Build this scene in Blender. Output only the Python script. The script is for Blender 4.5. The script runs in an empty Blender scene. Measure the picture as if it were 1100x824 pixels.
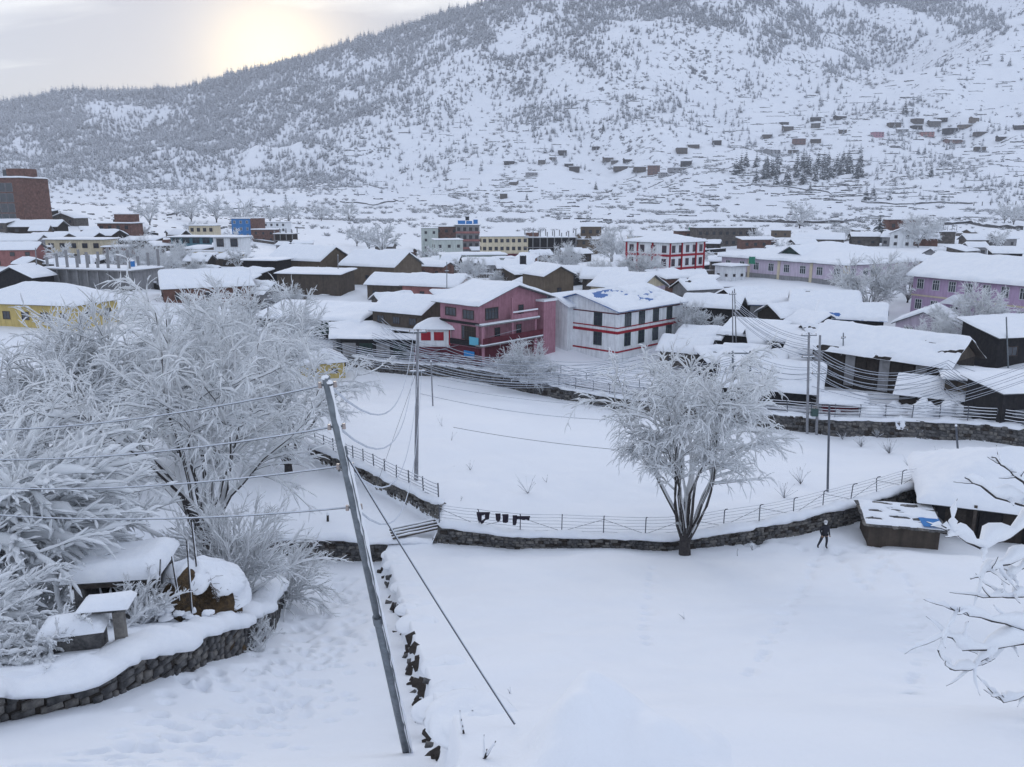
import bpy, math, random
import numpy as np
from math import radians as R, sin, cos, tan, pi
from mathutils import Vector, Matrix
random.seed(7)
SC = bpy.context.scene
COL = SC.collection
# ------------------------------------------------------------------ camera
CAMZ = 24.0
PITCH = math.atan(190 / 847.0)
cam_d = bpy.data.cameras.new('camera'); cam = bpy.data.objects.new('camera', cam_d); COL.objects.link(cam)
cam.location = (0, 0, CAMZ); cam.rotation_euler = (pi / 2 - PITCH, 0, 0)
cam_d.sensor_width = 36; cam_d.lens = 36 * 847 / 1100.0
cam_d.clip_start = 0.2; cam_d.clip_end = 30000
SC.camera = cam
SC.view_settings.view_transform = 'Standard'; SC.view_settings.look = 'None'
SC.view_settings.gamma = 1; SC.view_settings.use_curve_mapping = False
SC.view_settings.exposure = 0.74
SC.cycles.use_denoising = True
SC.cycles.max_bounces = 8; SC.cycles.diffuse_bounces = 5; SC.cycles.glossy_bounces = 2
SC.cycles.transmission_bounces = 5; SC.cycles.volume_bounces = 1; SC.cycles.transparent_max_bounces = 6
SC.cycles.caustics_reflective = False; SC.cycles.caustics_refractive = False
# ------------------------------------------------------------------ sky: broken overcast, the sun low behind the left ridge
SUN_AZ = math.atan((305 - 550) / 866.0)          # to the left of straight ahead
SUN_EL = R(9.3)
SUND = Vector((sin(SUN_AZ) * cos(SUN_EL), cos(SUN_AZ) * cos(SUN_EL), sin(SUN_EL)))
world = bpy.data.worlds.new('World'); SC.world = world; world.use_nodes = True
nt = world.node_tree; nt.nodes.clear()
def N(t, **kw):
    n = nt.nodes.new(t)
    for k, v in kw.items(): setattr(n, k, v)
    return n
def L(a, b): nt.links.new(a, b)
sky = N('ShaderNodeTexSky', sky_type='NISHITA'); sky.sun_disc = False
sky.sun_elevation = SUN_EL; sky.sun_rotation = SUN_AZ; sky.altitude = 2300; sky.air_density = 1.2; sky.dust_density = 2.0
bg1 = N('ShaderNodeBackground'); bg1.inputs['Strength'].default_value = 0.13; L(sky.outputs[0], bg1.inputs['Color'])
tc = N('ShaderNodeTexCoord')
sep = N('ShaderNodeSeparateXYZ'); L(tc.outputs['Generated'], sep.inputs[0])
zz = N('ShaderNodeMath', operation='MAXIMUM'); L(sep.outputs[2], zz.inputs[0]); zz.inputs[1].default_value = 0.0
za = N('ShaderNodeMath', operation='ADD'); L(zz.outputs[0], za.inputs[0]); za.inputs[1].default_value = 0.10
dx = N('ShaderNodeMath', operation='DIVIDE'); L(sep.outputs[0], dx.inputs[0]); L(za.outputs[0], dx.inputs[1])
dy = N('ShaderNodeMath', operation='DIVIDE'); L(sep.outputs[1], dy.inputs[0]); L(za.outputs[0], dy.inputs[1])
cmb = N('ShaderNodeCombineXYZ'); L(dx.outputs[0], cmb.inputs[0]); L(dy.outputs[0], cmb.inputs[1])
cl = N('ShaderNodeTexNoise'); cl.inputs['Scale'].default_value = 0.62; cl.inputs['Detail'].default_value = 9; cl.inputs['Roughness'].default_value = 0.55
cl.inputs['Distortion'].default_value = 0.4
mp = N('ShaderNodeMapping'); mp.inputs['Location'].default_value = (6.6, 7.62, 0); mp.inputs['Scale'].default_value = (0.5, 1.0, 1)
L(cmb.outputs[0], mp.inputs[0]); L(mp.outputs[0], cl.inputs['Vector'])
cov = N('ShaderNodeMapRange'); L(cl.outputs[0], cov.inputs[0]); cov.inputs[1].default_value = 0.375; cov.inputs[2].default_value = 0.49
cov.inputs[3].default_value = 0.0; cov.inputs[4].default_value = 1.0
dot = N('ShaderNodeVectorMath', operation='DOT_PRODUCT'); L(tc.outputs['Generated'], dot.inputs[0]); dot.inputs[1].default_value = SUND
dm = N('ShaderNodeMath', operation='MAXIMUM'); L(dot.outputs['Value'], dm.inputs[0]); dm.inputs[1].default_value = 0
p1 = N('ShaderNodeMath', operation='POWER'); L(dm.outputs[0], p1.inputs[0]); p1.inputs[1].default_value = 420
p2 = N('ShaderNodeMath', operation='POWER'); L(dm.outputs[0], p2.inputs[0]); p2.inputs[1].default_value = 3.2
# thin cloud (lit through, warm near the sun) and thick cloud (grey)
thin = N('ShaderNodeMix', data_type='RGBA'); L(p2.outputs[0], thin.inputs[0])
thin.inputs[6].default_value = (0.585, 0.65, 0.80, 1); thin.inputs[7].default_value = (.92, .885, 0.79, 1)
thick = N('ShaderNodeMix', data_type='RGBA'); L(p2.outputs[0], thick.inputs[0])
thick.inputs[6].default_value = (0.43, 0.475, 0.575, 1); thick.inputs[7].default_value = (0.255, 0.245, 0.262, 1)
cc = N('ShaderNodeMix', data_type='RGBA'); L(cov.outputs[0], cc.inputs[0]); L(thin.outputs[2], cc.inputs[6]); L(thick.outputs[2], cc.inputs[7])
glow = N('ShaderNodeMix', data_type='RGBA', blend_type='ADD'); L(p1.outputs[0], glow.inputs[0])
L(cc.outputs[2], glow.inputs[6]); glow.inputs[7].default_value = (0.75, 0.55, 0.22, 1)
bg2 = N('ShaderNodeBackground'); bg2.inputs['Strength'].default_value = 1.0; L(glow.outputs[2], bg2.inputs['Color'])
mx = N('ShaderNodeMixShader'); mx.inputs[0].default_value = 0.86; L(bg1.outputs[0], mx.inputs[1]); L(bg2.outputs[0], mx.inputs[2])
wo = N('ShaderNodeOutputWorld'); L(mx.outputs[0], wo.inputs['Surface'])
# ------------------------------------------------------------------ sun lamp, weak and soft behind the cloud
sd = bpy.data.lights.new('sun', 'SUN'); sd.energy = 1.0; sd.angle = R(24); sd.color = (1.0, 0.93, 0.84)
sun = bpy.data.objects.new('sun', sd); COL.objects.link(sun); sun.location = (-100, 300, 300)
sun.rotation_euler = SUND.to_track_quat('Z', 'Y').to_euler()
# ------------------------------------------------------------------ pixel rays of the 1100 x 824 photograph, used to survey the place
FW = np.array((0, cos(PITCH), -sin(PITCH))); UP = np.array((0, sin(PITCH), cos(PITCH)))
def ray(px, py): return np.array((1., 0, 0)) * ((px - 550) / 847.) + UP * ((412 - py) / 847.) + FW
def at(px, py, Y):
    d = ray(px, py); return np.array((0, 0, CAMZ)) + d * (Y / d[1])
def on(px, py, z):
    d = ray(px, py); return np.array((0, 0, CAMZ)) + d * ((z - CAMZ) / d[2])
def dz_of(py, Y):
    e = (412 - py) / 847.; return Y * (e * cos(PITCH) - sin(PITCH)) / (cos(PITCH) + e * sin(PITCH))
def xof(px, Y, py=None):
    if py is None: return (px - 550) / 866. * Y
    return at(px, py, Y)[0]
# ------------------------------------------------------------------ noise
def _hash(ix, iy, s):
    h = (ix.astype(np.int64) * 374761393 + iy.astype(np.int64) * 668265263 + s * 974634777) & 0xffffffff
    h = ((h ^ (h >> 13)) * 1274126177) & 0xffffffff
    return ((h ^ (h >> 16)) & 0xffff) / 65535.0
def vnoise(x, y, s=0):
    x = np.asarray(x, float); y = np.asarray(y, float)
    ix = np.floor(x); iy = np.floor(y); fx = x - ix; fy = y - iy
    fx = fx * fx * (3 - 2 * fx); fy = fy * fy * (3 - 2 * fy)
    a = _hash(ix, iy, s); b = _hash(ix + 1, iy, s); c = _hash(ix, iy + 1, s); d = _hash(ix + 1, iy + 1, s)
    return (a + (b - a) * fx) * (1 - fy) + (c + (d - c) * fx) * fy - 0.5
def fbm(x, y, o=4, s=0):
    r = 0; a = 1.
    for k in range(o):
        r = r + a * vnoise(x * 2 ** k, y * 2 ** k, s + k); a *= 0.5
    return r
def sstep(a, b, x):
    t = np.clip((x - a) / (b - a), 0, 1); return t * t * (3 - 2 * t)
# ------------------------------------------------------------------ the lie of the land
_by = np.array([0, 6, 9, 11, 12, 13, 15, 20, 30, 38, 46, 50, 200.]); _bz = np.array([19.5, 17.6, 16.6, 15.9, 15.45, 14.9, 13.3, 10.6, 7, 4.6, 3.0, 2.8, 2.8])
_fy = np.arange(0, 80, 0.1); _fz = np.interp(_fy, _by, _bz); _k = np.ones(15) / 15
_fz = np.convolve(np.pad(_fz, 7, mode='edge'), _k, 'valid')
def base(y): return np.interp(y, _fy, _fz)
# the stone wall of the field (front top edge), left fence wall, front wall of the low patch, road edge
WZ = 3.95
WALL = np.array([on(px, py, WZ)[:2] for px, py in [(470, 566), (560, 571), (640, 573), (720, 574), (790, 567), (860, 557), (930, 541), (1000, 523), (1050, 500)]])
WALL = np.vstack([WALL, WALL[-1] + (14, 3)])
FENW = np.array([on(px, py, 3.4)[:2] for px, py in [(474, 552), (430, 533), (380, 506), (335, 483)]]); FENW = np.vstack([FENW, FENW[-1] + (-14, 26)])
ROAD = np.array([on(px, py, 0.9)[:2] for px, py in [(200, 358), (358, 377), (480, 391), (560, 402), (640, 412), (720, 425), (815, 438), (900, 450), (1000, 464), (1100, 480), (1250, 506)]])
def hit(px, py, off=0.0, fn=None):
    d = ray(px, py); o = np.array((0, 0, CAMZ)); f = fn or (lambda x, y: base(y) + off)
    t = np.exp(np.linspace(math.log(4.), math.log(3400.), 420))
    for _ in range(3):
        P = o + d * t[:, None]; h = P[:, 2] - f(P[:, 0], P[:, 1]); k = np.nonzero(h < 0)[0]
        k = int(k[0]) if len(k) else len(t) - 1
        k = max(k, 1); t = np.linspace(t[k - 1], t[k], 24)
    return o + d * t[-1]
RUB = np.array([hit(px, py, -.3)[:2] for px, py in [(486, 822), (470, 770), (450, 715), (432, 660), (418, 612), (410, 596)]])
def pathz(x, y):
    xr = np.interp(y, RUBy[:, 1], RUBy[:, 0]); return base(y) - 1.1 * (1 - sstep(-.16, .16, x - xr)) * (1 - .7 * sstep(3.5, 9, xr - x) * sstep(14, 22, y))
RUBy = RUB[np.argsort(RUB[:, 1])]
YARD = np.array([hit(px, py, fn=pathz)[:2] for px, py in [(-40, 790), (5, 775), (110, 757), (200, 726), (262, 700), (294, 676), (300, 655), (312, 628), (335, 602)]])
YARDy = YARD[np.argsort(YARD[:, 1])]
# survey points of the town and the valley floor: (px, py, distance)
CTRL = [(550, 571, 47), (720, 573, 47), (900, 549, 49.5), (1000, 522, 54), (480, 566, 47), (1250, 505, 55), (300, 500, 58), (100, 520, 55), (-150, 520, 55), (-500, 500, 60), (1600, 520, 60),
        (600, 500, 62), (700, 455, 80), (500, 440, 86), (420, 425, 100), (900, 505, 66), (300, 415, 105), (100, 400, 105), (-300, 400, 110),
        (1000, 490, 72), (1300, 520, 70), (1700, 500, 75),
        (500, 388, 122), (660, 391, 127), (380, 378, 135), (780, 385, 125), (860, 420, 103), (1000, 420, 97), (1100, 410, 92), (1300, 400, 95),
        (200, 340, 140), (50, 352, 128), (-200, 350, 130), (865, 310, 168), (1012, 331, 142), (1250, 330, 140), (700, 305, 188), (690, 318, 150),
        (590, 320, 158), (400, 308, 190), (300, 306, 195), (100, 312, 165), (90, 287, 235), (20, 240, 305), (-200, 240, 305), (220, 272, 262),
        (270, 259, 390), (470, 279, 370), (540, 279, 325), (640, 273, 330), (780, 264, 325), (970, 258, 310), (1150, 262, 300), (1500, 262, 300), (880, 265, 290),
        (540, 247, 560), (850, 250, 460), (1000, 249, 470), (1300, 250, 470), (300, 243, 520), (200, 236, 500), (100, 219, 600), (-300, 225, 600), (700, 236, 720), (450, 234, 720), (1000, 232, 720)]
_cp = np.array([[(px - 550) / 866. * Y, Y, CAMZ + dz_of(py, Y)] for px, py, Y in CTRL])
def _lp(x, y): return np.stack([x / (y + 30.) * 2.2, np.log(np.maximum(y, 20.))], -1)      # even out the spacing of the survey
_cl = _lp(_cp[:, 0], _cp[:, 1])
def _phi(r): return np.sqrt(r * r + 0.05)
_A = _phi(np.linalg.norm(_cl[:, None] - _cl[None], axis=-1)) + np.eye(len(_cl)) * -0.02
_M = np.block([[_A, np.ones((len(_cl), 1)), _cl], [np.ones((1, len(_cl))), np.zeros((1, 3))], [_cl.T, np.zeros((2, 3))]])
_w = np.linalg.solve(_M, np.concatenate([_cp[:, 2], np.zeros(3)]))
def town(x, y):
    q = _lp(x, y); r = 0
    for i in range(len(_cl)): r = r + _w[i] * _phi(np.hypot(q[..., 0] - _cl[i, 0], q[..., 1] - _cl[i, 1]))
    return r + _w[-3] + _w[-2] * q[..., 0] + _w[-1] * q[..., 1]
MY = np.array([600, 750, 900, 1050, 1200, 1400, 1600, 1900, 2200, 2500, 3000, 3600.])
MU = np.array([-900, -100, 0, 90, 190, 250, 330, 400, 490, 600, 700, 800, 900, 960, 1030, 1100, 1250, 2000.])
MP = np.array([
    [236, 228, 220, 212, 203, 190, 176, 152, 132, 118, 140, 170], [236, 228, 220, 212, 203, 190, 176, 152, 132, 116, 140, 170],
    [235, 227, 219, 211, 203, 191, 178, 153, 130, 113, 135, 160], [236, 228, 221, 213, 205, 194, 181, 153, 122, 98, 125, 150],
    [240, 231, 223, 215, 207, 197, 183, 153, 120, 98, 120, 150], [243, 233, 224, 216, 208, 197, 181, 143, 106, 82, 110, 140],
    [244, 234, 225, 217, 208, 193, 170, 127, 89, 65, 95, 125], [245, 235, 226, 218, 206, 185, 156, 104, 62, 40, 65, 100],
    [245, 236, 227, 218, 202, 173, 136, 74, 33, 14, 40, 80], [245, 237, 228, 217, 197, 161, 118, 50, -3, -38, -20, 20],
    [245, 237, 228, 215, 193, 153, 108, 34, -30, -70, -60, -20], [244, 236, 226, 212, 189, 151, 111, 48, -12, -52, -70, -40],
    [244, 236, 224, 207, 184, 151, 117, 70, 24, -12, -60, -40], [244, 235, 223, 203, 178, 144, 108, 68, 29, 4, -40, -20],
    [244, 234, 221, 198, 168, 124, 83, 30, 0, -10, -30, 0], [244, 234, 219, 193, 159, 106, 60, 5, -25, -40, -40, 0],
    [244, 233, 216, 188, 150, 92, 45, -10, -40, -60, -50, -10], [243, 232, 214, 185, 145, 88, 40, -15, -45, -60, -50, -10]])
MZ = np.array([[dz_of(p, Y) for p, Y in zip(row, MY)] for row in MP]) + CAMZ
# fine, smoothed table
_uf = np.linspace(-900, 2000, 291); _yf = np.exp(np.linspace(math.log(600), math.log(3600), 160))
_t1 = np.array([np.interp(_yf, MY, row) for row in MZ]); _t2 = np.array([np.interp(_uf, MU, _t1[:, j]) for j in range(160)]).T
def _sm(a, n, ax):
    k = np.hanning(n + 2)[1:-1]; k /= k.sum()
    return np.apply_along_axis(lambda v: np.convolve(np.pad(v, n // 2, mode='edge'), k, 'valid'), ax, a)
_t2 = _sm(_sm(_t2, 7, 0), 9, 1)
def mount(x, y):
    u = 550 + 866 * x / np.maximum(y, 1); fu = np.clip((u + 900) / 10., 0, 289.999); fy = np.clip((np.log(np.maximum(y, 1)) - math.log(600)) / (math.log(6.0) / 159), 0, 158.999)
    iu = fu.astype(int); iy = fy.astype(int); a = fu - iu; b = fy - iy
    z = (_t2[iu, iy] * (1 - a) + _t2[iu + 1, iy] * a) * (1 - b) + (_t2[iu, iy + 1] * (1 - a) + _t2[iu + 1, iy + 1] * a) * b
    k = sstep(850, 1500, y) * (1 - 0.75 * sstep(2150, 2450, y))
    n = fbm(x / 260., y / 260., 5, 11) * 58 - np.abs(fbm(x / 300. + 9, y / 700., 3, 21)) * 92 + 18
    n2 = fbm(x / 40., y / 40., 4, 31) * 5 * sstep(650, 900, y)
    return z + n * k + n2
def H(x, y):
    x = np.asarray(x, float); y = np.asarray(y, float); x, y = np.broadcast_arrays(x, y)
    zt = town(x, y)
    m = sstep(600, 740, y)
    z = zt
    if np.any(m > 0): z = np.where(m > 0, zt * (1 - m) + mount(x, y) * m, zt)
    near = y < 75
    if np.any(near):
        xr = np.interp(y, RUBy[:, 0 + 1], RUBy[:, 0]); xy = np.interp(y, YARDy[:, 1], YARDy[:, 0])
        b = base(y)
        low = 1.1 * (1 - sstep(-.16, .16, x - xr)) * (1 - .7 * sstep(3.5, 9, xr - x) * sstep(14, 22, y))
        yard = 1.25 * (1 - sstep(-.75, -.2, x - xy)) * (1 - sstep(40, 47, y))
        zn = b - low + yard + 0.25 * sstep(10, 30, x) * sstep(20, 40, y) * (1 - sstep(40, 47, y))
        xl = np.interp(y, FENW[:, 1], FENW[:, 0], left=1e3); yw = np.interp(x, WALL[:, 0], WALL[:, 1])
        patch = 1.35 * (1 - sstep(-.25, .25, x - xl)) * (1 - sstep(12, 26, xl - x)) * (1 - sstep(66, 75, y))
        patch = np.where(y < FENW[0, 1], 1.35 * (1 - sstep(-.25, .25, x - FENW[0, 0])) * (1 - sstep(12, 26, FENW[0, 0] - x)), patch)
        far = zt - patch
        up = sstep(-.05, .4, y - yw - 0.2)
        zz_ = zn * (1 - up) + far * up
        z = np.where(near, zz_, z)
    # the road stands a step above the field
    yr = np.interp(x, ROAD[:, 0], ROAD[:, 1]); k = sstep(.3, 1.5, y - yr)
    fld = sstep(-30, 0, y - yr) * (1 - k)
    z = z - 0.9 * fld * (y > 60) + np.where((y > 60), 0.75 * k * (1 - sstep(14, 40, y - yr)), 0)
    d = np.hypot(x, y)
    z = z + fbm(x / 6., y / 6., 3, 3) * 0.42 * (1 - sstep(60, 400, d) * .3) + fbm(x / 1.3, y / 1.3, 3, 5) * 0.075
    return z
def hz(x, y): return float(H(np.array([x]), np.array([y]))[0])
# ------------------------------------------------------------------ materials
MATS = {}
def mat(name, col, rough=0.8, col2=None, scale=3.0, bump=0.0, bscale=None, detail=5, metal=0.0, spec=0.3, lo=0.35, hi=0.65, coord='Object'):
    if name in MATS: return MATS[name]
    m = bpy.data.materials.new(name); m.use_nodes = True; t = m.node_tree; b = t.nodes['Principled BSDF']
    b.inputs['Base Color'].default_value = (*col, 1); b.inputs['Roughness'].default_value = rough; b.inputs['Metallic'].default_value = metal
    b.inputs['Specular IOR Level'].default_value = spec
    tcn = t.nodes.new('ShaderNodeTexCoord')
    src = tcn.outputs[coord]
    if coord == 'World':
        pass
    if col2 is not None:
        n = t.nodes.new('ShaderNodeTexNoise'); n.inputs['Scale'].default_value = scale; n.inputs['Detail'].default_value = detail; n.inputs['Roughness'].default_value = .65
        t.links.new(src, n.inputs['Vector'])
        r = t.nodes.new('ShaderNodeMapRange'); r.inputs[1].default_value = lo; r.inputs[2].default_value = hi; t.links.new(n.outputs[0], r.inputs[0])
        x = t.nodes.new('ShaderNodeMix'); x.data_type = 'RGBA'; x.inputs[6].default_value = (*col, 1); x.inputs[7].default_value = (*col2, 1)
        t.links.new(r.outputs[0], x.inputs[0]); t.links.new(x.outputs[2], b.inputs['Base Color'])
    if bump:
        n2 = t.nodes.new('ShaderNodeTexNoise'); n2.inputs['Scale'].default_value = bscale or scale * 4; n2.inputs['Detail'].default_value = 6
        t.links.new(src, n2.inputs['Vector'])
        bp = t.nodes.new('ShaderNodeBump'); bp.inputs['Strength'].default_value = bump; bp.inputs['Distance'].default_value = 0.1
        t.links.new(n2.outputs[0], bp.inputs['Height']); t.links.new(bp.outputs[0], b.inputs['Normal'])
    MATS[name] = m; return m
def brickmat(name, c1, c2, mortar, sc=1.0, bw=0.5, rh=0.25, ms=0.02):
    m = mat(name, c1, .9); t = m.node_tree; b = t.nodes['Principled BSDF']
    tcn = t.nodes.new('ShaderNodeTexCoord'); s = t.nodes.new('ShaderNodeSeparateXYZ'); t.links.new(tcn.outputs['Object'], s.inputs[0])
    a = t.nodes.new('ShaderNodeMath'); a.operation = 'ADD'; t.links.new(s.outputs[0], a.inputs[0]); t.links.new(s.outputs[1], a.inputs[1])
    c = t.nodes.new('ShaderNodeCombineXYZ'); t.links.new(a.outputs[0], c.inputs[0]); t.links.new(s.outputs[2], c.inputs[1])
    br = t.nodes.new('ShaderNodeTexBrick'); br.inputs['Scale'].default_value = sc; br.inputs['Color1'].default_value = (*c1, 1); br.inputs['Color2'].default_value = (*c2, 1)
    br.inputs['Mortar'].default_value = (*mortar, 1); br.inputs['Brick Width'].default_value = bw; br.inputs['Row Height'].default_value = rh; br.inputs['Mortar Size'].default_value = ms
    br.inputs['Bias'].default_value = 0
    t.links.new(c.outputs[0], br.inputs['Vector'])
    n = t.nodes.new('ShaderNodeTexNoise'); n.inputs['Scale'].default_value = 1.3; n.inputs['Detail'].default_value = 6; t.links.new(tcn.outputs['Object'], n.inputs['Vector'])
    mr = t.nodes.new('ShaderNodeMapRange'); t.links.new(n.outputs[0], mr.inputs[0]); mr.inputs[1].default_value = .3; mr.inputs[2].default_value = .7; mr.inputs[3].default_value = .55; mr.inputs[4].default_value = 1.25
    x = t.nodes.new('ShaderNodeMix'); x.data_type = 'RGBA'; x.blend_type = 'MULTIPLY'; x.inputs[0].default_value = 1
    t.links.new(br.outputs[0], x.inputs[6]); t.links.new(mr.outputs[0], x.inputs[7]); t.links.new(x.outputs[2], b.inputs['Base Color'])
    bp = t.nodes.new('ShaderNodeBump'); bp.inputs['Strength'].default_value = .6; bp.inputs['Distance'].default_value = .03; t.links.new(br.outputs['Fac'], bp.inputs['Height']); bp.invert = True
    t.links.new(bp.outputs[0], b.inputs['Normal'])
    return m
def twig_snow():
    m = bpy.data.materials.new('branch_snow'); m.use_nodes = True; t = m.node_tree; b = t.nodes['Principled BSDF']; b.inputs['Base Color'].default_value = (.92, .935, .95, 1); b.inputs['Roughness'].default_value = .8; b.inputs['Specular IOR Level'].default_value = .15
    tr = t.nodes.new('ShaderNodeBsdfTranslucent'); tr.inputs[0].default_value = (.92, .94, .96, 1); mxs = t.nodes.new('ShaderNodeMixShader'); mxs.inputs[0].default_value = .38; t.links.new(b.outputs[0], mxs.inputs[1]); t.links.new(tr.outputs[0], mxs.inputs[2]); t.links.new(mxs.outputs[0], t.nodes['Material Output'].inputs[0]); return m
TSN = twig_snow()
SNOW = mat('snow', (.86, .88, .91), .75, (.80, .83, .88), 1.2, .35, 5.0, spec=.2)
# ground snow: soft lumps, old tracks and grains
def ground_mat(name, dark, dcol, s1, wear=0.0):
    m = bpy.data.materials.new(name); m.use_nodes = True; t = m.node_tree; b = t.nodes['Principled BSDF']; b.inputs['Roughness'].default_value = .8; b.inputs['Specular IOR Level'].default_value = .2
    g = t.nodes.new('ShaderNodeNewGeometry')
    n1 = t.nodes.new('ShaderNodeTexNoise'); n1.inputs['Scale'].default_value = s1; n1.inputs['Detail'].default_value = 9; n1.inputs['Roughness'].default_value = .68; t.links.new(g.outputs['Position'], n1.inputs['Vector'])
    n2 = t.nodes.new('ShaderNodeTexNoise'); n2.inputs['Scale'].default_value = s1 * .08; n2.inputs['Detail'].default_value = 3; t.links.new(g.outputs['Position'], n2.inputs['Vector'])
    sx = t.nodes.new('ShaderNodeSeparateXYZ'); t.links.new(g.outputs['Normal'], sx.inputs[0])
    sl = t.nodes.new('ShaderNodeMapRange'); t.links.new(sx.outputs[2], sl.inputs[0]); sl.inputs[1].default_value = 1.0; sl.inputs[2].default_value = .6; sl.inputs[3].default_value = 0; sl.inputs[4].default_value = .16
    ad = t.nodes.new('ShaderNodeMath'); ad.operation = 'ADD'; t.links.new(n1.outputs[0], ad.inputs[0]); t.links.new(sl.outputs[0], ad.inputs[1])
    ad2 = t.nodes.new('ShaderNodeMath'); ad2.operation = 'MULTIPLY_ADD'; t.links.new(n2.outputs[0], ad2.inputs[0]); ad2.inputs[1].default_value = .25; t.links.new(ad.outputs[0], ad2.inputs[2])
    r = t.nodes.new('ShaderNodeMapRange'); t.links.new(ad2.outputs[0], r.inputs[0]); r.inputs[1].default_value = dark; r.inputs[2].default_value = dark + .035
    n3 = t.nodes.new('ShaderNodeTexNoise'); n3.inputs['Scale'].default_value = s1 * .5; t.links.new(g.outputs['Position'], n3.inputs['Vector'])
    x0 = t.nodes.new('ShaderNodeMix'); x0.data_type = 'RGBA'; x0.inputs[6].default_value = (.88, .895, .92, 1); x0.inputs[7].default_value = (.80, .83, .88, 1); t.links.new(n3.outputs[0], x0.inputs[0])
    x = t.nodes.new('ShaderNodeMix'); x.data_type = 'RGBA'; t.links.new(x0.outputs[2], x.inputs[6]); x.inputs[7].default_value = (*dcol, 1)
    t.links.new(r.outputs[0], x.inputs[0]); t.links.new(x.outputs[2], b.inputs['Base Color'])
    bn = t.nodes.new('ShaderNodeTexNoise'); bn.inputs['Scale'].default_value = 2.2; bn.inputs['Detail'].default_value = 8; bn.inputs['Roughness'].default_value = .6; t.links.new(g.outputs['Position'], bn.inputs['Vector'])
    bp = t.nodes.new('ShaderNodeBump'); bp.inputs['Strength'].default_value = .45; bp.inputs['Distance'].default_value = .08; t.links.new(bn.outputs[0], bp.inputs['Height'])
    t.links.new(bp.outputs[0], b.inputs['Normal'])
    MATS[name] = m; return m
GSNOW = ground_mat('ground_snow', 2.0, (.1, .09, .08), 1.0)
TSNOW = ground_mat('town_snow', .82, (.10, .095, .10), .35)
MSNOW = ground_mat('mountain_snow', .80, (.10, .105, .12), .085)
# ------------------------------------------------------------------ mesh helpers
def npmesh(name, V, F, smooth=False, mats=(), midx=None):
    """V (n,3); F: array (m,4) / (m,3) or list of such"""
    me = bpy.data.meshes.new(name); V = np.asarray(V, np.float32)
    Fs = F if isinstance(F, list) else [F]
    Fs = [np.asarray(f, np.int32) for f in Fs if len(f)]
    tot = np.concatenate([np.full(len(f), f.shape[1], np.int32) for f in Fs]); loops = np.concatenate([f.ravel() for f in Fs])
    me.vertices.add(len(V)); me.vertices.foreach_set('co', V.ravel())
    me.loops.add(len(loops)); me.loops.foreach_set('vertex_index', loops)
    me.polygons.add(len(tot)); st = np.concatenate([[0], np.cumsum(tot)[:-1]]).astype(np.int32)
    me.polygons.foreach_set('loop_start', st)
    if midx is not None: me.polygons.foreach_set('material_index', np.asarray(midx, np.int32))
    if smooth: me.polygons.foreach_set('use_smooth', np.ones(len(tot), bool))
    for m in mats: me.materials.append(m)
    me.update(calc_edges=True); me.validate(); return me
def link(name, me, parent=None, loc=None, rot=None, scale=None):
    o = bpy.data.objects.new(name, me); COL.objects.link(o)
    if parent is not None: o.parent = parent
    if loc is not None: o.location = loc
    if rot is not None: o.rotation_euler = rot
    if scale is not None: o.scale = scale if hasattr(scale, '__len__') else (scale,) * 3
    return o
def tag(o, label, cat, group=None):
    o['label'] = label; o['category'] = cat
    if group: o['group'] = group
    return o
def thing(name, label, cat, loc=(0, 0, 0), rz=0, group=None, scale=None):
    o = bpy.data.objects.new(name, None); COL.objects.link(o); o.location = loc; o.rotation_euler = (0, 0, rz); o.empty_display_size = .3
    if scale: o.scale = (scale,) * 3
    return tag(o, label, cat, group)
def kind(o, k='structure'): o['kind'] = k; return o
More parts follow.
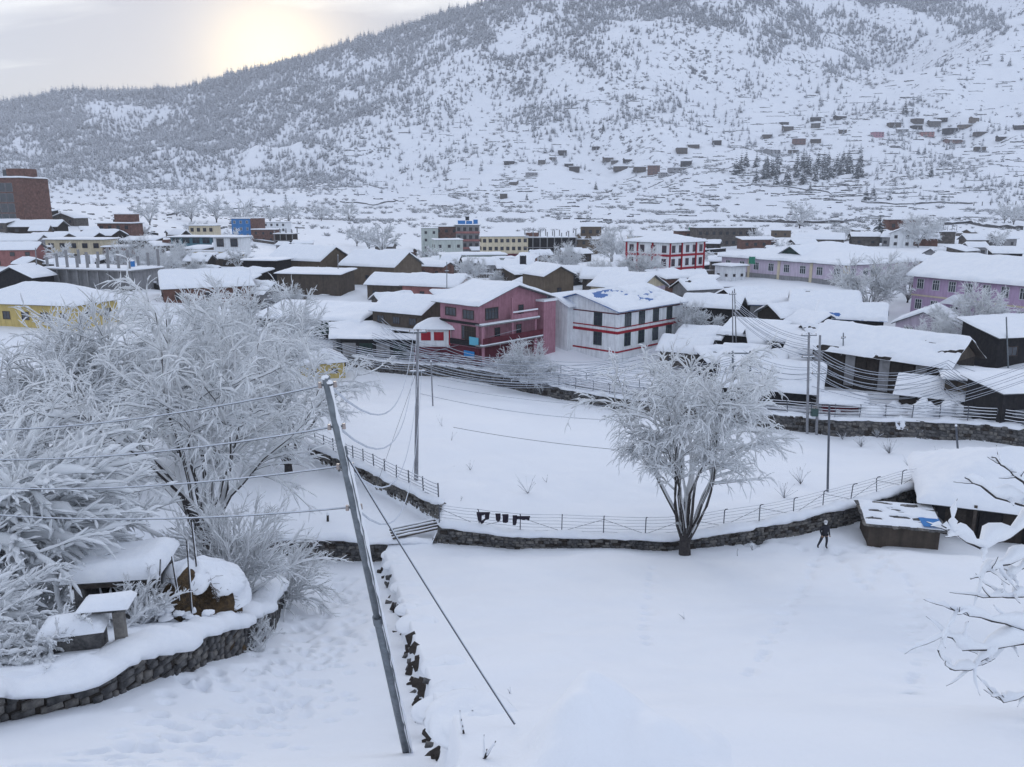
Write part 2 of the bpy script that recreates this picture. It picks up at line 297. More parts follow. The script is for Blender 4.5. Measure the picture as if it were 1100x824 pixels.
class MB:
    def __init__(s): s.v = []; s.f = []; s.m = []; s.cur = 0
    def add(s, vs, fs):
        n = len(s.v); s.v += [tuple(map(float, v)) for v in vs]; s.f += [tuple(n + i for i in f) for f in fs]; s.m += [s.cur] * len(fs); return s
    def box(s, x0, x1, y0, y1, z0, z1):
        return s.add([(x0, y0, z0), (x1, y0, z0), (x1, y1, z0), (x0, y1, z0), (x0, y0, z1), (x1, y0, z1), (x1, y1, z1), (x0, y1, z1)],
                     [(0, 3, 2, 1), (4, 5, 6, 7), (0, 1, 5, 4), (1, 2, 6, 5), (2, 3, 7, 6), (3, 0, 4, 7)])
    def prism(s, poly, z0, z1):
        n = len(poly); return s.add([(x, y, z0) for x, y in poly] + [(x, y, z1) for x, y in poly],
                                    [tuple(range(n - 1, -1, -1)), tuple(range(n, 2 * n))] + [(i, (i + 1) % n, n + (i + 1) % n, n + i) for i in range(n)])
    def bar(s, a, b, w, h=None, up=(0, 0, 1)):
        a = np.array(a, float); b = np.array(b, float); h = h or w; t = b - a; t /= max(np.linalg.norm(t), 1e-9); u = np.array(up, float)
        if abs(t @ u) > .95: u = np.array((0, 1., 0))
        sd_ = np.cross(t, u); sd_ /= np.linalg.norm(sd_); n = np.cross(sd_, t)
        o = [(-1, -1), (1, -1), (1, 1), (-1, 1)]
        return s.add([a + sd_ * i * w / 2 + n * j * h / 2 for i, j in o] + [b + sd_ * i * w / 2 + n * j * h / 2 for i, j in o],
                     [(0, 1, 2, 3), (7, 6, 5, 4), (0, 4, 5, 1), (1, 5, 6, 2), (2, 6, 7, 3), (3, 7, 4, 0)])
    def cyl(s, a, b, r0, r1=None, k=8):
        r1 = r0 if r1 is None else r1
        a = np.array(a, float); b = np.array(b, float); t = b - a; t /= np.linalg.norm(t); u = np.array((0, 0, 1.)) if abs(t[2]) < .95 else np.array((1., 0, 0))
        e = np.cross(t, u); e /= np.linalg.norm(e); n = np.cross(e, t); an = [2 * pi * i / k for i in range(k)]
        return s.add([a + (e * cos(q) + n * sin(q)) * r0 for q in an] + [b + (e * cos(q) + n * sin(q)) * r1 for q in an],
                     [tuple(range(k)), tuple(range(2 * k - 1, k - 1, -1))] + [(i, k + i, k + (i + 1) % k, (i + 1) % k) for i in range(k)])
    def mesh(s, name, mats, smooth=False):
        me = bpy.data.meshes.new(name); me.from_pydata(s.v, [], s.f)
        mats = mats if isinstance(mats, (list, tuple)) else [mats]
        for m in mats: me.materials.append(m)
        if any(s.m): me.polygons.foreach_set('material_index', s.m)
        if smooth: me.polygons.foreach_set('use_smooth', [True] * len(s.f))
        me.update(); return me
    def build(s, name, mats, parent=None, smooth=False, **k): return link(name, s.mesh(name, mats, smooth), parent, **k)
def tubes(P, Rr, k=4, flat=1.0, up_off=None):
    """P (B,n,3), Rr (B,n): swept tubes as arrays"""
    B, n, _ = P.shape
    T = np.gradient(P, axis=1); T /= np.maximum(np.linalg.norm(T, axis=-1, keepdims=True), 1e-9)
    ref = np.where(np.abs(T[..., 2:3]) > .93, np.array((0., 1., 0)), np.array((0, 0, 1.)))
    S = np.cross(T, ref); S /= np.maximum(np.linalg.norm(S, axis=-1, keepdims=True), 1e-9); U = np.cross(S, T)
    an = np.arange(k) * 2 * pi / k + pi / k
    V = P[:, :, None, :] + Rr[:, :, None, None] * (np.cos(an)[None, None, :, None] * S[:, :, None, :] + np.sin(an)[None, None, :, None] * U[:, :, None, :] * flat)
    idx = np.arange(B * n * k).reshape(B, n, k)
    a = idx[:, :-1]; b = idx[:, 1:]
    F = np.stack([a, np.roll(a, -1, 2), np.roll(b, -1, 2), b], -1).reshape(-1, 4)
    caps = []
    if k == 4: caps = [idx[:, 0, ::-1].reshape(-1, 4), idx[:, -1].reshape(-1, 4)]
    return V.reshape(-1, 3), np.concatenate([F] + caps) if caps else F
def join(parts):
    Vs = []; Fs = []; o = 0
    for V, F in parts: Vs.append(V); Fs.append(F + o); o += len(V)
    return np.concatenate(Vs), np.concatenate(Fs)
# ------------------------------------------------------------------ ground sheets
def sheet(name, r0, r1, nr, a0, a1, na, m, foot=False):
    an = np.linspace(R(a0), R(a1), na); rr = np.exp(np.linspace(math.log(r0), math.log(r1), nr))
    A, RR = np.meshgrid(an, rr, indexing='ij'); X = RR * np.sin(A); Y = RR * np.cos(A)
    Z = H(X, Y)
    if foot: Z = tread(X, Y, Z)
    V = np.stack([X, Y, Z], -1).reshape(-1, 3); i = np.arange(na * nr).reshape(na, nr)
    F = np.stack([i[:-1, :-1], i[:-1, 1:], i[1:, 1:], i[1:, :-1]], -1).reshape(-1, 4)[:, ::-1]
    return kind(link(name, npmesh(name, V, F[:, ::-1] if False else F, True, [m])))
_fr = np.random.default_rng(5)
def tread(X, Y, Z):
    """boot tracks and slumps pressed into the snow of the path and the field"""
    lines = []
    for (pts, n, w) in [([(60, 800), (200, 740), (300, 700), (345, 640), (370, 610)], 150, .5), ([(120, 815), (260, 760), (340, 690), (380, 620)], 150, .7), ([(20, 818), (180, 775), (330, 735), (390, 660)], 110, .8),
                        ([(884, 592), (905, 610), (930, 640), (960, 600)], 26, .15), ([(884, 592), (860, 640), (830, 690), (810, 740)], 34, .12),
                        ([(930, 600), (985, 640), (980, 700), (985, 770)], 40, .15), ([(940, 590), (900, 600), (840, 588), (790, 590)], 26, .3), ([(690, 700), (695, 660), (700, 620)], 14, .1)]:
        W = np.array([hit(a, b, -.5)[:2] for a, b in pts]); t = np.linspace(0, len(W) - 1, n) + _fr.normal(0, .04, n); t = np.clip(t, 0, len(W) - 1)
        px = np.interp(t, np.arange(len(W)), W[:, 0]); py = np.interp(t, np.arange(len(W)), W[:, 1])
        lines.append(np.stack([px + _fr.normal(0, w, n), py + _fr.normal(0, w, n), np.full(n, 1 if w > .35 else .85)], -1))
    for x, y, s in np.concatenate(lines):
        rr = math.hypot(x, y); sel = (np.abs(X - x) < .6) & (np.abs(Y - y) < .6)
        d2 = ((X[sel] - x) ** 2 + (Y[sel] - y) ** 2); r = .13 if y < 30 else .19
        Z[sel] += -.26 * s * np.exp(-d2 / (2 * r * r)) + .035 * s * np.exp(-(np.sqrt(d2) - .28) ** 2 / .01)
    return Z
AN = 600
o = sheet('snow_field_ground', 4, 60, 470, -46, 46, AN, GSNOW, True)
sheet('town_ground', 60, 620, 270, -46, 46, AN, TSNOW)
sheet('mountain', 620, 3300, 235, -46, 46, AN, MSNOW)
# a far white peak beyond the gap at the left
def peak():
    na, nr = 60, 60
    X, Y = np.meshgrid(np.linspace(-3300, -1250, na), np.linspace(3350, 4150, nr), indexing='ij')
    c = np.exp(-((X + 2330) / 420) ** 2) * 95 + np.exp(-((X + 2900) / 300) ** 2) * 150 + np.exp(-((X + 1900) / 300) ** 2) * 60
    Z = (c + 330) * np.exp(-((Y - 3750) / 260) ** 2) * (1 + .22 * fbm(X / 200, Y / 200, 4, 44)) + fbm(X / 100, Y / 100, 4, 41) * 60
    V = np.stack([X, Y, Z], -1).reshape(-1, 3); i = np.arange(na * nr).reshape(na, nr)
    F = np.stack([i[:-1, :-1], i[1:, :-1], i[1:, 1:], i[:-1, 1:]], -1).reshape(-1, 4)
    kind(link('far_mountain', npmesh('far_mountain', V, F, True, [mat('far_snow', (.84, .86, .9), .8, (.45, .47, .5), .01, detail=6, lo=.5, hi=.62)])))
peak()
# ------------------------------------------------------------------ common materials
STONE = mat('field_stone', (.17, .165, .16), .9, (.055, .055, .058), 2.5, .8, 9)
STONE2 = mat('pale_stone', (.24, .225, .205), .9, (.11, .105, .10), 3.0, .8, 9)
EARTH = mat('dark_earth', (.035, .03, .028), .95, (.06, .05, .042), 2, .8, 8)
STEEL = mat('galvanised_steel', (.21, .235, .26), .5, (.13, .15, .17), 6, .2, 30, metal=.55, spec=.5)
POSTM = mat('fence_steel', (.075, .085, .11), .6, (.13, .14, .16), 8)
CONC = mat('pole_concrete', (.30, .31, .33), .9, (.2, .2, .22), 4, .3, 20)
BARK = mat('bark', (.038, .034, .036), .95, (.075, .068, .066), 6, .8, 20)
WIRE = mat('cable_black', (.05, .055, .07), .6)
RIME = mat('frosted_cable', (.62, .66, .73), .8, (.5, .54, .6), 3)
WOOD = mat('weathered_wood', (.10, .082, .068), .9, (.05, .042, .038), 3, .5, 15)
def resample(P, step):
    P = np.asarray(P, float); s = np.concatenate([[0], np.cumsum(np.linalg.norm(np.diff(P, axis=0), axis=1))]); n = max(2, int(s[-1] / step) + 1)
    t = np.linspace(0, s[-1], n); return np.stack([np.interp(t, s, P[:, i]) for i in range(P.shape[1])], -1)
def normals(P):
    T = np.gradient(P, axis=0); Nn = np.stack([T[:, 1], -T[:, 0]], -1); Nn /= np.linalg.norm(Nn, axis=1, keepdims=True)
    sgn = np.sign((Nn * (-P)).sum(1)); sgn = np.where(sgn == 0, 1, sgn); s = 1 if sgn.sum() >= 0 else -1
    return Nn * s
def loaf(C, w, h, seed=0, k=9, skirt=.12):
    """a ridge of snow along centre line C (n,3): half-round section with an uneven top"""
    n = len(C); T = np.gradient(C, axis=0); S = np.stack([T[:, 1], -T[:, 0], 0 * T[:, 0]], -1); S /= np.linalg.norm(S, axis=1, keepdims=True)
    a = np.linspace(pi + .25, -.25, k); idx = np.arange(n)
    s = np.concatenate([[0], np.cumsum(np.linalg.norm(np.diff(C, axis=0), axis=1))])
    w_ = (w / 2) * (1 + .5 * vnoise(s * 1.1, 0 * s, seed) + .35 * vnoise(s * 3.1, 0 * s + 5, seed)); h_ = h * (1 + .9 * vnoise(s * .9, 0 * s + 2, seed + 3) + .4 * vnoise(s * 3.3, 0 * s + 8, seed + 4))
    end = np.minimum(1, np.minimum(s, s[-1] - s) / max(.2, w * .4) + .15); w_ = w_ * end; h_ = h_ * end
    V = C[:, None, :] + np.cos(a)[None, :, None] * (w_[:, None, None]) * S[:, None, :]
    V[..., 2] += np.where(np.sin(a) > 0, np.sin(a) ** .8 if False else np.abs(np.sin(a)) ** .75, -skirt)[None, :] * h_[:, None]
    i = np.arange(n * k).reshape(n, k); F = np.stack([i[:-1, :-1], i[:-1, 1:], i[1:, 1:], i[1:, :-1]], -1).reshape(-1, 4)
    F2 = np.stack([i[:-1, -1], i[:-1, 0], i[1:, 0], i[1:, -1]], -1)
    return V.reshape(-1, 3), np.concatenate([F, F2])[:, ::-1]
def rock(rng, sx, sy, sz):
    """a rough stone: a box with its corners and faces pushed about, 8 corner + 6 face points, 24 triangles"""
    c = np.array([(x, y, z) for x in (-1, 1) for y in (-1, 1) for z in (-1, 1)], float) * rng.uniform(.74, 1.02, (8, 3))
    f = np.array([(1, 0, 0), (-1, 0, 0), (0, 1, 0), (0, -1, 0), (0, 0, 1), (0, 0, -1)], float) * rng.uniform(.82, 1.02, (6, 1)) + rng.normal(0, .08, (6, 3))
    V = np.concatenate([c, f]) * (sx / 2, sy / 2, sz / 2)
    Q = [(4, 6, 7, 5), (0, 1, 3, 2), (2, 3, 7, 6), (0, 4, 5, 1), (1, 5, 7, 3), (0, 2, 6, 4)]
    F = [(q[i], q[(i + 1) % 4], 8 + j) for j, q in enumerate(Q) for i in range(4)]
    return V, np.array(F)
def masonry(P, Nn, zt, zb, sl, sh, rng, proud=.05):
    """courses of uneven stones on the front face of a wall"""
    out = []; s = np.concatenate([[0], np.cumsum(np.linalg.norm(np.diff(P, axis=0), axis=1))]); Ltot = s[-1]
    hmax = (zt - zb).max(); z = 0
    while z < hmax:
        h = sh * rng.uniform(.75, 1.3); u = rng.uniform(0, sl)
        while u < Ltot:
            l = sl * rng.uniform(.45, 1.8); um = u + l / 2
            x = np.interp(um, s, P[:, 0]); y = np.interp(um, s, P[:, 1]); nx = np.interp(um, s, Nn[:, 0]); ny = np.interp(um, s, Nn[:, 1])
            b = np.interp(um, s, zb); t = np.interp(um, s, zt)
            if b + z + h * .6 < t:
                V, F = rock(rng, l * .95, .22, h * .95); a = math.atan2(nx, -ny)
                ca, sa = cos(a), sin(a); V = np.stack([V[:, 0] * ca - V[:, 1] * sa + x + nx * rng.uniform(-.06, proud), V[:, 0] * sa + V[:, 1] * ca + y + ny * rng.uniform(-.06, proud), V[:, 2] + b + z + h / 2], -1)
                out.append((V, F))
            u += l
        z += h
    return out
def ribbon(P, Nn, zt, zb, th):
    n = len(P); A = np.concatenate([np.c_[P, zt], np.c_[P, zb], np.c_[P - Nn * th, zt], np.c_[P - Nn * th, zb]])
    i = np.arange(n - 1); q = lambda a, b: np.stack([a * n + i, a * n + i + 1, b * n + i + 1, b * n + i], -1)
    F = np.concatenate([q(0, 1), q(2, 0), q(3, 2), q(1, 3)]); e = np.array([[0, n, 3 * n, 2 * n], [n - 1, 3 * n - 1, 4 * n - 1, 2 * n - 1]])
    return A, np.concatenate([F, e])
def stone_wall(name, label, P, zt, zb, th=.45, sl=.34, sh=.2, single=False, snow=(.75, .3), m=STONE, seed=1, cap=True):
    rng = np.random.default_rng(seed); Nn = normals(P); c = P[len(P) // 2]
    o = thing(name, label, 'wall', (c[0], c[1], zb[len(P) // 2])); off = np.array((c[0], c[1], zb[len(P) // 2]))
    V, F = ribbon(P, Nn, zt, zb, th); link('wall_core', npmesh('wall_core', V - off, F, False, [EARTH if single else m]), o)
    st = masonry(P, Nn, zt, zb, sl, sh, rng)
    if single:
        meshes = {}
        for V, F in st:
            cc_ = V.mean(0); link('stone', npmesh('stone', V - cc_, F, False, [m if rng.random() < .7 else STONE2]), o, loc=cc_ - off)
    else:
        V, F = join(st); mi_ = np.repeat(rng.choice(3, len(st), p=(.55, .3, .15)), 24); kind(link('stonework', npmesh('stonework', V - off, F, False, [m, STONE2 if m is STONE else STONE, EARTH], mi_), o), 'stuff')
    if cap:
        C = np.c_[P - Nn * th * .4, zt]; V, F = loaf(C, snow[0] + th * .3, snow[1], seed); link('snow_cap', npmesh('snow_cap', V - off, F, True, [SNOW]), o)
    return o
# main wall of the field, left fence wall, front wall of the low patch, road wall
P = resample(WALL[:-1], .35)
Nn = normals(P); zt = H(P[:, 0] - Nn[:, 0] * .9, P[:, 1] - Nn[:, 1] * .9) + .03; zb = H(P[:, 0] + Nn[:, 0] * .5, P[:, 1] + Nn[:, 1] * .5) - .5
stone_wall('field_wall', 'long curved grey stone retaining wall below the wire fence in mid field', P, zt, zb, seed=2)
FIELD_LINE = np.c_[P - Nn * .5, zt]
P = resample(FENW[:4], .35); Nn = normals(P); zt = H(P[:, 0] - Nn[:, 0] * 1.0, P[:, 1] - Nn[:, 1] * 1.0) + .05; zb = H(P[:, 0] + Nn[:, 0] * .8, P[:, 1] + Nn[:, 1] * .8) - .5
stone_wall('fence_wall', 'stone retaining wall under the steel railing running back behind the leaning pole', P, zt, zb, seed=3, m=STONE2)
RAIL_LINE = np.c_[P - Nn * .35, zt]
P = resample([(-21, WALL[0, 1] - .1), (WALL[0, 0] - .05, WALL[0, 1] - .05)], .35); Nn = normals(P); zt = H(P[:, 0], P[:, 1] + 1.0) + .05; zb = H(P[:, 0], P[:, 1] - .9) - .5
stone_wall('corner_wall', 'dark low stone wall in front of the snowy patch behind the leaning pole', P, zt, zb, seed=4)
P = resample(ROAD[1:-1], .6); Nn = normals(P); zt = H(P[:, 0] - Nn[:, 0] * 2.2, P[:, 1] - Nn[:, 1] * 2.2) + .04; zb = H(P[:, 0] + Nn[:, 0] * .9, P[:, 1] + Nn[:, 1] * .9) - .5
stone_wall('road_wall', 'long dark retaining wall holding up the snowy road behind the field', P, zt, zb, th=1.7, sl=.5, sh=.3, seed=5, snow=(1.2, .3))
ROAD_LINE = np.c_[P - Nn * .5, zt]
# yard retaining wall at the lower left: every stone by itself
P = resample(YARD[:-1], .3); Nn = normals(P); Nn[:, :] = np.where((Nn[:, :1] > -.2), Nn, -Nn)
zt = H(P[:, 0] - Nn[:, 0] * 1.2, P[:, 1] - Nn[:, 1] * 1.2) - .22; zb = H(P[:, 0] + Nn[:, 0] * .3, P[:, 1] + Nn[:, 1] * .3) - .3
stone_wall('yard_wall', 'curved dry stone wall under thick snow at the lower left beside the path', P, zt, zb, th=.7, sl=.42, sh=.24, single=True, snow=(1.3, .5), seed=6)
# tumbled rubble edge between the path and the field
def rubble():
    rng = np.random.default_rng(9); P = resample(RUB, .1); c = P[len(P) // 2]; z0 = hz(*c); o = thing('rubble_wall', 'tumbled stone edge under snow beside the leaning pole', 'wall', (c[0], c[1], z0)); off = np.array((c[0], c[1], z0))
    spots = [(.10, 4), (.22, 7), (.30, 9), (.38, 8), (.44, 9), (.5, 7), (.62, 7), (.72, 6), (.80, 5), (.9, 6), (.95, 4)]
    for t, n in [(t_, max(3, int(n_ * .8))) for t_, n_ in spots]:
        for _ in range(n):
            i = int(np.clip(t + rng.normal(0, .022), 0, 1) * (len(P) - 1)); s = rng.uniform(.16, .38)
            V, F = rock(rng, s * 1.3, s, s * .8); x, y = P[i] + rng.normal(0, .1, 2) - (.1, 0); z = hz(x, y) + rng.uniform(-.12, .1)
            link('stone', npmesh('stone', V, F, False, [STONE if rng.random() < .5 else EARTH]), o, loc=np.array((x, y, z)) - off, rot=rng.uniform(-.6, .6, 3))
    parts = []
    for q in range(16):
        i = rng.integers(0, len(P)); x, y = P[i] + (rng.uniform(.05, .9), 0); parts.append(blob((x, y, hz(x, y) - .1), rng.uniform(.45, .9), rng.uniform(.12, .19), rng, 24, 12, .15))
    V, F = join(parts); kind(link('snow_lumps', npmesh('snow_lumps', V - off, F, True, [SNOW]), o), 'stuff')
def blob(c, r, h, rng, k=12, rings=6, lump=.25):
    s = rng.integers(0, 9999); a = np.arange(k) * 2 * pi / k; V = []
    for j in range(rings):
        f = j / (rings - 1) * pi * .62; rr = np.sin(f) if j else 0.02
        rad = r * rr * (1 + lump * vnoise(np.cos(a) * 1.7 + s, np.sin(a) * 1.7 + j * .5, 3) * 2)
        V.append(np.stack([c[0] + np.cos(a) * rad, c[1] + np.sin(a) * rad, c[2] + h * np.cos(f) + 0 * a + (h * .3 * vnoise(np.cos(a) * 2 + s, np.sin(a) * 2, 8) if 0 < j < rings - 1 else 0)], -1))
    V = np.concatenate(V); i = np.arange(rings * k).reshape(rings, k)
    return V, np.stack([i[:-1], i[1:], np.roll(i[1:], -1, 1), np.roll(i[:-1], -1, 1)], -1).reshape(-1, 4)
rubble()
# ------------------------------------------------------------------ fences
def path_tube(pts, r, k=4): V, F = tubes(np.asarray(pts, float)[None], np.full((1, len(pts)), r), k); return V, F
def fence(name, label, line, step, h, rails, rr, bent=True, pr=.035, snow=True, braces=False, rail_name='wire', seed=0, skip=None, wob=.03):
    rng = np.random.default_rng(seed); Q = resample(line, step); c = Q[len(Q) // 2]; o = thing(name, label, 'fence', c); Nn = normals(Q[:, :2])
    mb = MB(); mb.cyl((0, 0, -.3), (0, 0, h * .86), pr, k=6)
    if bent: mb.cyl((0, 0, h * .85), (0, -.12, h * .96), pr, k=6); mb.cyl((0, -.12, h * .96), (0, -.32, h * 1.02), pr, k=6)
    else: mb.cyl((0, 0, h * .85), (0, 0, h), pr, k=6)
    pm = mb.mesh('post', POSTM); tops = []
    for i, q in enumerate(Q):
        a = math.atan2(Nn[i, 0], -Nn[i, 1]); tilt = rng.normal(0, wob, 2)
        link('post', pm, o, loc=q - c, rot=(tilt[0], tilt[1], a)); tops.append(q)
    for f in rails:
        pts = resample(np.c_[Q[:, :2], Q[:, 2] + h * f], step / 3.); w = rng.normal(0, .015, len(pts)); pts[:, 2] += w - .03 * np.abs(np.sin(np.arange(len(pts)) * pi / 3))
        V, F = path_tube(pts - c, rr); r_ = link(rail_name, npmesh(rail_name, V, F, False, [POSTM]), o)
        if snow:
            V, F = path_tube(pts - c + (0, 0, rr * 1.1), rr * 1.15); link('snow', npmesh('snow', V, F, True, [SNOW]), r_)
    if braces:
        for i in range(0, len(Q) - 1, 1):
            mb = MB(); s = 1 if i % 2 else -1; a, b = (Q[i], Q[i + 1]) if s > 0 else (Q[i + 1], Q[i])
            mb.cyl(a - c + (0, 0, .12), b - c + (0, 0, h * .75), rr * 1.1, k=5); mb.build('brace', POSTM, o)
    return o, Q
fence('wire_fence', 'bent post wire fence along the top of the curved field wall', FIELD_LINE, 2.55, 1.35, (.14, .3, .46, .62, .78, .92), .013, braces=True, seed=1)
fence('steel_railing', 'dark steel pipe railing on the wall running back behind the leaning pole', RAIL_LINE[2:], 1.6, 1.3, (.18, .36, .54, .72, .92), .024, bent=False, pr=.05, rail_name='rail', seed=2)
fence('road_fence', 'long frosted fence along the near edge of the snowy road', ROAD_LINE, 2.6, 1.7, (.2, .4, .6, .8, .97), .034, bent=True, pr=.05, rail_name='rail', seed=3)
rl = resample(ROAD_LINE, 3); nn2 = normals(rl[:, :2]); far_line = np.c_[rl[:, :2] - nn2 * 7.5, H(rl[:, 0] - nn2[:, 0] * 7.5, rl[:, 1] - nn2[:, 1] * 7.5)]
kk = np.linspace(-2.0, -7.0, 8); Pr = rl[:, None, :2] + nn2[:, None] * kk[None, :, None]; Zr = H(Pr[..., 0], Pr[..., 1]) + .12; Vr = np.concatenate([Pr, Zr[..., None]], -1).reshape(-1, 3); ii = np.arange(len(Vr)).reshape(len(rl), 8)
kind(link('road', npmesh('road', Vr, np.stack([ii[:-1, :-1], ii[1:, :-1], ii[1:, 1:], ii[:-1, 1:]], -1).reshape(-1, 4), True, [mat('road_slush', (.62, .64, .68), .7, (.16, .16, .17), .9, .5, 3, lo=.5, hi=.72)])))
fence('roadside_rail', 'low snowy rail along the far edge of the road below the shops', far_line, 4.2, 1.3, (.5, .95), .04, bent=False, pr=.05, rail_name='rail', seed=4)
# ------------------------------------------------------------------ poles
def cable_pts(a, b, sag, n=18):
    t = np.linspace(0, 1, n)[:, None]; P = np.asarray(a, float) * (1 - t) + np.asarray(b, float) * t; P[:, 2] -= sag * 4 * (t * (1 - t))[:, 0]; return P
def cable(label, a, b, sag, r=.018, group='overhead cables along the road', m=None, snow=.8):
    P = cable_pts(a, b, sag); c = P[0]; V, F = path_tube(P - c, r)
    o = tag(link('overhead_cable', npmesh('overhead_cable', V, F, False, [m or WIRE]), loc=c), label, 'cable', group)
    if snow:
        V, F = path_tube(P - c + (0, 0, r * .9), r * snow); link('snow', npmesh('cable_snow', V, F, True, [RIME]), o)
    return o
def pole(label, base_, top, r0, r1, m=CONC, arms=(), snow_side=True, name='utility_pole', cap=.0, k=10):
    base_ = np.array(base_, float); top = np.array(top, float); o = thing(name, label, 'pole', base_); ax = (top - base_)
    mb = MB(); mb.cyl(-ax / np.linalg.norm(ax) * .8, ax, r0, r1, k=k); mb.build('shaft', m, o, smooth=False)
    for f, w, az in arms:
        p = ax * f; d = np.array((cos(az), sin(az), 0)) * w / 2; mb = MB(); mb.bar(p - d, p + d, .1, .1); ar = mb.build('crossarm', STEEL, o)
        for s in (-.9, -.35, .35, .9):
            q = p + d * s; mb = MB(); mb.cyl(q + (0, 0, .05), q + (0, 0, .22), .05, .035, k=6); mb.build('insulator', mat('porcelain', (.35, .3, .28), .3), ar)
        V, F = loaf(resample([p - d + (0, 0, .06), p + d + (0, 0, .06)], .2), .16, .09, 3, k=5); link('snow', npmesh('snow', V, F, True, [SNOW]), ar)
    if cap:
        V, F = blob(ax + (0, 0, -.02), cap, cap * 1.3, np.random.default_rng(3)); link('snow_cap', npmesh('snow_cap', V, F, True, [SNOW]), o)
    return o
# the leaning pole in front
PB = hit(437, 806, -1.05); PT = at(350, 405, 12.9)
o = thing('utility_pole', 'tall grey steel pole leaning left in the foreground, its base in the snow', 'pole', PB); ax = PT - PB; u = ax / np.linalg.norm(ax); Lp = np.linalg.norm(ax)
mb = MB(); mb.cyl(-u * .6, u * Lp * .43, .108, .10, 14); mb.build('lower_shaft', STEEL, o, smooth=True)
mb = MB(); mb.cyl(u * Lp * .425, u * Lp, .083, .068, 14); mb.build('upper_shaft', STEEL, o, smooth=True)
mb = MB(); mb.cyl(u * Lp * .415, u * Lp * .435, .118, .112, 14); mb.build('collar', STEEL, o)
rng = np.random.default_rng(8)
V, F = join([blob(u * Lp + (.0, 0, -.02), .07, .05, rng, lump=.4), blob(u * Lp + (.06, -.02, -.09), .05, .05, rng, lump=.4)]); link('snow_cap', npmesh('snow_cap', V, F, True, [SNOW]), o)
side = np.array((.72, -.45, .5)); side -= u * (side @ u); side /= np.linalg.norm(side); sp = []
for f0, f1, rr in ((0.0, .42, .105), (.44, .985, .08)):
    n = 60; t = np.linspace(f0, f1, n); wv = rr * .42 * (1 + .9 * vnoise(t * 60, 0 * t, 4)); sp.append(tubes((u * Lp * t[:, None] + side * rr * .78)[None], np.maximum(wv, .012)[None], 6))
V, F = join(sp); link('wind_packed_snow', npmesh('wind_packed_snow', V, F, True, [SNOW]), o)
ARMS = []
for i, f in enumerate((.985, .9, .815, .72)):
    p = u * Lp * f; mb = MB(); mb.cyl(p + (-.13, -.03, 0), p + (.12, .03, 0), .022, k=6); b_ = mb.build('bracket', STEEL, o)
    for s in (-1, 1):
        mb = MB(); q = p + np.array((s * .12, s * .03, 0)); mb.cyl(q - (0, 0, .05), q + (0, 0, .05), .035, .028, 8); mb.build('insulator', mat('porcelain', (.35, .3, .28), .3), b_)
    ARMS.append(PB + p)
mb = MB(); mb.cyl(side * .17 - (0, 0, .3), u * Lp * .86 + side * .1, .02, k=6); mb.build('cable_conduit', STEEL, o)
n = 50; t = np.linspace(.02, .98, n)[:, None]; cpt = (side * .17 - (0, 0, .3)) * (1 - t) + (u * Lp * .86 + side * .1) * t + (.022, -.01, .012)
V, F = tubes(cpt[None], (.022 * (1.1 + 1.2 * vnoise(np.arange(n) * .9, np.zeros(n), 6)))[None], 5); link('conduit_snow', npmesh('conduit_snow', V, F, True, [SNOW]), o)
ga = PB + u * Lp * .84 + side * .08; gb = hit(553, 778, 0)
cable('taut dark stay wire from the leaning pole down to the snow at its right', ga, gb, .06, .017, group='stay wires', m=WIRE, snow=.75)
# low-voltage lines from the leaning pole to the left edge
for i, (a, ey) in enumerate(zip(ARMS, (462, 492, 521, 548))):
    cable(['topmost', 'second', 'third', 'lowest'][i] + ' of the four snow-coated lines from the leaning pole to the left edge', a, at(-60, ey, 19), .25, .014, 'lines at the leaning pole', snow=1.1)
# the pole in the field behind it
B2 = hit(447, 516, fn=H); T2 = at(449, 352, B2[1]); pole('slender grey concrete pole standing in the field behind the leaning pole', B2, T2, .17, .1, arms=((.72, 1.3, .2), (.97, 1.3, .2)), cap=.14)
for i, a in enumerate(ARMS):
    f = (.97, .92, .8, .72)[i]; e = B2 + (T2 - B2) * f
    cable(['uppermost', 'second', 'third', 'bottom'][i] + ' of the white sagging lines between the leaning pole and the field pole', a, e + (-.3 + .2 * i, 0, .1), 2.6 + .5 * i, .017, 'sagging white lines', m=RIME, snow=1.2)
cable('thin stay wire slanting from the field pole down to the steel railing', B2 + (T2 - B2) * .74, on(405, 520, 4.2), .05, .014, 'stay wires')
# other poles: (label, base px, py, top px, py)
FR = lambda x, y: H(x, y)
POLES = {}
def fpole(key, label, bp, tp, r0=.13, r1=.09, Y=None, m=CONC, arms=(), cap=.1):
    b = hit(bp[0], bp[1], fn=H) if Y is None else np.array([xof(bp[0], Y, bp[1]), Y, hz(xof(bp[0], Y, bp[1]), Y)])
    t = at(tp[0], tp[1], b[1]); POLES[key] = (b, t); pole(label, b, t, r0, r1, m, arms, cap=cap)
fpole('short', 'short slim post standing in the field right of the concrete pole', (465, 436), (463, 388), .09, .08)
fpole('fieldr', 'dark slim pole in the field at right above the curved fence', (889, 528), (891, 433), .09, .075, m=POSTM)
fpole('h1', 'left pole of the twin transformer poles beside the road at right', (867, 466), (869, 357), .15, .12, arms=((.97, 1.8, .1), (.76, 1.6, .1)))
fpole('h2', 'right pole of the twin transformer poles beside the road at right', (877, 467), (881, 360), .15, .12, arms=((.62, 1.6, .1),))
fpole('stub', 'short leaning post poking from the snow left of the big shed roof', (1030, 499), (1027, 457), .1, .08, m=POSTM)
fpole('town1', 'slim pole with insulators in front of the dark timber shed', (906, 405), (906, 357), .09, .07, Y=99, m=STEEL, arms=((.9, .8, .5), (.6, .8, .5)))
fpole('town2', 'pale pole beside the far right dark shed', (1083, 395), (1081, 340), .1, .08, Y=98, m=STEEL)
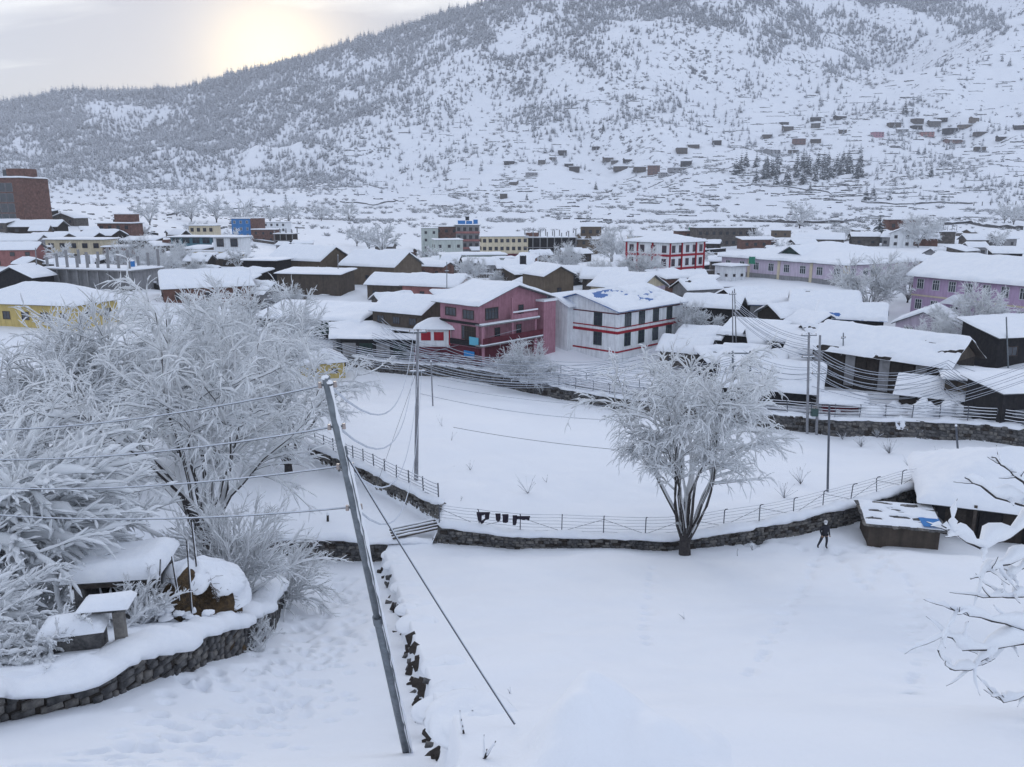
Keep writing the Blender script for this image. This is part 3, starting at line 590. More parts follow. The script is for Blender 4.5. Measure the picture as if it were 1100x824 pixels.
fpole('town3', 'slim grey pole rising between the brown barn roofs', (364, 318), (363, 274), .11, .09, Y=185)
fpole('town4', 'grey pole standing before the yellow house at left', (42, 318), (38, 266), .12, .1, Y=165)
fpole('town5', 'left of two slim poles at the dark sheds beside the blue sheet', (788, 382), (787, 312), .1, .08, Y=118, arms=((.95, 1.2, .3),))
fpole('town6', 'right of two slim poles at the dark sheds beside the blue sheet', (792, 380), (789, 310), .1, .08, Y=121)
fpole('town7', 'slim pole with insulators on the house roofs left of the pink house', (480, 330), (480, 281), .1, .08, Y=160, m=STEEL, arms=((.8, .9, .3),))
fpole('road1', 'snow capped street pole by the road at the left of the shops', (288, 384), (288, 318), .13, .1, Y=132, arms=((.93, 1.6, .4), (.8, 1.6, .4)))
# H frame of two posts with a beam in the middle distance behind the bare tree
hb = [np.array([xof(p, 96, 450), 96, hz(xof(p, 96, 450), 96)]) for p in (787, 805)]; ht = [at(787, 377, 96), at(806, 377, 96)]
o = thing('transformer_frame', 'grey two-post frame with a crossbeam behind the large bare tree', 'pole frame', hb[0])
for b_, t_ in zip(hb, ht): mb = MB(); mb.cyl(b_ - hb[0] - (0, 0, .5), t_ - hb[0], .14, .12, 8); mb.build('post', STEEL, o)
mb = MB(); mb.bar(ht[0] - hb[0] + (-.5, 0, -.3), ht[1] - hb[0] + (.5, 0, -.3), .16, .16); mb.build('beam', STEEL, o)
mb = MB(); mb.bar(ht[0] - hb[0] + (0, 0, -1.9), ht[1] - hb[0] + (0, 0, -1.9), .12, .12); mb.build('beam', STEEL, o)
a_, b_ = POLES['h1'][0], POLES['h2'][0]
o = thing('pole_transformer', 'small dark green transformer box hung on the twin poles by the road', 'transformer', (a_ + b_) / 2 + (0, -.25, 2.2))
mb = MB(); mb.box(-.35, .35, -.25, .25, 0, .85); mb.build('tank', mat('transformer_green', (.05, .09, .085), .6), o)
for s in (-.2, 0, .2): mb = MB(); mb.cyl((s, 0, .85), (s, 0, 1.15), .05, .03, 6); mb.build('bushing', mat('porcelain', (.35, .3, .28), .3), o)
# cable bundles along the road
def bundle(word, ends, n, sag, spread, r=.022, seed=0, group='overhead cables along the road'):
    rng = np.random.default_rng(seed)
    for i in range(n):
        pts = [np.array(at(*e)) + (0, 0, (i - n / 2) * spread) + rng.normal(0, .1, 3) * (1, 1, spread * 1.2) for e in ends]
        for j in range(len(pts) - 1): cable(word, pts[j], pts[j + 1], sag * rng.uniform(.6, 1.4), r, group, snow=1.2)
bundle('snow-coated cable in the slack bundle above the road by the shops', [(288, 334, 132), (449, 388, 100)], 8, 1.8, .32, .028, 1)
bundle('snow-coated cable crossing above the road between field pole and bare tree', [(449, 388, 100), (648, 398, 100), (790, 392, 97)], 9, 1.4, .3, .028, 2)
bundle('snow-coated cable in the upper tangle over the road below the striped house', [(400, 362, 124), (560, 388, 108), (700, 384, 104)], 6, 1.3, .34, .026, 9, 'cables below the striped house')
bundle('snow-coated cable running over the dark sheds towards the twin poles', [(789, 330, 120), (869, 372, 95)], 9, 1.0, .32, .026, 3, 'cables over the sheds')
bundle('snow-coated cable reaching from the two-post frame to the twin poles', [(797, 382, 96), (872, 400, 93)], 6, .9, .3, .024, 10, 'cables from the two-post frame')
bundle('cable fanning from the twin poles across the dark timber shed', [(872, 385, 93), (1015, 402, 84), (1130, 412, 84)], 12, 1.9, .3, .026, 4, 'cables at the timber shed')
bundle('taut white cable rising to the right edge before the timber shed', [(985, 434, 80), (1140, 384, 70)], 6, .3, .36, .022, 5, 'white cables at the right edge')
bundle('low cable running right from the twin poles along the road', [(872, 420, 92), (1130, 445, 74)], 6, 1.0, .3, .024, 6, 'low cables along the road')
bundle('loose cable from the shops down to the maroon house', [(400, 392, 122), (560, 352, 116)], 1, .2, .3, .024, 7, 'loose cables by the maroon house')
bundle('cable looping from the brown house over the white kiosk', [(410, 348, 128), (478, 378, 112), (590, 395, 104)], 6, 1.2, .4, .024, 8, 'loose cables by the maroon house')
cable('single dark cable hanging low across the snowfield to the bare tree', at(487, 459, 68), at(700, 486, 56), .25, .02, 'single field cable', snow=0)
cable('thin cable over the upper snowfield, nearest the road', at(470, 414, 90), at(700, 437, 80), .6, .016, 'thin cables over the upper snowfield', snow=1.0)
cable('thin cable over the upper snowfield, second from the road', at(452, 423, 70), at(690, 452, 66), .6, .016, 'thin cables over the upper snowfield', snow=1.0)
# ------------------------------------------------------------------ bare trees under snow
def unit(v): return v / np.maximum(np.linalg.norm(v, axis=-1, keepdims=True), 1e-9)
def grow(rng, P0, D0, Ln, n, r0, r1, bend, wander):
    """P0,D0 (B,3); Ln (B,); bend: pull along z per step (negative droops)"""
    B = len(P0); P = np.zeros((B, n, 3)); P[:, 0] = P0; d = unit(D0.copy()); st = (Ln / (n - 1))[:, None]
    for i in range(1, n):
        P[:, i] = P[:, i - 1] + d * st
        d = unit(d + np.array((0, 0, 1.)) * (bend * (i / n) if np.isscalar(bend) else (bend * (i / n))[:, None]) + rng.normal(0, wander, (B, 3)))
    t = np.linspace(0, 1, n)[None]; Rr = np.asarray(r0).reshape(-1, 1) * (1 - t) + r1 * t
    return P, np.broadcast_to(Rr, (B, n)).copy()
def spawn(rng, P, m, t0, t1, ang, out=0.0, up=0.0):
    """m child starts per parent, leaving at about ang radians"""
    B, n, _ = P.shape; t = rng.uniform(t0, t1, (B, m)); f = t * (n - 1); i = np.minimum(f.astype(int), n - 2); a = (f - i)[..., None]; b = np.arange(B)[:, None]
    S = P[b, i] * (1 - a) + P[b, i + 1] * a; D = unit(P[b, i + 1] - P[b, i])
    q = unit(np.cross(D, rng.normal(0, 1, D.shape))); an = rng.normal(ang, .18, (B, m, 1))
    d = D * np.cos(an) + q * np.sin(an); d[..., 2] += up
    if out: c = P[:, 0].mean(0); o = S - c; o[..., 2] = 0; d = d + unit(o) * out
    return S.reshape(-1, 3), unit(d).reshape(-1, 3), t.reshape(-1)
def snowed(P, Rr, s, k=4, vert=.35):
    """snow lying along branches: thick where they run level, thin where they stand"""
    T = unit(np.gradient(P, axis=1)); hor = np.sqrt(np.maximum(0, 1 - T[..., 2] ** 2)); w = s * (vert + (1 - vert) * hor)
    n = P.shape[1]; w = w * (.35 + 1.25 * (np.abs(np.sin(P[..., 0] * 91.7 + P[..., 1] * 57.3 + P[..., 2] * 73.1)))); w[:, -1] *= 1.6
    Q = P + 0; w[:, 0] *= .4; w[:, -1] *= .12; Rr = Rr.copy(); Rr[:, -1] *= .35; Q[..., 2] += Rr * .55 + w * .78 * hor
    Q[..., :2] += (P[:, :1, 1:2] * 7 % 1 - .5) * 0
    return tubes(Q, Rr * .85 + w * .75, k)
def tree_meshes(seed, height=12., crown=6., stems=12, sec=7, twg=8, sub=3, droop=-.22, thick=.16, snow=(.075, .05, .028, .02), trunk=1.6, spread=.55, lean=(0, 0), trunk_r=.42, fine=(.016, .006), tw_len=(.12, .2), up=.0, t1r=(.25, .95)):
    rng = np.random.default_rng(seed); wood = []; white = []
    # trunk: short and stout with a few turns
    Pt, Rt = grow(rng, np.array([[0, 0, -.6]]), np.array([[lean[0], lean[1], 1.]]), np.array([trunk + .6]), 6, trunk_r, trunk_r * .72, 0., .05)
    wood.append(tubes(Pt, Rt, 9))
    az = np.arange(stems) * 2.399 + rng.normal(0, .3, stems); el = spread * np.sqrt((np.arange(stems) + .6) / stems) * rng.uniform(.75, 1.2, stems)
    D = np.stack([np.cos(az) * np.sin(el), np.sin(az) * np.sin(el), np.cos(el)], -1); P0 = Pt[:, -1].repeat(stems, 0) + np.stack([np.cos(az), np.sin(az), 0 * az], -1) * trunk_r * .45 + rng.normal(0, .05, (stems, 3)) - (0, 0, .2)
    Ls = (height - trunk) * rng.uniform(.78, 1.06, stems) * (1 - .18 * el)
    P1, R1 = grow(rng, P0, D, Ls, 12, thick * rng.uniform(.7, 1.15, stems), .02, -.02, .105); wood.append(tubes(P1, R1, 6)); white.append(snowed(P1, R1, snow[0], 5, .15))
    S, d, t = spawn(rng, P1, sec, t1r[0], t1r[1], .72, .35, .12); L2 = height * rng.uniform(.17, .34, len(S)) * (1.25 - .5 * t)
    P2, R2 = grow(rng, S, d, L2, 8, .045 * (1.2 - .6 * t), .012, droop * .6, .12); wood.append(tubes(P2, R2, 4)); white.append(snowed(P2, R2, snow[1], 4, .3))
    P1b, R1b = P1[:, 6:], R1[:, 6:]
    S, d, t = spawn(rng, np.concatenate([P2]), twg, .15, 1., .7, .2, up); L3 = height * rng.uniform(tw_len[0] * .6, tw_len[1], len(S))
    P3, R3 = grow(rng, S, d, L3, 6, fine[0], fine[1], droop * 1.6, .13); s3 = rng.random(len(P3)) < .6; wood.append(tubes(P3[s3], R3[s3] * .8, 3)); white.append(snowed(P3, R3, snow[2], 3, .45))
    if sub:
        S, d, t = spawn(rng, P3, sub, .2, 1., .6, .05, up); L4 = height * rng.uniform(tw_len[0] * .35, tw_len[1] * .6, len(S))
        P4, R4 = grow(rng, S, d, L4, 4, fine[0] * .6, fine[1] * .7, droop * 2.2, .14)
        sel = rng.random(len(P4)) < .2
        wood.append(tubes(P4[sel], R4[sel], 3)); white.append(snowed(P4, R4, snow[3], 3, .5))
    V, F = None, None
    def pack(ps, m, nm, sm):
        Vs, F4, F3, o = [], [], [], 0
        for V_, F_ in ps: Vs.append(V_); F4.append(F_ + o); o += len(V_)
        return npmesh(nm, np.concatenate(Vs), [np.concatenate(F4)], sm, [m])
    tr = pack(wood[:2], BARK, 'trunk', True); br = pack(wood[2:], BARK, 'branches', False); sn = pack(white, TSN, 'snow', True)
    return tr, br, sn
def put_tree(name, label, cat, meshes, loc, rz=0., sc=1., group=None):
    o = thing(name, label, cat, loc, rz, group, sc)
    link('trunk', meshes[0], o); c = link('crown', meshes[1], o); s = link('snow', meshes[2], c)
    return o
TREE = tree_meshes(24, 13.0, stems=15, sec=10, twg=7, sub=4, droop=-.28, thick=.12, spread=.45, trunk=1.3, trunk_r=.42, snow=(.05, .062, .046, .036), t1r=(.36, 1.), tw_len=(.055, .11), fine=(.013, .006))
b = hit(736, 596, fn=H); put_tree('willow_tree', 'large bare snow-laden willow in front of the field wall right of centre', 'tree', TREE, (b[0], b[1], b[2]), 2.3, 1.0)
WILL = tree_meshes(33, 14.0, stems=14, sec=10, twg=7, sub=4, droop=-.26, thick=.16, spread=.48, trunk=1.3, trunk_r=.5, snow=(.08, .07, .048, .036), tw_len=(.055, .12), t1r=(.3, 1.), fine=(.014, .006))
def ground_at(px, Y): x = xof(px, Y); return (x, Y, hz(x, Y) - .1)
put_tree('willow_tree', 'big drooping snow-covered willow with dark leaning stems at the left', 'tree', WILL, ground_at(188, 41), 1.0, 1.02)
put_tree('willow_tree', 'weeping snow-covered willow by the yellow shed left of the field', 'tree', WILL, ground_at(292, 62), 3.1, .78)
FROST = tree_meshes(47, 9.0, stems=12, sec=8, twg=9, sub=3, droop=-.06, thick=.1, spread=.6, trunk=1.0, trunk_r=.22, snow=(.08, .06, .045, .034), up=.1)
put_tree('frosted_tree', 'rounded frosted tree behind the willow beside the gabled brick house', 'tree', FROST, ground_at(262, 98), 0, 1.6)
put_tree('frosted_tree', 'frosted tree rising in front of the yellow house at the left', 'tree', FROST, ground_at(95, 60), 2.0, 1.58)
put_tree('frosted_tree', 'frosted tree at the far left edge before the yellow wall', 'tree', FROST, ground_at(15, 54), 4.0, 1.3)
put_tree('frosted_tree', 'frosted tree between the big willow and the gabled brick house', 'tree', FROST, ground_at(172, 66), 5.2, 1.4)
put_tree('frosted_tree', 'thin upright frosted tree above the big willow at left', 'tree', FROST, ground_at(225, 82), 1.2, 1.5)
put_tree('frosted_bush', 'white frosted tree in front of the striped red and white house', 'tree', FROST, ground_at(566, 109), .6, .82)
put_tree('frosted_bush', 'large frosted tree in front of the long lilac building', 'tree', FROST, ground_at(943, 140), 2.5, 1.2)
put_tree('frosted_bush', 'frosted tree at the porch of the lilac building', 'tree', FROST, ground_at(985, 148), .9, .9)
put_tree('frosted_bush', 'frosted tree below the purple house, nearest the right edge', 'tree', FROST, ground_at(1062, 112), 4.4, .95)
put_tree('frosted_bush', 'frosted tree below the purple house beside the small lilac gable', 'tree', FROST, ground_at(1018, 108), 3.4, .7)
put_tree('frosted_bush', 'frosted tree behind the red pole frame of the striped house', 'tree', FROST, ground_at(752, 132), 1.4, .75)
put_tree('frosted_tree', 'broad frosted tree left of the far red and white block', 'tree', FROST, ground_at(606, 205), 3.9, .95)
put_tree('frosted_tree', 'tall pale frosted tree beside the stepped brown house', 'tree', FROST, ground_at(664, 240), .3, 1.35)
put_tree('frosted_tree', 'frosted tree in front of the far red and white block', 'tree', FROST, ground_at(692, 172), 2.3, .9)
put_tree('frosted_bush', 'white frosted shrubs behind the big brown barn', 'tree', FROST, ground_at(640, 168), 5.3, .6)
put_tree('frosted_tree', 'pale frosted tree behind the brick ruin at far right', 'tree', FROST, ground_at(990, 262), 5.7, 1.2)
put_tree('frosted_tree', 'pale frosted trees behind the concrete columns at left', 'tree', FROST, ground_at(140, 205), 2.7, 1.1)
put_tree('frosted_tree', 'pale frosted tree behind the gabled brick house at left', 'tree', FROST, ground_at(168, 185), .7, 1.0)
put_tree('frosted_tree', 'pale frosted tree at the roadside left of the white office', 'tree', FROST, ground_at(186, 215), 4.7, .9)
LOW = tree_meshes(52, 7.0, stems=9, sec=6, twg=6, sub=0, droop=-.05, thick=.12, spread=.75, trunk=1.0, trunk_r=.2, snow=(.12, .1, .08, .05), fine=(.03, .015))
for px, Y, s, lb in [(205, 480, 2.2, 'leftmost of the pale frosted trees on the valley floor'), (232, 500, 2.4, 'second pale frosted tree on the valley floor from the left'), (262, 470, 2.5, 'round pale frosted tree standing alone on the valley floor'),
                     (160, 400, 1.8, 'pale frosted tree above the brick house at far left'), (395, 400, 1.9, 'pale frosted tree group left of the grey tower blocks'), (410, 380, 2.1, 'taller pale frosted tree left of the grey tower blocks'),
                     (382, 420, 1.6, 'small pale frosted tree furthest left before the grey tower blocks'), (310, 560, 2.2, 'pale frosted tree beside the lattice pylon'), (190, 520, 1.8, 'low frosted tree by the valley river bank'),
                     (860, 520, 2.6, 'frosted poplar on the dark bank right of centre'), (1090, 560, 2.3, 'frosted tree by the roadside posts at far right'), (1080, 590, 2.2, 'second frosted tree by the roadside posts at far right'),
                     (290, 540, 1.8, 'frosted tree left of the lattice pylon'), (345, 610, 2.0, 'frosted tree on the dark terraces right of the pylon'), (375, 640, 2.2, 'frosted tree at the foot of the terraces right of the pylon')]:
    put_tree('frosted_tree', lb, 'tree', LOW, ground_at(px, Y), Y * .7, s, 'frosted trees on the valley floor')
# foreground shrub at the left: long arching shoots bowed under heavy snow
def bowed(seed, n, P0, az0, az1, L0, L1, el0, el1, droop, r, s, sec=5, sub=3, nstep=12):
    rng = np.random.default_rng(seed); az = rng.uniform(az0, az1, n); el = rng.uniform(el0, el1, n); p = np.tile(np.array(P0, float), (n, 1)) + rng.normal(0, .35, (n, 3)) * (1, 1, .2)
    D = np.stack([np.cos(az) * np.cos(el), np.sin(az) * np.cos(el), np.sin(el)], -1)
    P1, R1 = grow(rng, p, D, rng.uniform(L0, L1, n), nstep, r * rng.uniform(.7, 1.2, n), .012, droop, .06)
    S, d, t = spawn(rng, P1, sec, .3, 1., .5, 0, .05); P2, R2 = grow(rng, S, d, rng.uniform(.2, .42, len(S)) * L1 * .7, 7, r * .45, .008, droop * .6, .1)
    S, d, t = spawn(rng, P2, sub, .2, 1., .55, 0, .05); P3, R3 = grow(rng, S, d, rng.uniform(.1, .24, len(S)) * L1 * .6, 5, r * .25, .005, droop * .3, .12)
    wood = [tubes(P1, R1, 6), tubes(P2, R2, 4), tubes(P3, R3, 3)]; white = [snowed(P1, R1, s, 7, .3), snowed(P2, R2, s * .5, 6, .3), snowed(P3, R3, s * .27, 5, .3)]
    V, F = join(wood); V2, F2 = join(white)
    return npmesh('branches', V, F, False, [BARK]), npmesh('snow', V2, F2, True, [TSN])
def put_bush(name, label, cat, me, loc):
    o = thing(name, label, cat, loc); c = link('branches', me[0], o); link('snow', me[1], c); return o
def gnd(px, py, Y): x = at(px, py, Y)[0]; return (x, Y, hz(x, Y))
put_bush('snow_laden_shrub', 'snow-bowed shrub with long dark shoots reaching in from the left edge', 'shrub', bowed(61, 46, (0, 0, .2), -.5, .8, 1.8, 3.7, .0, .6, -.05, .02, .1, 7, 4), gnd(-95, 615, 21.5))
put_bush('snow_laden_shrub', 'upper snow-bowed shrub arching over from the left edge below the yellow house', 'shrub', bowed(62, 60, (0, 0, 2.9), -.55, .8, 3.5, 8.6, .0, .62, -.07, .033, .2, 9, 6, 16), gnd(-90, 555, 28.5))
put_bush('snow_laden_shrub', 'low snow-bowed shrub at the lower left corner above the yard wall', 'shrub', bowed(63, 22, (0, 0, .1), -1.2, 1.2, .7, 1.5, .1, .8, -.1, .014, .07, 6, 3), gnd(-25, 680, 20))
put_bush('snow_laden_shrub', 'twiggy snowy bush on the far side of the brown straw mound', 'shrub', bowed(64, 46, (0, 0, .1), -pi, pi, 2.2, 4.6, .5, 1.4, -.1, .025, .055, 8, 5), gnd(255, 615, 32))
put_bush('snow_laden_shrub', 'twiggy snowy bush leaning over the path end left of the leaning pole', 'shrub', bowed(65, 40, (0, 0, .1), -pi, pi, 1.8, 3.8, .4, 1.3, -.12, .02, .05, 8, 5), gnd(300, 600, 37))
put_bush('snow_laden_shrub', 'snowy bush hiding the low stone hut at left', 'shrub', bowed(66, 30, (0, 0, .1), -pi, pi, 1.5, 3.2, .3, 1.2, -.15, .02, .075, 6, 4), gnd(28, 610, 27))
# tree at the right edge: its snow-heaped branch ends reach into the picture
def right_tree():
    o = thing('snow_laden_tree', 'tree beyond the right edge whose snow-heaped branches reach into view', 'tree', (13.2, 14.0, hz(13.2, 14.0)))
    O = np.array((13.2, 14.0, hz(13.2, 14.0))); rng = np.random.default_rng(71)
    Pt, Rt = grow(rng, np.array([[0, 0, -.5]]), np.array([[-.02, 0, 1.]]), np.array([6.5]), 10, .2, .1, 0, .04); V, F = tubes(Pt, Rt, 9); link('trunk', npmesh('trunk', V, F, True, [BARK]), o)
    def q(px, py, Y): return at(px, py, Y) - O
    def spl(pts, n=10): P_ = np.array(pts); s = np.linspace(0, len(P_) - 1, n); return np.stack([np.interp(s, np.arange(len(P_)), P_[:, i]) for i in range(3)], -1)
    def limb_snow(c, rr, s):
        n = c.shape[1]; t = np.linspace(0, 1, n)[None]; w = 1.85 * s * (1 - .7 * t ** 2) * (.75 + .45 * np.sin(t * 17 + c[:, :1, 2] * 9)) * np.clip((1 - t) * 5, .1, 1); Q = c + 0; Q[..., 2] += rr * .9 + w * .55; Q[..., 1] += w * .12; return tubes(Q, rr * .5 + w * .62, 8)
    wood = []; white = []
    # each limb: list of (px, py, Y) from trunk side to tip, then side shoots
    limbs = [([(1180, 560, 14), (1110, 545, 13.5), (1075, 536, 13), (1050, 520, 12.6), (1038, 511, 12.4)], .05, .11), ([(1110, 560, 13.5), (1080, 580, 13), (1050, 590, 12.7), (1030, 575, 12.5), (1012, 565, 12.3)], .045, .14),
             ([(1120, 590, 13.5), (1085, 605, 13), (1060, 614, 12.8), (1042, 622, 12.6)], .035, .1), ([(1180, 690, 13), (1110, 680, 12.5), (1070, 668, 12.1), (1040, 660, 11.9), (1020, 652, 11.8)], .04, .1),
             ([(1110, 690, 12.5), (1070, 695, 12.1), (1040, 700, 11.9), (1020, 685, 11.8), (1003, 686, 11.7)], .04, .12), ([(1070, 695, 12.1), (1050, 716, 12), (1022, 722, 11.9), (1010, 700, 11.8)], .03, .08),
             ([(1180, 735, 12.5), (1110, 742, 12.2), (1082, 757, 12), (1062, 742, 11.9)], .035, .08), ([(1110, 640, 13), (1080, 642, 12.6), (1052, 640, 12.4)], .03, .07), ([(1110, 650, 13), (1090, 672, 12.6), (1075, 700, 12.4), (1056, 715, 12.2)], .03, .09),
             ([(1140, 545, 13.6), (1105, 525, 13.2), (1082, 505, 13), (1066, 490, 12.8)], .04, .05), ([(1130, 600, 13.6), (1100, 612, 13.2), (1075, 628, 12.9)], .03, .1), ([(1150, 825, 12), (1105, 815, 11.8), (1085, 818, 11.7)], .025, .05)]
    for pts, r, s in limbs:
        c = spl([q(*p) for p in pts], 12)[None] + rng.normal(0, .02, (1, 12, 3)); rr = np.linspace(r, .012, 12)[None]; wood.append(tubes(c, rr * .8, 6)); white.append(limb_snow(c, rr, s))
        S, d, t = spawn(rng, c, 5, .35, 1., .75, 0, .12); a, b2 = grow(rng, S, d, rng.uniform(.25, .7, len(S)), 6, .014, .006, .02, .14); wood.append(tubes(a, b2 * .9, 4)); white.append(limb_snow(a, b2, s * .36))
    for pts in limbs[:1] + limbs[3:4] + limbs[6:7] + limbs[7:12]:
        a = np.stack([Pt[0, 8], q(*pts[0][0])])[None]; wood.append(tubes(spl(a[0], 4)[None], np.linspace(.09, pts[1], 4)[None], 6))
    V, F = join(wood); br = link('branches', npmesh('branches', V, F, False, [BARK]), o); V, F = join(white); link('snow', npmesh('snow', V, F, True, [SNOW]), br)
right_tree()
# ------------------------------------------------------------------ small dry plants sticking from the field
def weed(px, py, h, n, label, seed):
    rng = np.random.default_rng(seed); b = hit(px, py, fn=H); az = rng.uniform(0, 2 * pi, n); el = rng.uniform(.7, 1.45, n); D = np.stack([np.cos(az) * np.cos(el), np.sin(az) * np.cos(el), np.sin(el)], -1)
    P1, R1 = grow(rng, np.zeros((n, 3)), D, rng.uniform(.6, 1.1, n) * h, 5, .02, .008, -.03, .08); V, F = tubes(P1, R1, 3); o = thing('dry_plant', label, 'plant', b); st = link('stems', npmesh('stems', V, F, False, [BARK]), o)
    V, F = snowed(P1, R1, .012, 3, .2); link('snow', npmesh('snow', V, F, True, [SNOW]), st)
weed(567, 530, 1.5, 9, 'small bare bush sticking out of the middle of the snowfield', 1)
weed(505, 505, .9, 5, 'faint dry stems in the snowfield right of the concrete pole', 2)
weed(485, 473, 1.1, 3, 'single dry stalk in the snowfield near the concrete pole', 3)
weed(587, 518, .7, 2, 'short dry stalk right of the small bare bush', 4)
weed(495, 538, .8, 2, 'short dry stalk just behind the fence by the pole', 5)
weed(475, 458, 1.3, 3, 'dry stalk at the upper end of the snowfield', 6)
for i, (px, py, h, n) in enumerate([(925, 480, 1.5, 26), (955, 487, 1.6, 30), (985, 470, 1.3, 24), (942, 470, 1.2, 20), (905, 472, 1.0, 16), (1005, 490, 1.0, 14), (860, 520, 1.6, 14), (842, 535, 1.2, 16), (975, 500, 1.0, 12)]):
    weed(px, py, h, n, ['flattened dry brush below the road left of the others', 'flattened dry brush right behind the curved fence', 'flattened dry brush nearest the snow heaps', 'dry brush against the road wall', 'small dry brush by the twin poles',
                        'dry brush near the short leaning post', 'bare sapling right of the big willow', 'bare frosted sapling touching the big willow', 'low dry grass above the curved fence'][i], 20 + i)
for i, (px, py) in enumerate([(560, 405), (585, 411), (610, 420), (536, 400)]):
    weed(px, py + 6, 2.0, 22, ['snowy grass hanging over the road wall, second from left', 'snowy grass hanging over the road wall, third from left', 'snowy grass hanging over the road wall, rightmost tuft', 'snowy grass hanging over the road wall, leftmost tuft'][i], 40 + i)
# ------------------------------------------------------------------ houses
def C(name, c, c2=None, s=1.2, r=.92):
    m = mat(name, c, r, c2 or tuple(v * .72 for v in c), s, .2, 14, lo=.38, hi=.72, spec=.12); t = m.node_tree; b = t.nodes['Principled BSDF']; src = b.inputs['Base Color'].links[0].from_socket
    tcn = t.nodes.new('ShaderNodeTexCoord'); mp_ = t.nodes.new('ShaderNodeMapping'); mp_.inputs['Scale'].default_value = (1.7, 1.7, .16); n = t.nodes.new('ShaderNodeTexNoise'); n.inputs['Scale'].default_value = 1.5; n.inputs['Detail'].default_value = 7; n.inputs['Roughness'].default_value = .7
    t.links.new(tcn.outputs['Object'], mp_.inputs[0]); t.links.new(mp_.outputs[0], n.inputs['Vector']); rr_ = t.nodes.new('ShaderNodeMapRange'); t.links.new(n.outputs[0], rr_.inputs[0]); rr_.inputs[1].default_value = .42; rr_.inputs[2].default_value = .7; rr_.inputs[3].default_value = 1.04; rr_.inputs[4].default_value = .74
    x = t.nodes.new('ShaderNodeMix'); x.data_type = 'RGBA'; x.blend_type = 'MULTIPLY'; x.inputs[0].default_value = 1; t.links.new(src, x.inputs[6]); t.links.new(rr_.outputs[0], x.inputs[7]); t.links.new(x.outputs[2], b.inputs['Base Color']); return m
def _C0(name, c, c2=None, s=1.2, r=.92): return mat(name, c, r, c2 or tuple(v * .72 for v in c), s, .2, 14, lo=.38, hi=.72, spec=.12)
PAL = dict(
    white=C('white_plaster', (.80, .82, .84), (.70, .72, .74)), cream=C('cream_plaster', (.66, .58, .42), (.55, .48, .36)), yellow=C('yellow_plaster', (.60, .47, .19), (.52, .41, .17)),
    pink=C('pink_plaster', (.42, .215, .265), (.33, .165, .205)), lilac=C('lilac_plaster', (.58, .50, .60), (.52, .445, .54)), purple=C('purple_plaster', (.50, .365, .52), (.44, .315, .46)),
    maroon=C('maroon_paint', (.14, .035, .05), (.10, .03, .04)), red=C('red_paint', (.36, .03, .045), (.28, .025, .04)), mud=C('mud_plaster', (.105, .086, .07), (.07, .058, .05)), tan=C('tan_plaster', (.165, .132, .10), (.115, .092, .072)),
    grey=C('grey_render', (.30, .30, .31), (.22, .22, .23)), dark=C('dark_boards', (.022, .022, .026), (.04, .038, .038), 2.5), timber=C('dark_timber', (.05, .042, .037), (.026, .023, .022), 2.5), green=C('dark_green_sheet', (.025, .05, .045), (.05, .07, .065)),
    blue=C('blue_paint', (.06, .22, .50), (.05, .17, .40)), teal=C('teal_panel', (.12, .24, .29), (.09, .18, .22)), conc=C('raw_concrete', (.27, .27, .275), (.20, .2, .205)), salmon=C('salmon_plaster', (.36, .17, .16), (.27, .13, .125)), pale=C('pale_green_plaster', (.52, .57, .54), (.43, .47, .45)))
PAL['brick'] = brickmat('red_brick', (.19, .085, .065), (.145, .07, .058), (.16, .14, .125), 1.0, .5, .22, .02)
PAL['stone'] = brickmat('rubble_masonry', (.17, .15, .135), (.115, .105, .098), (.07, .065, .06), 1.0, .6, .3, .03)
TIN = mat('grey_roof_sheet', (.20, .215, .235), .55, (.13, .14, .15), 2, .1, 20, metal=.3); BLUETIN = mat('blue_roof_sheet', (.035, .12, .36), .5, (.05, .16, .42), 2); TARP = mat('blue_tarpaulin', (.03, .16, .42), .6, (.04, .2, .5), 3)
GLASS = mat('dark_window_glass', (.03, .038, .05), .12, (.05, .06, .075), .8, spec=.6); FRW = mat('white_window_frame', (.7, .72, .74), .6); FRD = mat('dark_window_frame', (.07, .05, .045), .7); FRG = mat('green_window_frame', (.04, .07, .065), .7)
WM = {}
def win_mesh(w, h, fr, bars):
    k = (round(w, 2), round(h, 2), fr.name, bars)
    if k not in WM:
        f = MB(); t = .07 if w < 2 else .1
        f.box(-w / 2 - t, w / 2 + t, -.09, .02, h, h + t); f.box(-w / 2 - t, w / 2 + t, -.12, .02, -t, 0); f.box(-w / 2 - t, -w / 2, -.08, .02, 0, h); f.box(w / 2, w / 2 + t, -.08, .02, 0, h)
        for i in range(1, bars): x = -w / 2 + w * i / bars; f.box(x - .03, x + .03, -.06, .02, 0, h)
        if h > 1.1 and bars > 1: f.box(-w / 2, w / 2, -.055, .02, h * .66, h * .66 + .05)
        p = MB(); p.box(-w / 2, w / 2, -.025, .01, 0, h)
        WM[k] = (f.mesh('window', fr), p.mesh('pane', GLASS))
    return WM[k]
def add_window(root, x, y, z, rz, w, h, fr=FRD, bars=2):
    a, b = win_mesh(w, h, fr, bars); o = link('window', a, root, loc=(x, y, z), rot=(0, 0, rz)); link('pane', b, o); return o
def roofz(kind_, w, d, rh):
    if kind_ == 'x': return lambda x, y: rh * (1 - np.abs(y) / (d / 2))
    if kind_ == 'y': return lambda x, y: rh * (1 - np.abs(x) / (w / 2))
    if kind_ == 'hip': s = rh / (min(w, d) / 2); return lambda x, y: np.minimum(d / 2 - np.abs(y), w / 2 - np.abs(x)) * s
    if kind_ == 'shed': return lambda x, y: rh * (y / d + .5)
    return lambda x, y: 0 * x
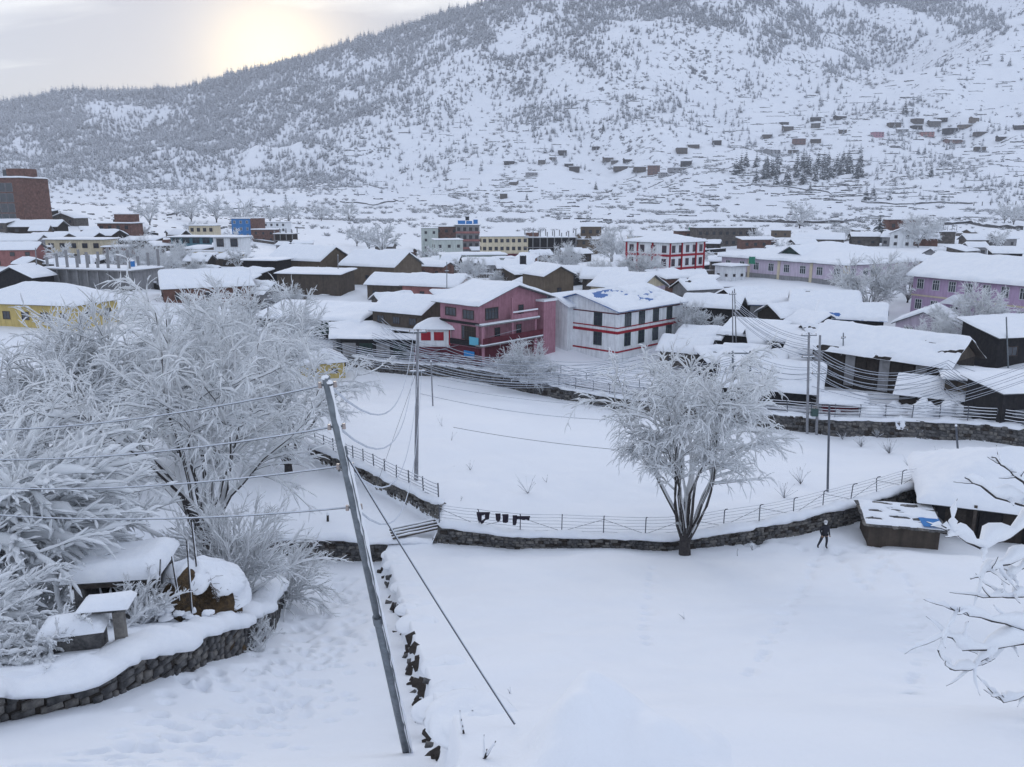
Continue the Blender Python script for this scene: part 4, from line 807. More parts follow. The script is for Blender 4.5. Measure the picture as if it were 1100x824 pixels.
def grid_lines(a, step, ov):
    n = max(2, int(round(a / step))); n += n % 2
    return np.unique(np.round(np.concatenate([np.linspace(-a / 2, a / 2, n + 1), [-a / 2 - ov, a / 2 + ov]]), 4))
def snow_mesh(w, d, rz, ov, th, seed, holes=(), step=.9):
    X1 = w / 2 + ov + .1; Y1 = d / 2 + ov + .1
    def ln(a):
        n = max(4, int(2 * a / step)); n += n % 2; c = np.linspace(-a, a, n + 1); e = np.array([.03, .14, .4]); return np.unique(np.concatenate([c[(np.abs(c) < a - .5)], a - e, e - a, [-a, a]]))
    xs, ys = ln(X1), ln(Y1); X, Y = np.meshgrid(xs, ys, indexing='ij')
    e = np.minimum(np.minimum(X1 - np.abs(X), Y1 - np.abs(Y)) / .45, 1); prof = np.sqrt(np.maximum(0, 1 - (1 - e) ** 2))
    nz = fbm(X * .45 + seed * 3.7, Y * .45, 3, seed); t = th * prof * (1 + .55 * nz); keep = np.ones_like(X)
    for hx, hy, hr in holes:
        dd = np.hypot((X - hx) * .5, (Y - hy) * 1.5) + vnoise(X * 1.1, Y * 1.9, seed + 5) * hr * 1.5 + vnoise(X * 3.1, Y * 3.9, seed + 6) * hr * .5; k = sstep(hr * .6, hr * 1.15, dd); t = t * k - .06 * (1 - k)
    wob = 1 + .035 * vnoise(X * .8 + seed, Y * .8, seed + 1) * (e < .35); drop = .22 * (1 - e) * (.6 + vnoise(X * .9, Y * .9 + seed, 4)) * (e < .6)
    Z = rz(X, Y) + t - np.maximum(drop, 0) * th * 1.2 * (t > 0); i = np.arange(X.size).reshape(X.shape)
    F = np.stack([i[:-1, :-1], i[1:, :-1], i[1:, 1:], i[:-1, 1:]], -1); km = (keep[:-1, :-1] * keep[1:, :-1] * keep[1:, 1:] * keep[:-1, 1:]) > .5
    V = np.stack([X * wob, Y * wob, Z + .015], -1).reshape(-1, 3); Vb = np.stack([X * wob, Y * wob, rz(X, Y) + .004], -1).reshape(-1, 3); n = X.size
    F = F[km]; ed = []
    b = np.concatenate([i[0, :], i[1:, -1], i[-1, -2::-1], i[-2::-1, 0]])
    for p, q in zip(b[:-1], b[1:]): ed.append((p, q, q + n, p + n))
    return npmesh('snow', np.concatenate([V, Vb]), [F, np.array(ed)], True, [SNOW])
HN = [0]
def house(label, px, Y, w, d, h, rot, wall, roof=('x', 1.6), st=1, win=None, ws=(1.0, 1.1), fr=FRD, bars=2, ov=.5, th=.36, cat='house', name='house', rmat=None, holes=(), door=None, dz=0., base_py=None, sill=.9, x=None, tank=False, group=None):
    HN[0] += 1; seed = HN[0]; rng = np.random.default_rng(seed); wm = PAL[wall] if isinstance(wall, str) else wall; x = xof(px, Y) if x is None else x
    z = hz(x, Y) + dz if base_py is None else CAMZ + dz_of(base_py, Y)
    o = thing(name, label, cat, (x, Y, z), R(rot), group); rt, rh = roof; rz = roofz(rt, w, d, rh); a, b = w / 2, d / 2
    mb = MB()
    if rt == 'x': side = [(a, b), (a, 0), (a, -b)]; prof = [(-b, h), (0, h + rh), (b, h)]; mb.add([(-a, y, -2.) for y in (-b, b)] + [(-a, y, zz_) for y, zz_ in prof] + [(a, y, -2.) for y in (-b, b)] + [(a, y, zz_) for y, zz_ in prof],
                    [(0, 2, 3, 4, 1), (5, 6, 9, 8, 7), (0, 5, 7, 2), (1, 4, 9, 6), (2, 7, 8, 3), (3, 8, 9, 4)])
    elif rt == 'y': prof = [(-a, h), (0, h + rh), (a, h)]; mb.add([(x_, -b, -2.) for x_ in (-a, a)] + [(x_, -b, zz_) for x_, zz_ in prof] + [(x_, b, -2.) for x_ in (-a, a)] + [(x_, b, zz_) for x_, zz_ in prof],
                    [(0, 1, 4, 3, 2), (5, 7, 8, 9, 6), (0, 2, 7, 5), (1, 6, 9, 4), (2, 3, 8, 7), (3, 4, 9, 8)])
    elif rt == 'shed': mb.add([(-a, -b, -2), (a, -b, -2), (a, b, -2), (-a, b, -2), (-a, -b, h), (a, -b, h), (a, b, h + rh), (-a, b, h + rh)], [(0, 3, 2, 1), (4, 5, 6, 7), (0, 1, 5, 4), (1, 2, 6, 5), (2, 3, 7, 6), (3, 0, 4, 7)])
    else: mb.box(-a, a, -b, b, -2, h)
    mb.build('wall', wm, o)
    # roof slab
    xs, ys = grid_lines(w, max(1.5, w / 6), ov), grid_lines(d, max(1.5, d / 6), ov); X, Yg = np.meshgrid(xs, ys, indexing='ij'); Z = rz(X, Yg) + h + .03; i = np.arange(X.size).reshape(X.shape); n = X.size
    F = np.stack([i[:-1, :-1], i[1:, :-1], i[1:, 1:], i[:-1, 1:]], -1).reshape(-1, 4); V = np.stack([X, Yg, Z + .12], -1).reshape(-1, 3); Vb = np.stack([X, Yg, Z], -1).reshape(-1, 3)
    bd = np.concatenate([i[0, :], i[1:, -1], i[-1, -2::-1], i[-2::-1, 0]]); E = np.array([(p, q, q + n, p + n) for p, q in zip(bd[:-1], bd[1:])])
    rf = link('roof', npmesh('roof', np.concatenate([V, Vb]), np.concatenate([F, F[:, ::-1] + n, E]), False, [rmat or TIN]), o)
    link('snow', snow_mesh(w, d, rz, ov, th, seed, holes, step=.28 if holes else (.7 if Y < 220 else 2.0)), rf, loc=(0, 0, h + .15))
    # windows by face: f(ront) l(eft) r(ight); value = columns or (columns, skip set)
    sh = h / st
    for f, spec in (win or {}).items():
        cols = spec if isinstance(spec, int) else spec[0]; skip = () if isinstance(spec, int) else spec[1]; Lf = w if f == 'f' else d
        for s in range(st):
            for c in range(cols):
                if (c, s) in skip: continue
                u = -Lf / 2 + Lf * (c + .5) / cols; zz_ = s * sh + sill * sh / 3.0
                if f == 'f': add_window(o, u, -b - .01, zz_, 0, ws[0], ws[1], fr, bars)
                elif f == 'l': add_window(o, -a - .01, -u, zz_, -pi / 2, ws[0], ws[1], fr, bars)
                else: add_window(o, a + .01, u, zz_, pi / 2, ws[0], ws[1], fr, bars)
    if door:
        f, u, dw, dh, dm = door; m_ = MB(); m_.box(-dw / 2, dw / 2, -.06, .02, 0, dh); m2 = MB(); m2.box(dw * .3, dw * .36, -.1, -.06, dh * .45, dh * .5)
        loc, rz_ = {'f': ((u, -b - .005, 0), 0), 'l': ((-a - .005, -u, 0), -pi / 2), 'r': ((a + .005, u, 0), pi / 2)}[f]
        q = m_.build('door', dm if not isinstance(dm, str) else PAL[dm], o, loc=loc, rot=(0, 0, rz_)); m2.build('handle', STEEL, q)
    o['_w'] = w; o['_d'] = d; o['_h'] = h
    return o
def part(o, name, m, *boxes, par=None):
    mb = MB()
    for b_ in boxes: mb.box(*b_)
    return mb.build(name, m if not isinstance(m, str) else PAL[m], par or o)
def on_roof(o, lx, ly, lz=None):
    rz_ = o.rotation_euler.z; h = o['_h'] if lz is None else lz
    return (o.location.x + lx * cos(rz_) - ly * sin(rz_), o.location.y + lx * sin(rz_) + ly * cos(rz_), o.location.z + h)
BLACKPL = mat('black_plastic', (.02, .022, .028), .45)
def tank(label, loc, r=.55, h=1.2, m=None, s=1.0):
    o = thing('water_tank', label, 'water tank', loc, scale=s); mb = MB(); mb.cyl((0, 0, 0), (0, 0, h), r, r, 14); mb.cyl((0, 0, h), (0, 0, h + .2), r, r * .45, 14); mb.build('tank_body', m or BLACKPL, o, smooth=False)
    for q in (.25, .5, .75): mb = MB(); mb.cyl((0, 0, h * q - .03), (0, 0, h * q + .03), r * 1.04, r * 1.04, 14); mb.build('rib', m or BLACKPL, o)
    V, F = blob((0, 0, h + .1), r * .95, .3, np.random.default_rng(2)); link('snow', npmesh('snow', V, F, True, [SNOW]), o)
    return o
# ---- front row by the road
house('small yellow shed with a snow hip roof behind the willow by the road', 337, 118, 6.2, 4.6, 2.5, 22, 'yellow', ('hip', 1.3), win={'f': 2, 'l': 1}, ws=(.7, .6), cat='shed', name='shed', th=.4)
o = house('long low shop shed with sagging snow roof and dark green sheet front', 338, 142, 20, 10, 2.9, -14, 'dark', ('shed', 1.5), th=.5, cat='shed', name='shed', win={'f': 6}, ws=(1.6, 1.5), fr=FRG)
part(o, 'sheet_front', 'green', (2.0, 9.9, -5.45, -5.1, .6, 3.2))
for k in range(9): q = part(o, 'pennant', FRW, (2.6 + k * .8, 2.95 + k * .8, -5.55, -5.5, 2.4 + .1 * (k % 3), 2.85))
house('low shop with a pale snow slab roof between green shed and brown house', 383, 131, 9.5, 7, 2.5, 12, 'grey', ('shed', 1.2), cat='shop', name='shop', win={'f': 3}, ws=(1.8, 1.5), fr=FRG, th=.4)
o = house('dark grey shutter shopfront row facing the road under the brown house', 420, 127, 17, 4.0, 3.0, -6, 'dark', ('flat', 0), cat='shop', name='shop', th=.3)
for k in range(6): part(o, 'shutter', 'green' if k % 2 else 'grey', (-8.2 + k * 2.8, -6.0 + k * 2.8, -2.08, -1.99, 0, 2.4))
o = house('brown two-storey house with wide snow gable roof left of the white kiosk', 442, 136, 10.5, 9.5, 5.6, -32, 'mud', ('x', 2.1), st=2, win={'f': 3, 'r': (2, {(0, 0)})}, ws=(1.4, 1.1), fr=FRD, th=.42, bars=3)
part(o, 'awning', TIN, (-5.3, 5.3, -6.6, -4.77, 2.75, 2.85)); part(o, 'awning_snow', SNOW, (-5.3, 5.3, -6.6, -4.77, 2.852, 3.05))
o = house('white kiosk with red windows above a maroon wall left of the pink house', 466, 121.5, 5.4, 3.6, 5.4, -3, 'white', ('hip', .9), st=2, th=.35, cat='kiosk', name='kiosk')
for k in range(2): part(o, 'window', 'red', (-2.1 + k * 2.0, -.6 + k * 2.0, -1.88, -1.79, 3.5, 4.8))
part(o, 'ground_floor_wall', 'maroon', (-3.2, 4.4, -2.05, -1.81, -.5, 2.5)); part(o, 'red_post', 'red', (2.2, 2.45, -1.95, -1.82, 2.8, 5.2))
# ---- the pink three-storey house
o = house('pink and maroon three-storey house with balconies and snow gable roof', 531, 124, 15.5, 8.4, 9.0, 47, 'pink', ('y', 2.2), st=3, ov=1.0, th=.42, fr=FRD, bars=3)
a, b = 15.5 / 2, 4.2
for lx, lz, ww, hh, bb in [(-2.2, 3.6, 2.6, 1.9, 5), (-2.3, 6.7, 2.2, 1.2, 3), (2.0, 6.9, 2.2, 1.1, 3)]: add_window(o, -a - .01, -lx if False else lx * .9, lz, -pi / 2, ww, hh, FRD, bb)
add_window(o, -5.0, -b - .01, 6.6, 0, 2.6, 1.6, FRD, 4); add_window(o, -3.8, -b - .01, 3.5, 0, 1.0, 1.6, FRD, 2); add_window(o, 1.0, -b - .01, 3.5, 0, 1.0, 1.6, FRD, 2); add_window(o, 1.5, -b - .01, 6.5, 0, 1.0, 1.6, FRD, 2)
part(o, 'floor_slab', 'conc', (-a - .7, a * .55, -b - 1.5, -b, 5.9, 6.1)); part(o, 'floor_slab', 'conc', (-a - .7, a * .8, -b - 1.5, -b, 2.85, 3.05))
part(o, 'slab_snow', SNOW, (-a - .7, a * .55, -b - 1.56, -b - .9, 6.102, 6.28)); part(o, 'slab_snow', SNOW, (-a - .7, a * .8, -b - 1.56, -b - 1.0, 3.052, 3.2))
for xx in (-a - .3, -1.8, 3.5): part(o, 'pillar', 'pink', (xx - .16, xx + .16, -b - 1.4, -b - 1.08, 0, 5.9))
part(o, 'balcony_front', 'maroon', (-a - .5, a * .78, -b - 1.45, -b - 1.35, 3.2, 4.1)); part(o, 'balcony_front', 'pink', (-1.8, a * .5, -b - 1.45, -b - 1.35, 6.3, 7.0)); part(o, 'balcony_rail', SNOW, (-1.8, a * .5, -b - 1.5, -b - 1.3, 7.3, 7.5)); part(o, 'balcony_rail', 'pink', (-1.8, a * .5, -b - 1.44, -b - 1.36, 7.2, 7.298))
part(o, 'pillar', 'pink', (-2.0, -1.65, -b - 1.4, -b - 1.08, 6.1, 9.6)); part(o, 'side_wall', 'pink', (a * .66, a + .3, -b - 1.6, -b - .02, -1, 8.4)); part(o, 'side_wall_snow', SNOW, (a * .64, a + .5, -b - 1.8, -b - .02, 8.41, 8.7))
part(o, 'side_door', PAL['timber'], (-a - .06, -a + .02, -3.6, -1.2, 3.2, 5.6)); part(o, 'maroon_base', 'maroon', (-a - .12, a * .6, -b - .12, b + .05, -2, 2.4))
part(o, 'floor_band', 'dark', (-a - .2, -a - .01, -b - .1, b, 5.85, 6.2)); part(o, 'floor_band', 'dark', (-a - .25, -a - .01, -b - .1, b, 2.6, 3.4))
part(o, 'sign_board', mat('sign_cyan', (.12, .42, .55), .5), (-a - .42, -a - .3, -b - .3, -b + 1.6, 2.9, 4.1)); part(o, 'sign_board', mat('sign_blue', (.03, .23, .55), .5), (-a - .42, -a - .3, -b + .6, -b + 2.8, .9, 1.9))
# ---- the white house with red stripes and blue roof showing through the snow
o = house('white two-storey house with red stripes and blue roof showing through snow', 662, 134, 18.5, 15.5, 6.3, 46, 'white', ('x', 2.1), st=2, ov=.7, th=.42, rmat=BLUETIN,
          holes=[(-3.5, -.9, 1.9), (-5.6, -1.9, 1.5), (-7.2, -2.4, 1.4), (-1.2, -.9, 1.2), (-.2, -3.2, 1.1), (3.2, -4.2, 1.5), (4.9, -3.8, 1.4), (6.6, -2.6, 1.0), (1.4, -6.0, 1.3), (2.2, -5.2, 1.0)], fr=FRG)
a, b = 18.5 / 2, 15.5 / 2
for s in range(2):
    for k, u in enumerate((-6.6, -2.8, 1.2, 5.2)): add_window(o, u, -b - .01, .6 + s * 3.1, 0, 1.5, 2.0, FRG, 2)
    for k, u in enumerate((-3.9, 3.2)): add_window(o, -a - .01, u, .6 + s * 3.1, -pi / 2, 1.5, 2.0, FRG, 2)
for z0, z1, m_ in ((2.62, 3.05, 'red'), (3.5, 3.68, 'red'), (5.72, 5.9, 'maroon'), (-.35, -.1, 'red')):
    part(o, 'red_band', m_, (-a - .06, a + .06, -b - .06, -b - .004, z0, z1)); part(o, 'red_band', m_, (-a - .06, -a - .004, -b - .058, b, z0, z1))
mb = MB(); mb.add([(-a - 1.5, 1.2, -2), (-a - 1.5, 7.6, -2), (-a - 1.5, 7.6, 6.4), (-a - 1.5, 4.4, 7.8), (-a - 1.5, 1.2, 6.4), (-a + 4, 1.2, -2), (-a + 4, 7.6, -2), (-a + 4, 7.6, 6.4), (-a + 4, 4.4, 7.8), (-a + 4, 1.2, 6.4)], [(0, 4, 3, 2, 1), (5, 6, 7, 8, 9), (0, 5, 9, 4), (4, 9, 8, 3), (3, 8, 7, 2), (2, 7, 6, 1)]); mb.build('gabled_wing', PAL['white'], o)
wr = MB(); wr.add([(-a - 1.9, .7, 6.28), (-a - 1.9, 4.4, 7.95), (-a - 1.9, 8.1, 6.28), (-a + 5, .7, 6.28), (-a + 5, 4.4, 7.95), (-a + 5, 8.1, 6.28)], [(0, 3, 4, 1), (1, 4, 5, 2)]); wr.build('wing_roof', BLUETIN, o)
ws_ = MB(); ws_.add([(-a - 1.95, .6, 6.3), (-a - 1.95, 4.4, 8.0), (-a - 1.95, 8.2, 6.3), (-a + 5.4, .6, 6.3), (-a + 5.4, 4.4, 8.0), (-a + 5.4, 8.2, 6.3)] + [(-a - 1.8, .7, 6.68), (-a - 1.8, 4.4, 8.35), (-a - 1.8, 8.1, 6.68), (-a + 5.4, .7, 6.68), (-a + 5.4, 4.4, 8.35), (-a + 5.4, 8.1, 6.68)],
        [(6, 9, 10, 7), (7, 10, 11, 8), (0, 6, 7, 1), (1, 7, 8, 2), (0, 3, 9, 6), (2, 8, 11, 5)]); ws_.build('wing_snow', SNOW, o)
# ---- second row
house('tan gabled house right behind the pink house', 589, 160, 6.6, 9, 5.0, 28, 'tan', ('y', 1.6), win={'f': 1}, ws=(.9, 1.0))
o = house('beige house with snow gable roof and white lattice door behind the striped house', 677, 152, 9, 11, 3.3, 47, 'cream', ('y', 2.2), win={'l': 4, 'f': 2}, ws=(1.3, 1.4), fr=FRW, bars=3, th=.4)
part(o, 'gable_panel', 'lilac', (-4.4, 4.4, -5.56, -5.505, 2.7, 3.4))
o = house('low wood store with a heaped snow roof behind the striped house', 634, 146, 11, 6, 1.8, -4, 'timber', ('shed', 1.0), cat='shed', name='shed', th=.6, holes=[(-2, -2.2, .8), (1.5, -2.4, .9), (4.0, -1.6, .6)], rmat=PAL['timber'])
for k in range(14): mb = MB(); mb.cyl((-5.6 + .3 * (k % 3), -3.4 - .12 * (k % 4), .35 + .12 * k), (5.2 - .5 * (k % 4), -3.5 - .1 * (k % 3), .3 + .12 * k), .1, k=6); mb.build('log', WOOD, o)
# ---- far red and white three-storey block
o = house('three-storey white block with red columns and bands and low snow roof', 716, 194, 13.5, 13, 9.2, 42, 'white', ('hip', 1.5), st=3, win={'f': 5, 'l': 4}, ws=(1.1, 1.5), fr=PAL['maroon'], bars=2, ov=.6, th=.4, sill=.8)
a, b = 6.75, 6.5
for z0 in (2.9, 6.0): part(o, 'red_band', 'red', (-a - .1, a + .1, -b - .12, -b - .005, z0, z0 + .5)); part(o, 'red_band', 'red', (-a - .12, -a - .005, -b - .11, b, z0, z0 + .5))
for xx in (-a, -2.2, 3.4, a): part(o, 'red_column', 'red', (xx - .22, xx + .22, -b - .2, -b - .006, -1, 9.1))
for yy in (-1.5, 3.0, 6.4): part(o, 'red_column', 'red', (-a - .2, -a - .006, yy - .22, yy + .22, -1, 9.1))
# compound wall in front of it
def compound(label, p0, p1, h, m, snow=.25):
    a_, b_ = np.array(p0), np.array(p1); P_ = resample(np.stack([a_, b_]), 3.); zt_ = H(P_[:, 0], P_[:, 1]) + h; Nn_ = normals(P_); c = P_[len(P_) // 2]; off = np.array((c[0], c[1], zt_[len(P_) // 2] - h)); o = thing('boundary_wall', label, 'wall', off)
    V, F = ribbon(P_, Nn_, zt_, zt_ - h - 1, .3); link('wall_face', npmesh('wall_face', V - off, F, False, [m]), o); V, F = loaf(np.c_[P_ - Nn_ * .15, zt_], .5, snow, 3); link('snow_cap', npmesh('snow_cap', V - off, F, True, [SNOW]), o); return o
compound('dark boundary wall in front of the far red and white block', (xof(705, 172), 172), (xof(775, 168), 168), 1.6, PAL['dark'])
compound('grey boundary wall below the long lilac building', (xof(742, 160), 160), (xof(800, 165), 165), 1.4, PAL['grey'])
# ---- brown barns at centre left
house('dark grey flat-roofed store beside the brown barns', 284, 197, 8.5, 8, 5.4, -12, 'dark', ('flat', 0), win={'f': 2}, cat='store', name='store')
house('brown gabled barn with broad snow roof behind the long earthen wall', 330, 208, 17, 12, 5.2, -27, 'tan', ('x', 3.0), win={'f': 3}, ws=(1, .9), name='barn', cat='barn', th=.5)
o = house('large brown earthen barn wall with thin snow edge, nearest of the barns', 336, 184, 15.5, 8, 4.4, -13, 'mud', ('shed', .6), name='barn', cat='barn', th=.25)
house('brown barn with wide snow roof and gable facing right', 408, 200, 16, 12, 4.6, -27, 'tan', ('x', 3.0), win={'f': 3}, ws=(1, .9), name='barn', cat='barn', th=.5)
house('brown low house with long snow roof left of the pink house', 425, 176, 11, 8, 3.2, -18, 'mud', ('x', 1.8), win={'f': 3}, ws=(1, .9))
o = house('long house with snow roof and pinkish side wall behind the pink house', 470, 172, 13, 9, 3.2, -24, 'salmon', ('x', 1.8), win={'f': 4, 'r': 2}, ws=(1, 1), th=.45)
house('small snow-roofed shed between the barns and the grey-white blocks', 515, 230, 9, 7, 3.0, 8, 'grey', ('shed', .8), win={'f': 2}, cat='shed', name='shed')
# ---- blocks at centre back
house('narrow pale tower block at the left end of the centre town blocks', 461, 372, 7.5, 8, 13.5, 8, 'pale', ('flat', 0), st=4, win={'f': 2}, ws=(1, 1.1), ov=.2, cat='building', name='apartment_block')
house('pale grey two-storey block in front of the red brick block', 480, 350, 12, 10, 9, 14, 'pale', ('flat', 0), st=2, win={'f': 3, 'l': 2}, ws=(1.1, 1.2), ov=.2, cat='building', name='apartment_block')
o = house('red brick block with stepped flat roof behind the pale grey block', 479, 380, 11, 10, 14, 6, 'brick', ('flat', 0), st=4, win={'f': 3}, ws=(1.2, 1.3), ov=.3, cat='building', name='apartment_block')
o = house('tall multi-storey block with balconies and blue sheets on its roof', 502, 378, 11, 10, 14.5, 4, 'grey', ('flat', 0), st=4, win={'f': 4, 'l': 2}, ws=(1.3, 1.5), ov=.8, cat='building', name='apartment_block')
for s in range(1, 4): part(o, 'balcony', 'salmon', (-5.6, 5.6, -6.2, -5.02, s * 3.6, s * 3.6 + .9))
part(o, 'roof_sheet', TARP, (-4.5, -1, -3, 1, 14.9, 16.6)); part(o, 'roof_sheet', TARP, (-.6, 2.2, -3, 1, 14.9, 16.4)); part(o, 'roof_sheet', TARP, (2.8, 4.8, -3, 1, 14.9, 17.0))
tank('black tank on the tall block with blue roof sheets', on_roof(o, 0, 1.5, 16.6), .9, 1.8)
house('low pale green building with a broad flat snow roof before the cream hotel', 507, 268, 21, 10, 4.4, 12, 'pale', ('flat', 0), st=1, win={'f': 6, 'l': 2}, ws=(1.4, 1.1), ov=.4, cat='building', name='low_building', th=.5)
house('small pale flat-roofed annex right of the low pale green building', 541, 262, 6, 6, 3.2, 12, 'pale', ('flat', 0), win={'f': 1}, cat='building', name='low_building')
o = house('cream three-storey hotel with rows of dark windows', 541, 330, 19, 9, 9.4, 7, 'cream', ('flat', 0), st=3, win={'f': 8, 'l': 3}, ws=(1.2, 1.3), ov=.3, cat='building', name='hotel', th=.3)
part(o, 'ground_floor', 'maroon', (-9.6, 9.6, -4.75, -4.505, -1, 2.6))
# unfinished frame building with columns on the roof
def frame_block(label, px, Y, w, d, floors, fh, rot, ncol, colh, m='conc', infill='dark', dz=0):
    x = xof(px, Y); o = thing('unfinished_building', label, 'building', (x, Y, hz(x, Y) + dz), R(rot))
    for f in range(1, floors + 1):
        sl = part(o, 'floor_slab', m, (-w / 2 - .4, w / 2 + .4, -d / 2 - .4, d / 2 + .4, f * fh - .25, f * fh))
    link('snow', snow_mesh(w, d, lambda a_, b_: 0 * a_, .3, .28, HN[0] + px, step=2.), sl, loc=(0, 0, floors * fh))
    cm = MB(); cm.box(-.18, .18, -.18, .18, -.02, fh - .27); cm = cm.mesh('column', PAL[m]); cs = MB(); cs.box(-.2, .2, -.2, .2, 0, colh); cs = cs.mesh('column', PAL['grey']); bl = []
    for f in range(floors):
        for k in range(ncol):
            link('column', cm, o, loc=(-w / 2 + .2 + (w - .4) * k / (ncol - 1), -d / 2 + .2, f * fh - (1.5 if f == 0 else 0)), scale=(1, 1, 1.5 if f == 0 else 1))
        part(o, 'infill_wall', infill, (-w / 2 + .3, w / 2 - .3, -d / 2 + 1.2, d / 2 - .2, f * fh - (1.5 if f == 0 else 0) + .01, f * fh + fh - .27))
    for k in range(ncol):
        for r_ in (0, 1):
            link('column', cs, o, loc=(-w / 2 + .3 + (w - .6) * k / (ncol - 1), (-d / 2 + .4) * (1 - 2 * r_), floors * fh + .01), scale=(1, 1, .7 + .5 * ((k * 7 + r_ * 3) % 5) / 4))
    return o
o = frame_block('unfinished dark concrete building with column stubs right of the cream hotel', 591, 332, 21, 10, 2, 4.0, 2, 8, 2.6, infill='dark')
part(o, 'blue_sheet', TARP, (-9.6, -2, -5.1, -5.0, -.2, 1.8)); part(o, 'brick_parapet', 'brick', (-10, -5, -4.6, -4.4, 8.01, 9.9))
# stepped brown house
o = house('stepped brown house with pointed gables right of the unfinished building', 632, 334, 12.5, 10, 6.4, -6, 'tan', ('x', 1.6), st=2, win={'f': 4}, ws=(1.1, 1.3), cat='house', ov=.9)
part(o, 'upper_storey', 'tan', (-3, 5.5, -3.5, 4, 6.8, 11.5))
for k in range(3): add_window(o, -1.8 + k * 2.9, -3.52, 8.6, 0, 1.1, 1.3, FRD, 2)
mb = MB(); mb.add([(-3.8, -4.4, 11.3), (6.3, -4.4, 11.3), (6.3, 4.8, 11.3), (-3.8, 4.8, 11.3), (-.6, .2, 13.2), (3.6, .2, 13.2)], [(0, 1, 5, 4), (1, 2, 5), (2, 3, 4, 5), (3, 0, 4), (3, 2, 1, 0)]); mb.build('upper_roof_snow', SNOW, o)
for gx in (-4, .2): mb = MB(); mb.add([(gx - 1.6, -5.95, 6.6), (gx + 1.6, -5.95, 6.6), (gx, -5.95, 8.4), (gx - 1.6, -3.5, 6.6), (gx + 1.6, -3.5, 6.6), (gx, -3.5, 8.4)], [(0, 1, 2), (0, 2, 5, 3), (1, 4, 5, 2), (4, 3, 5)]); mb.build('gable', PAL['tan'], o)
house('cream low block with flat snow roof behind the far red and white block', 694, 336, 14, 9, 5.6, 0, 'cream', ('flat', 0), st=2, win={'f': 5}, ws=(1.2, 1.2), cat='building', name='low_building')
o = house('brick block carrying a green roof tank right of the cream low block', 738, 334, 9, 8, 6.6, 0, 'brick', ('flat', 0), st=2, win={'f': 3}, ws=(1.1, 1.3), cat='building', name='brick_block')
tank('green water tank on the brick block behind the far red and white block', on_roof(o, 1.5, -1), .8, 1.8, mat('green_plastic', (.03, .2, .13), .5))
house('long weathered brown building at the far edge of the town right of centre', 778, 326, 25, 9, 7.4, 6, 'stone', ('flat', 0), st=2, win={'f': 9}, ws=(1.1, 1.2), cat='building', name='long_building')
house('low red brick range with snow roof below the long weathered building', 815, 300, 13, 6, 3.0, 4, 'brick', ('shed', .6), win={'f': 4}, ws=(1, 1), cat='building', name='low_building')
house('low stone house with gable roof behind the lilac building', 882, 286, 16, 8, 3.0, -20, 'stone', ('x', 1.7), win={'f': 3}, ws=(1, 1))
house('reddish brick ruin between the snowy spruces at far right', 968, 312, 11, 8, 8.0, -8, 'brick', ('flat', 0), st=2, win={'f': 3}, ws=(1.1, 1.3), cat='building', name='brick_block')
house('low brick lean-to left of the reddish brick ruin', 945, 305, 8, 6, 3.4, -8, 'brick', ('shed', .8), cat='shed', name='shed')
house('small white two-storey house behind the lilac building at right', 972, 268, 7, 6, 4.6, -30, 'white', ('y', 1.5), st=2, win={'f': 2, 'r': 2}, ws=(.8, .9))
house('small red brick hut right of the small white house', 997, 272, 7, 5, 2.6, -20, 'brick', ('x', 1.2), cat='hut', name='hut')
o = house('stone hut with scaffold poles behind the purple house', 1012, 288, 8, 6, 4.0, 0, 'stone', ('flat', 0), cat='hut', name='hut')
for k in range(6): part(o, 'scaffold_pole', WOOD, (-4 + k * 1.6, -3.9 + k * 1.6, -3.2, -3.1, 3.8, 6.4))
# ---- long lilac building
o = house('long lilac single-storey building with broad snow roof right of centre', 893, 193, 34, 36, 3.7, 31, 'lilac', ('hip', 3.4), win={'f': 8, 'l': 8}, ws=(1.5, 1.7), fr=FRW, bars=3, ov=.8, th=.45, cat='building', name='school_building')
a, b = 17, 18
for yy in (-b + .4, -9, 0, 9): part(o, 'cream_pilaster', 'cream', (-a - .15, -a - .004, yy - .35, yy + .35, -1, 3.65))
for xx in (-a + .5, -8, 0, 8.5, 16.5): part(o, 'cream_pilaster', 'cream', (xx - .35, xx + .35, -b - .15, -b - .004, -1, 3.65))
part(o, 'base_band', 'grey', (-a - .1, -a - .003, -b, b, -2, .3)); part(o, 'base_band', 'grey', (-a, a, -b - .1, -b - .003, -2, .3))
mb = MB(); mb.add([(-13.5, -3.5, 4.6), (-13.5, 3.5, 4.6), (-13.5, 0, 6.6), (-6, -3.5, 4.6), (-6, 3.5, 4.6), (-6, 0, 6.8)], [(0, 2, 1), (0, 3, 5, 2), (1, 2, 5, 4)]); mb.build('dormer', PAL['green'], o)
mb = MB(); mb.add([(-13.9, -4.0, 4.55), (-13.9, 0, 6.75), (-13.9, 4.0, 4.55), (-5.6, -4.0, 4.55), (-5.6, 0, 6.95), (-5.6, 4.0, 4.55), (-13.9, -4.0, 4.8), (-13.9, 0, 7.05), (-13.9, 4.0, 4.8), (-5.6, -4.0, 4.8), (-5.6, 0, 7.25), (-5.6, 4.0, 4.8)], [(6, 9, 10, 7), (7, 10, 11, 8), (0, 6, 7, 1), (1, 7, 8, 2), (0, 3, 9, 6), (2, 8, 11, 5)]); mb.build('dormer_snow', SNOW, o)
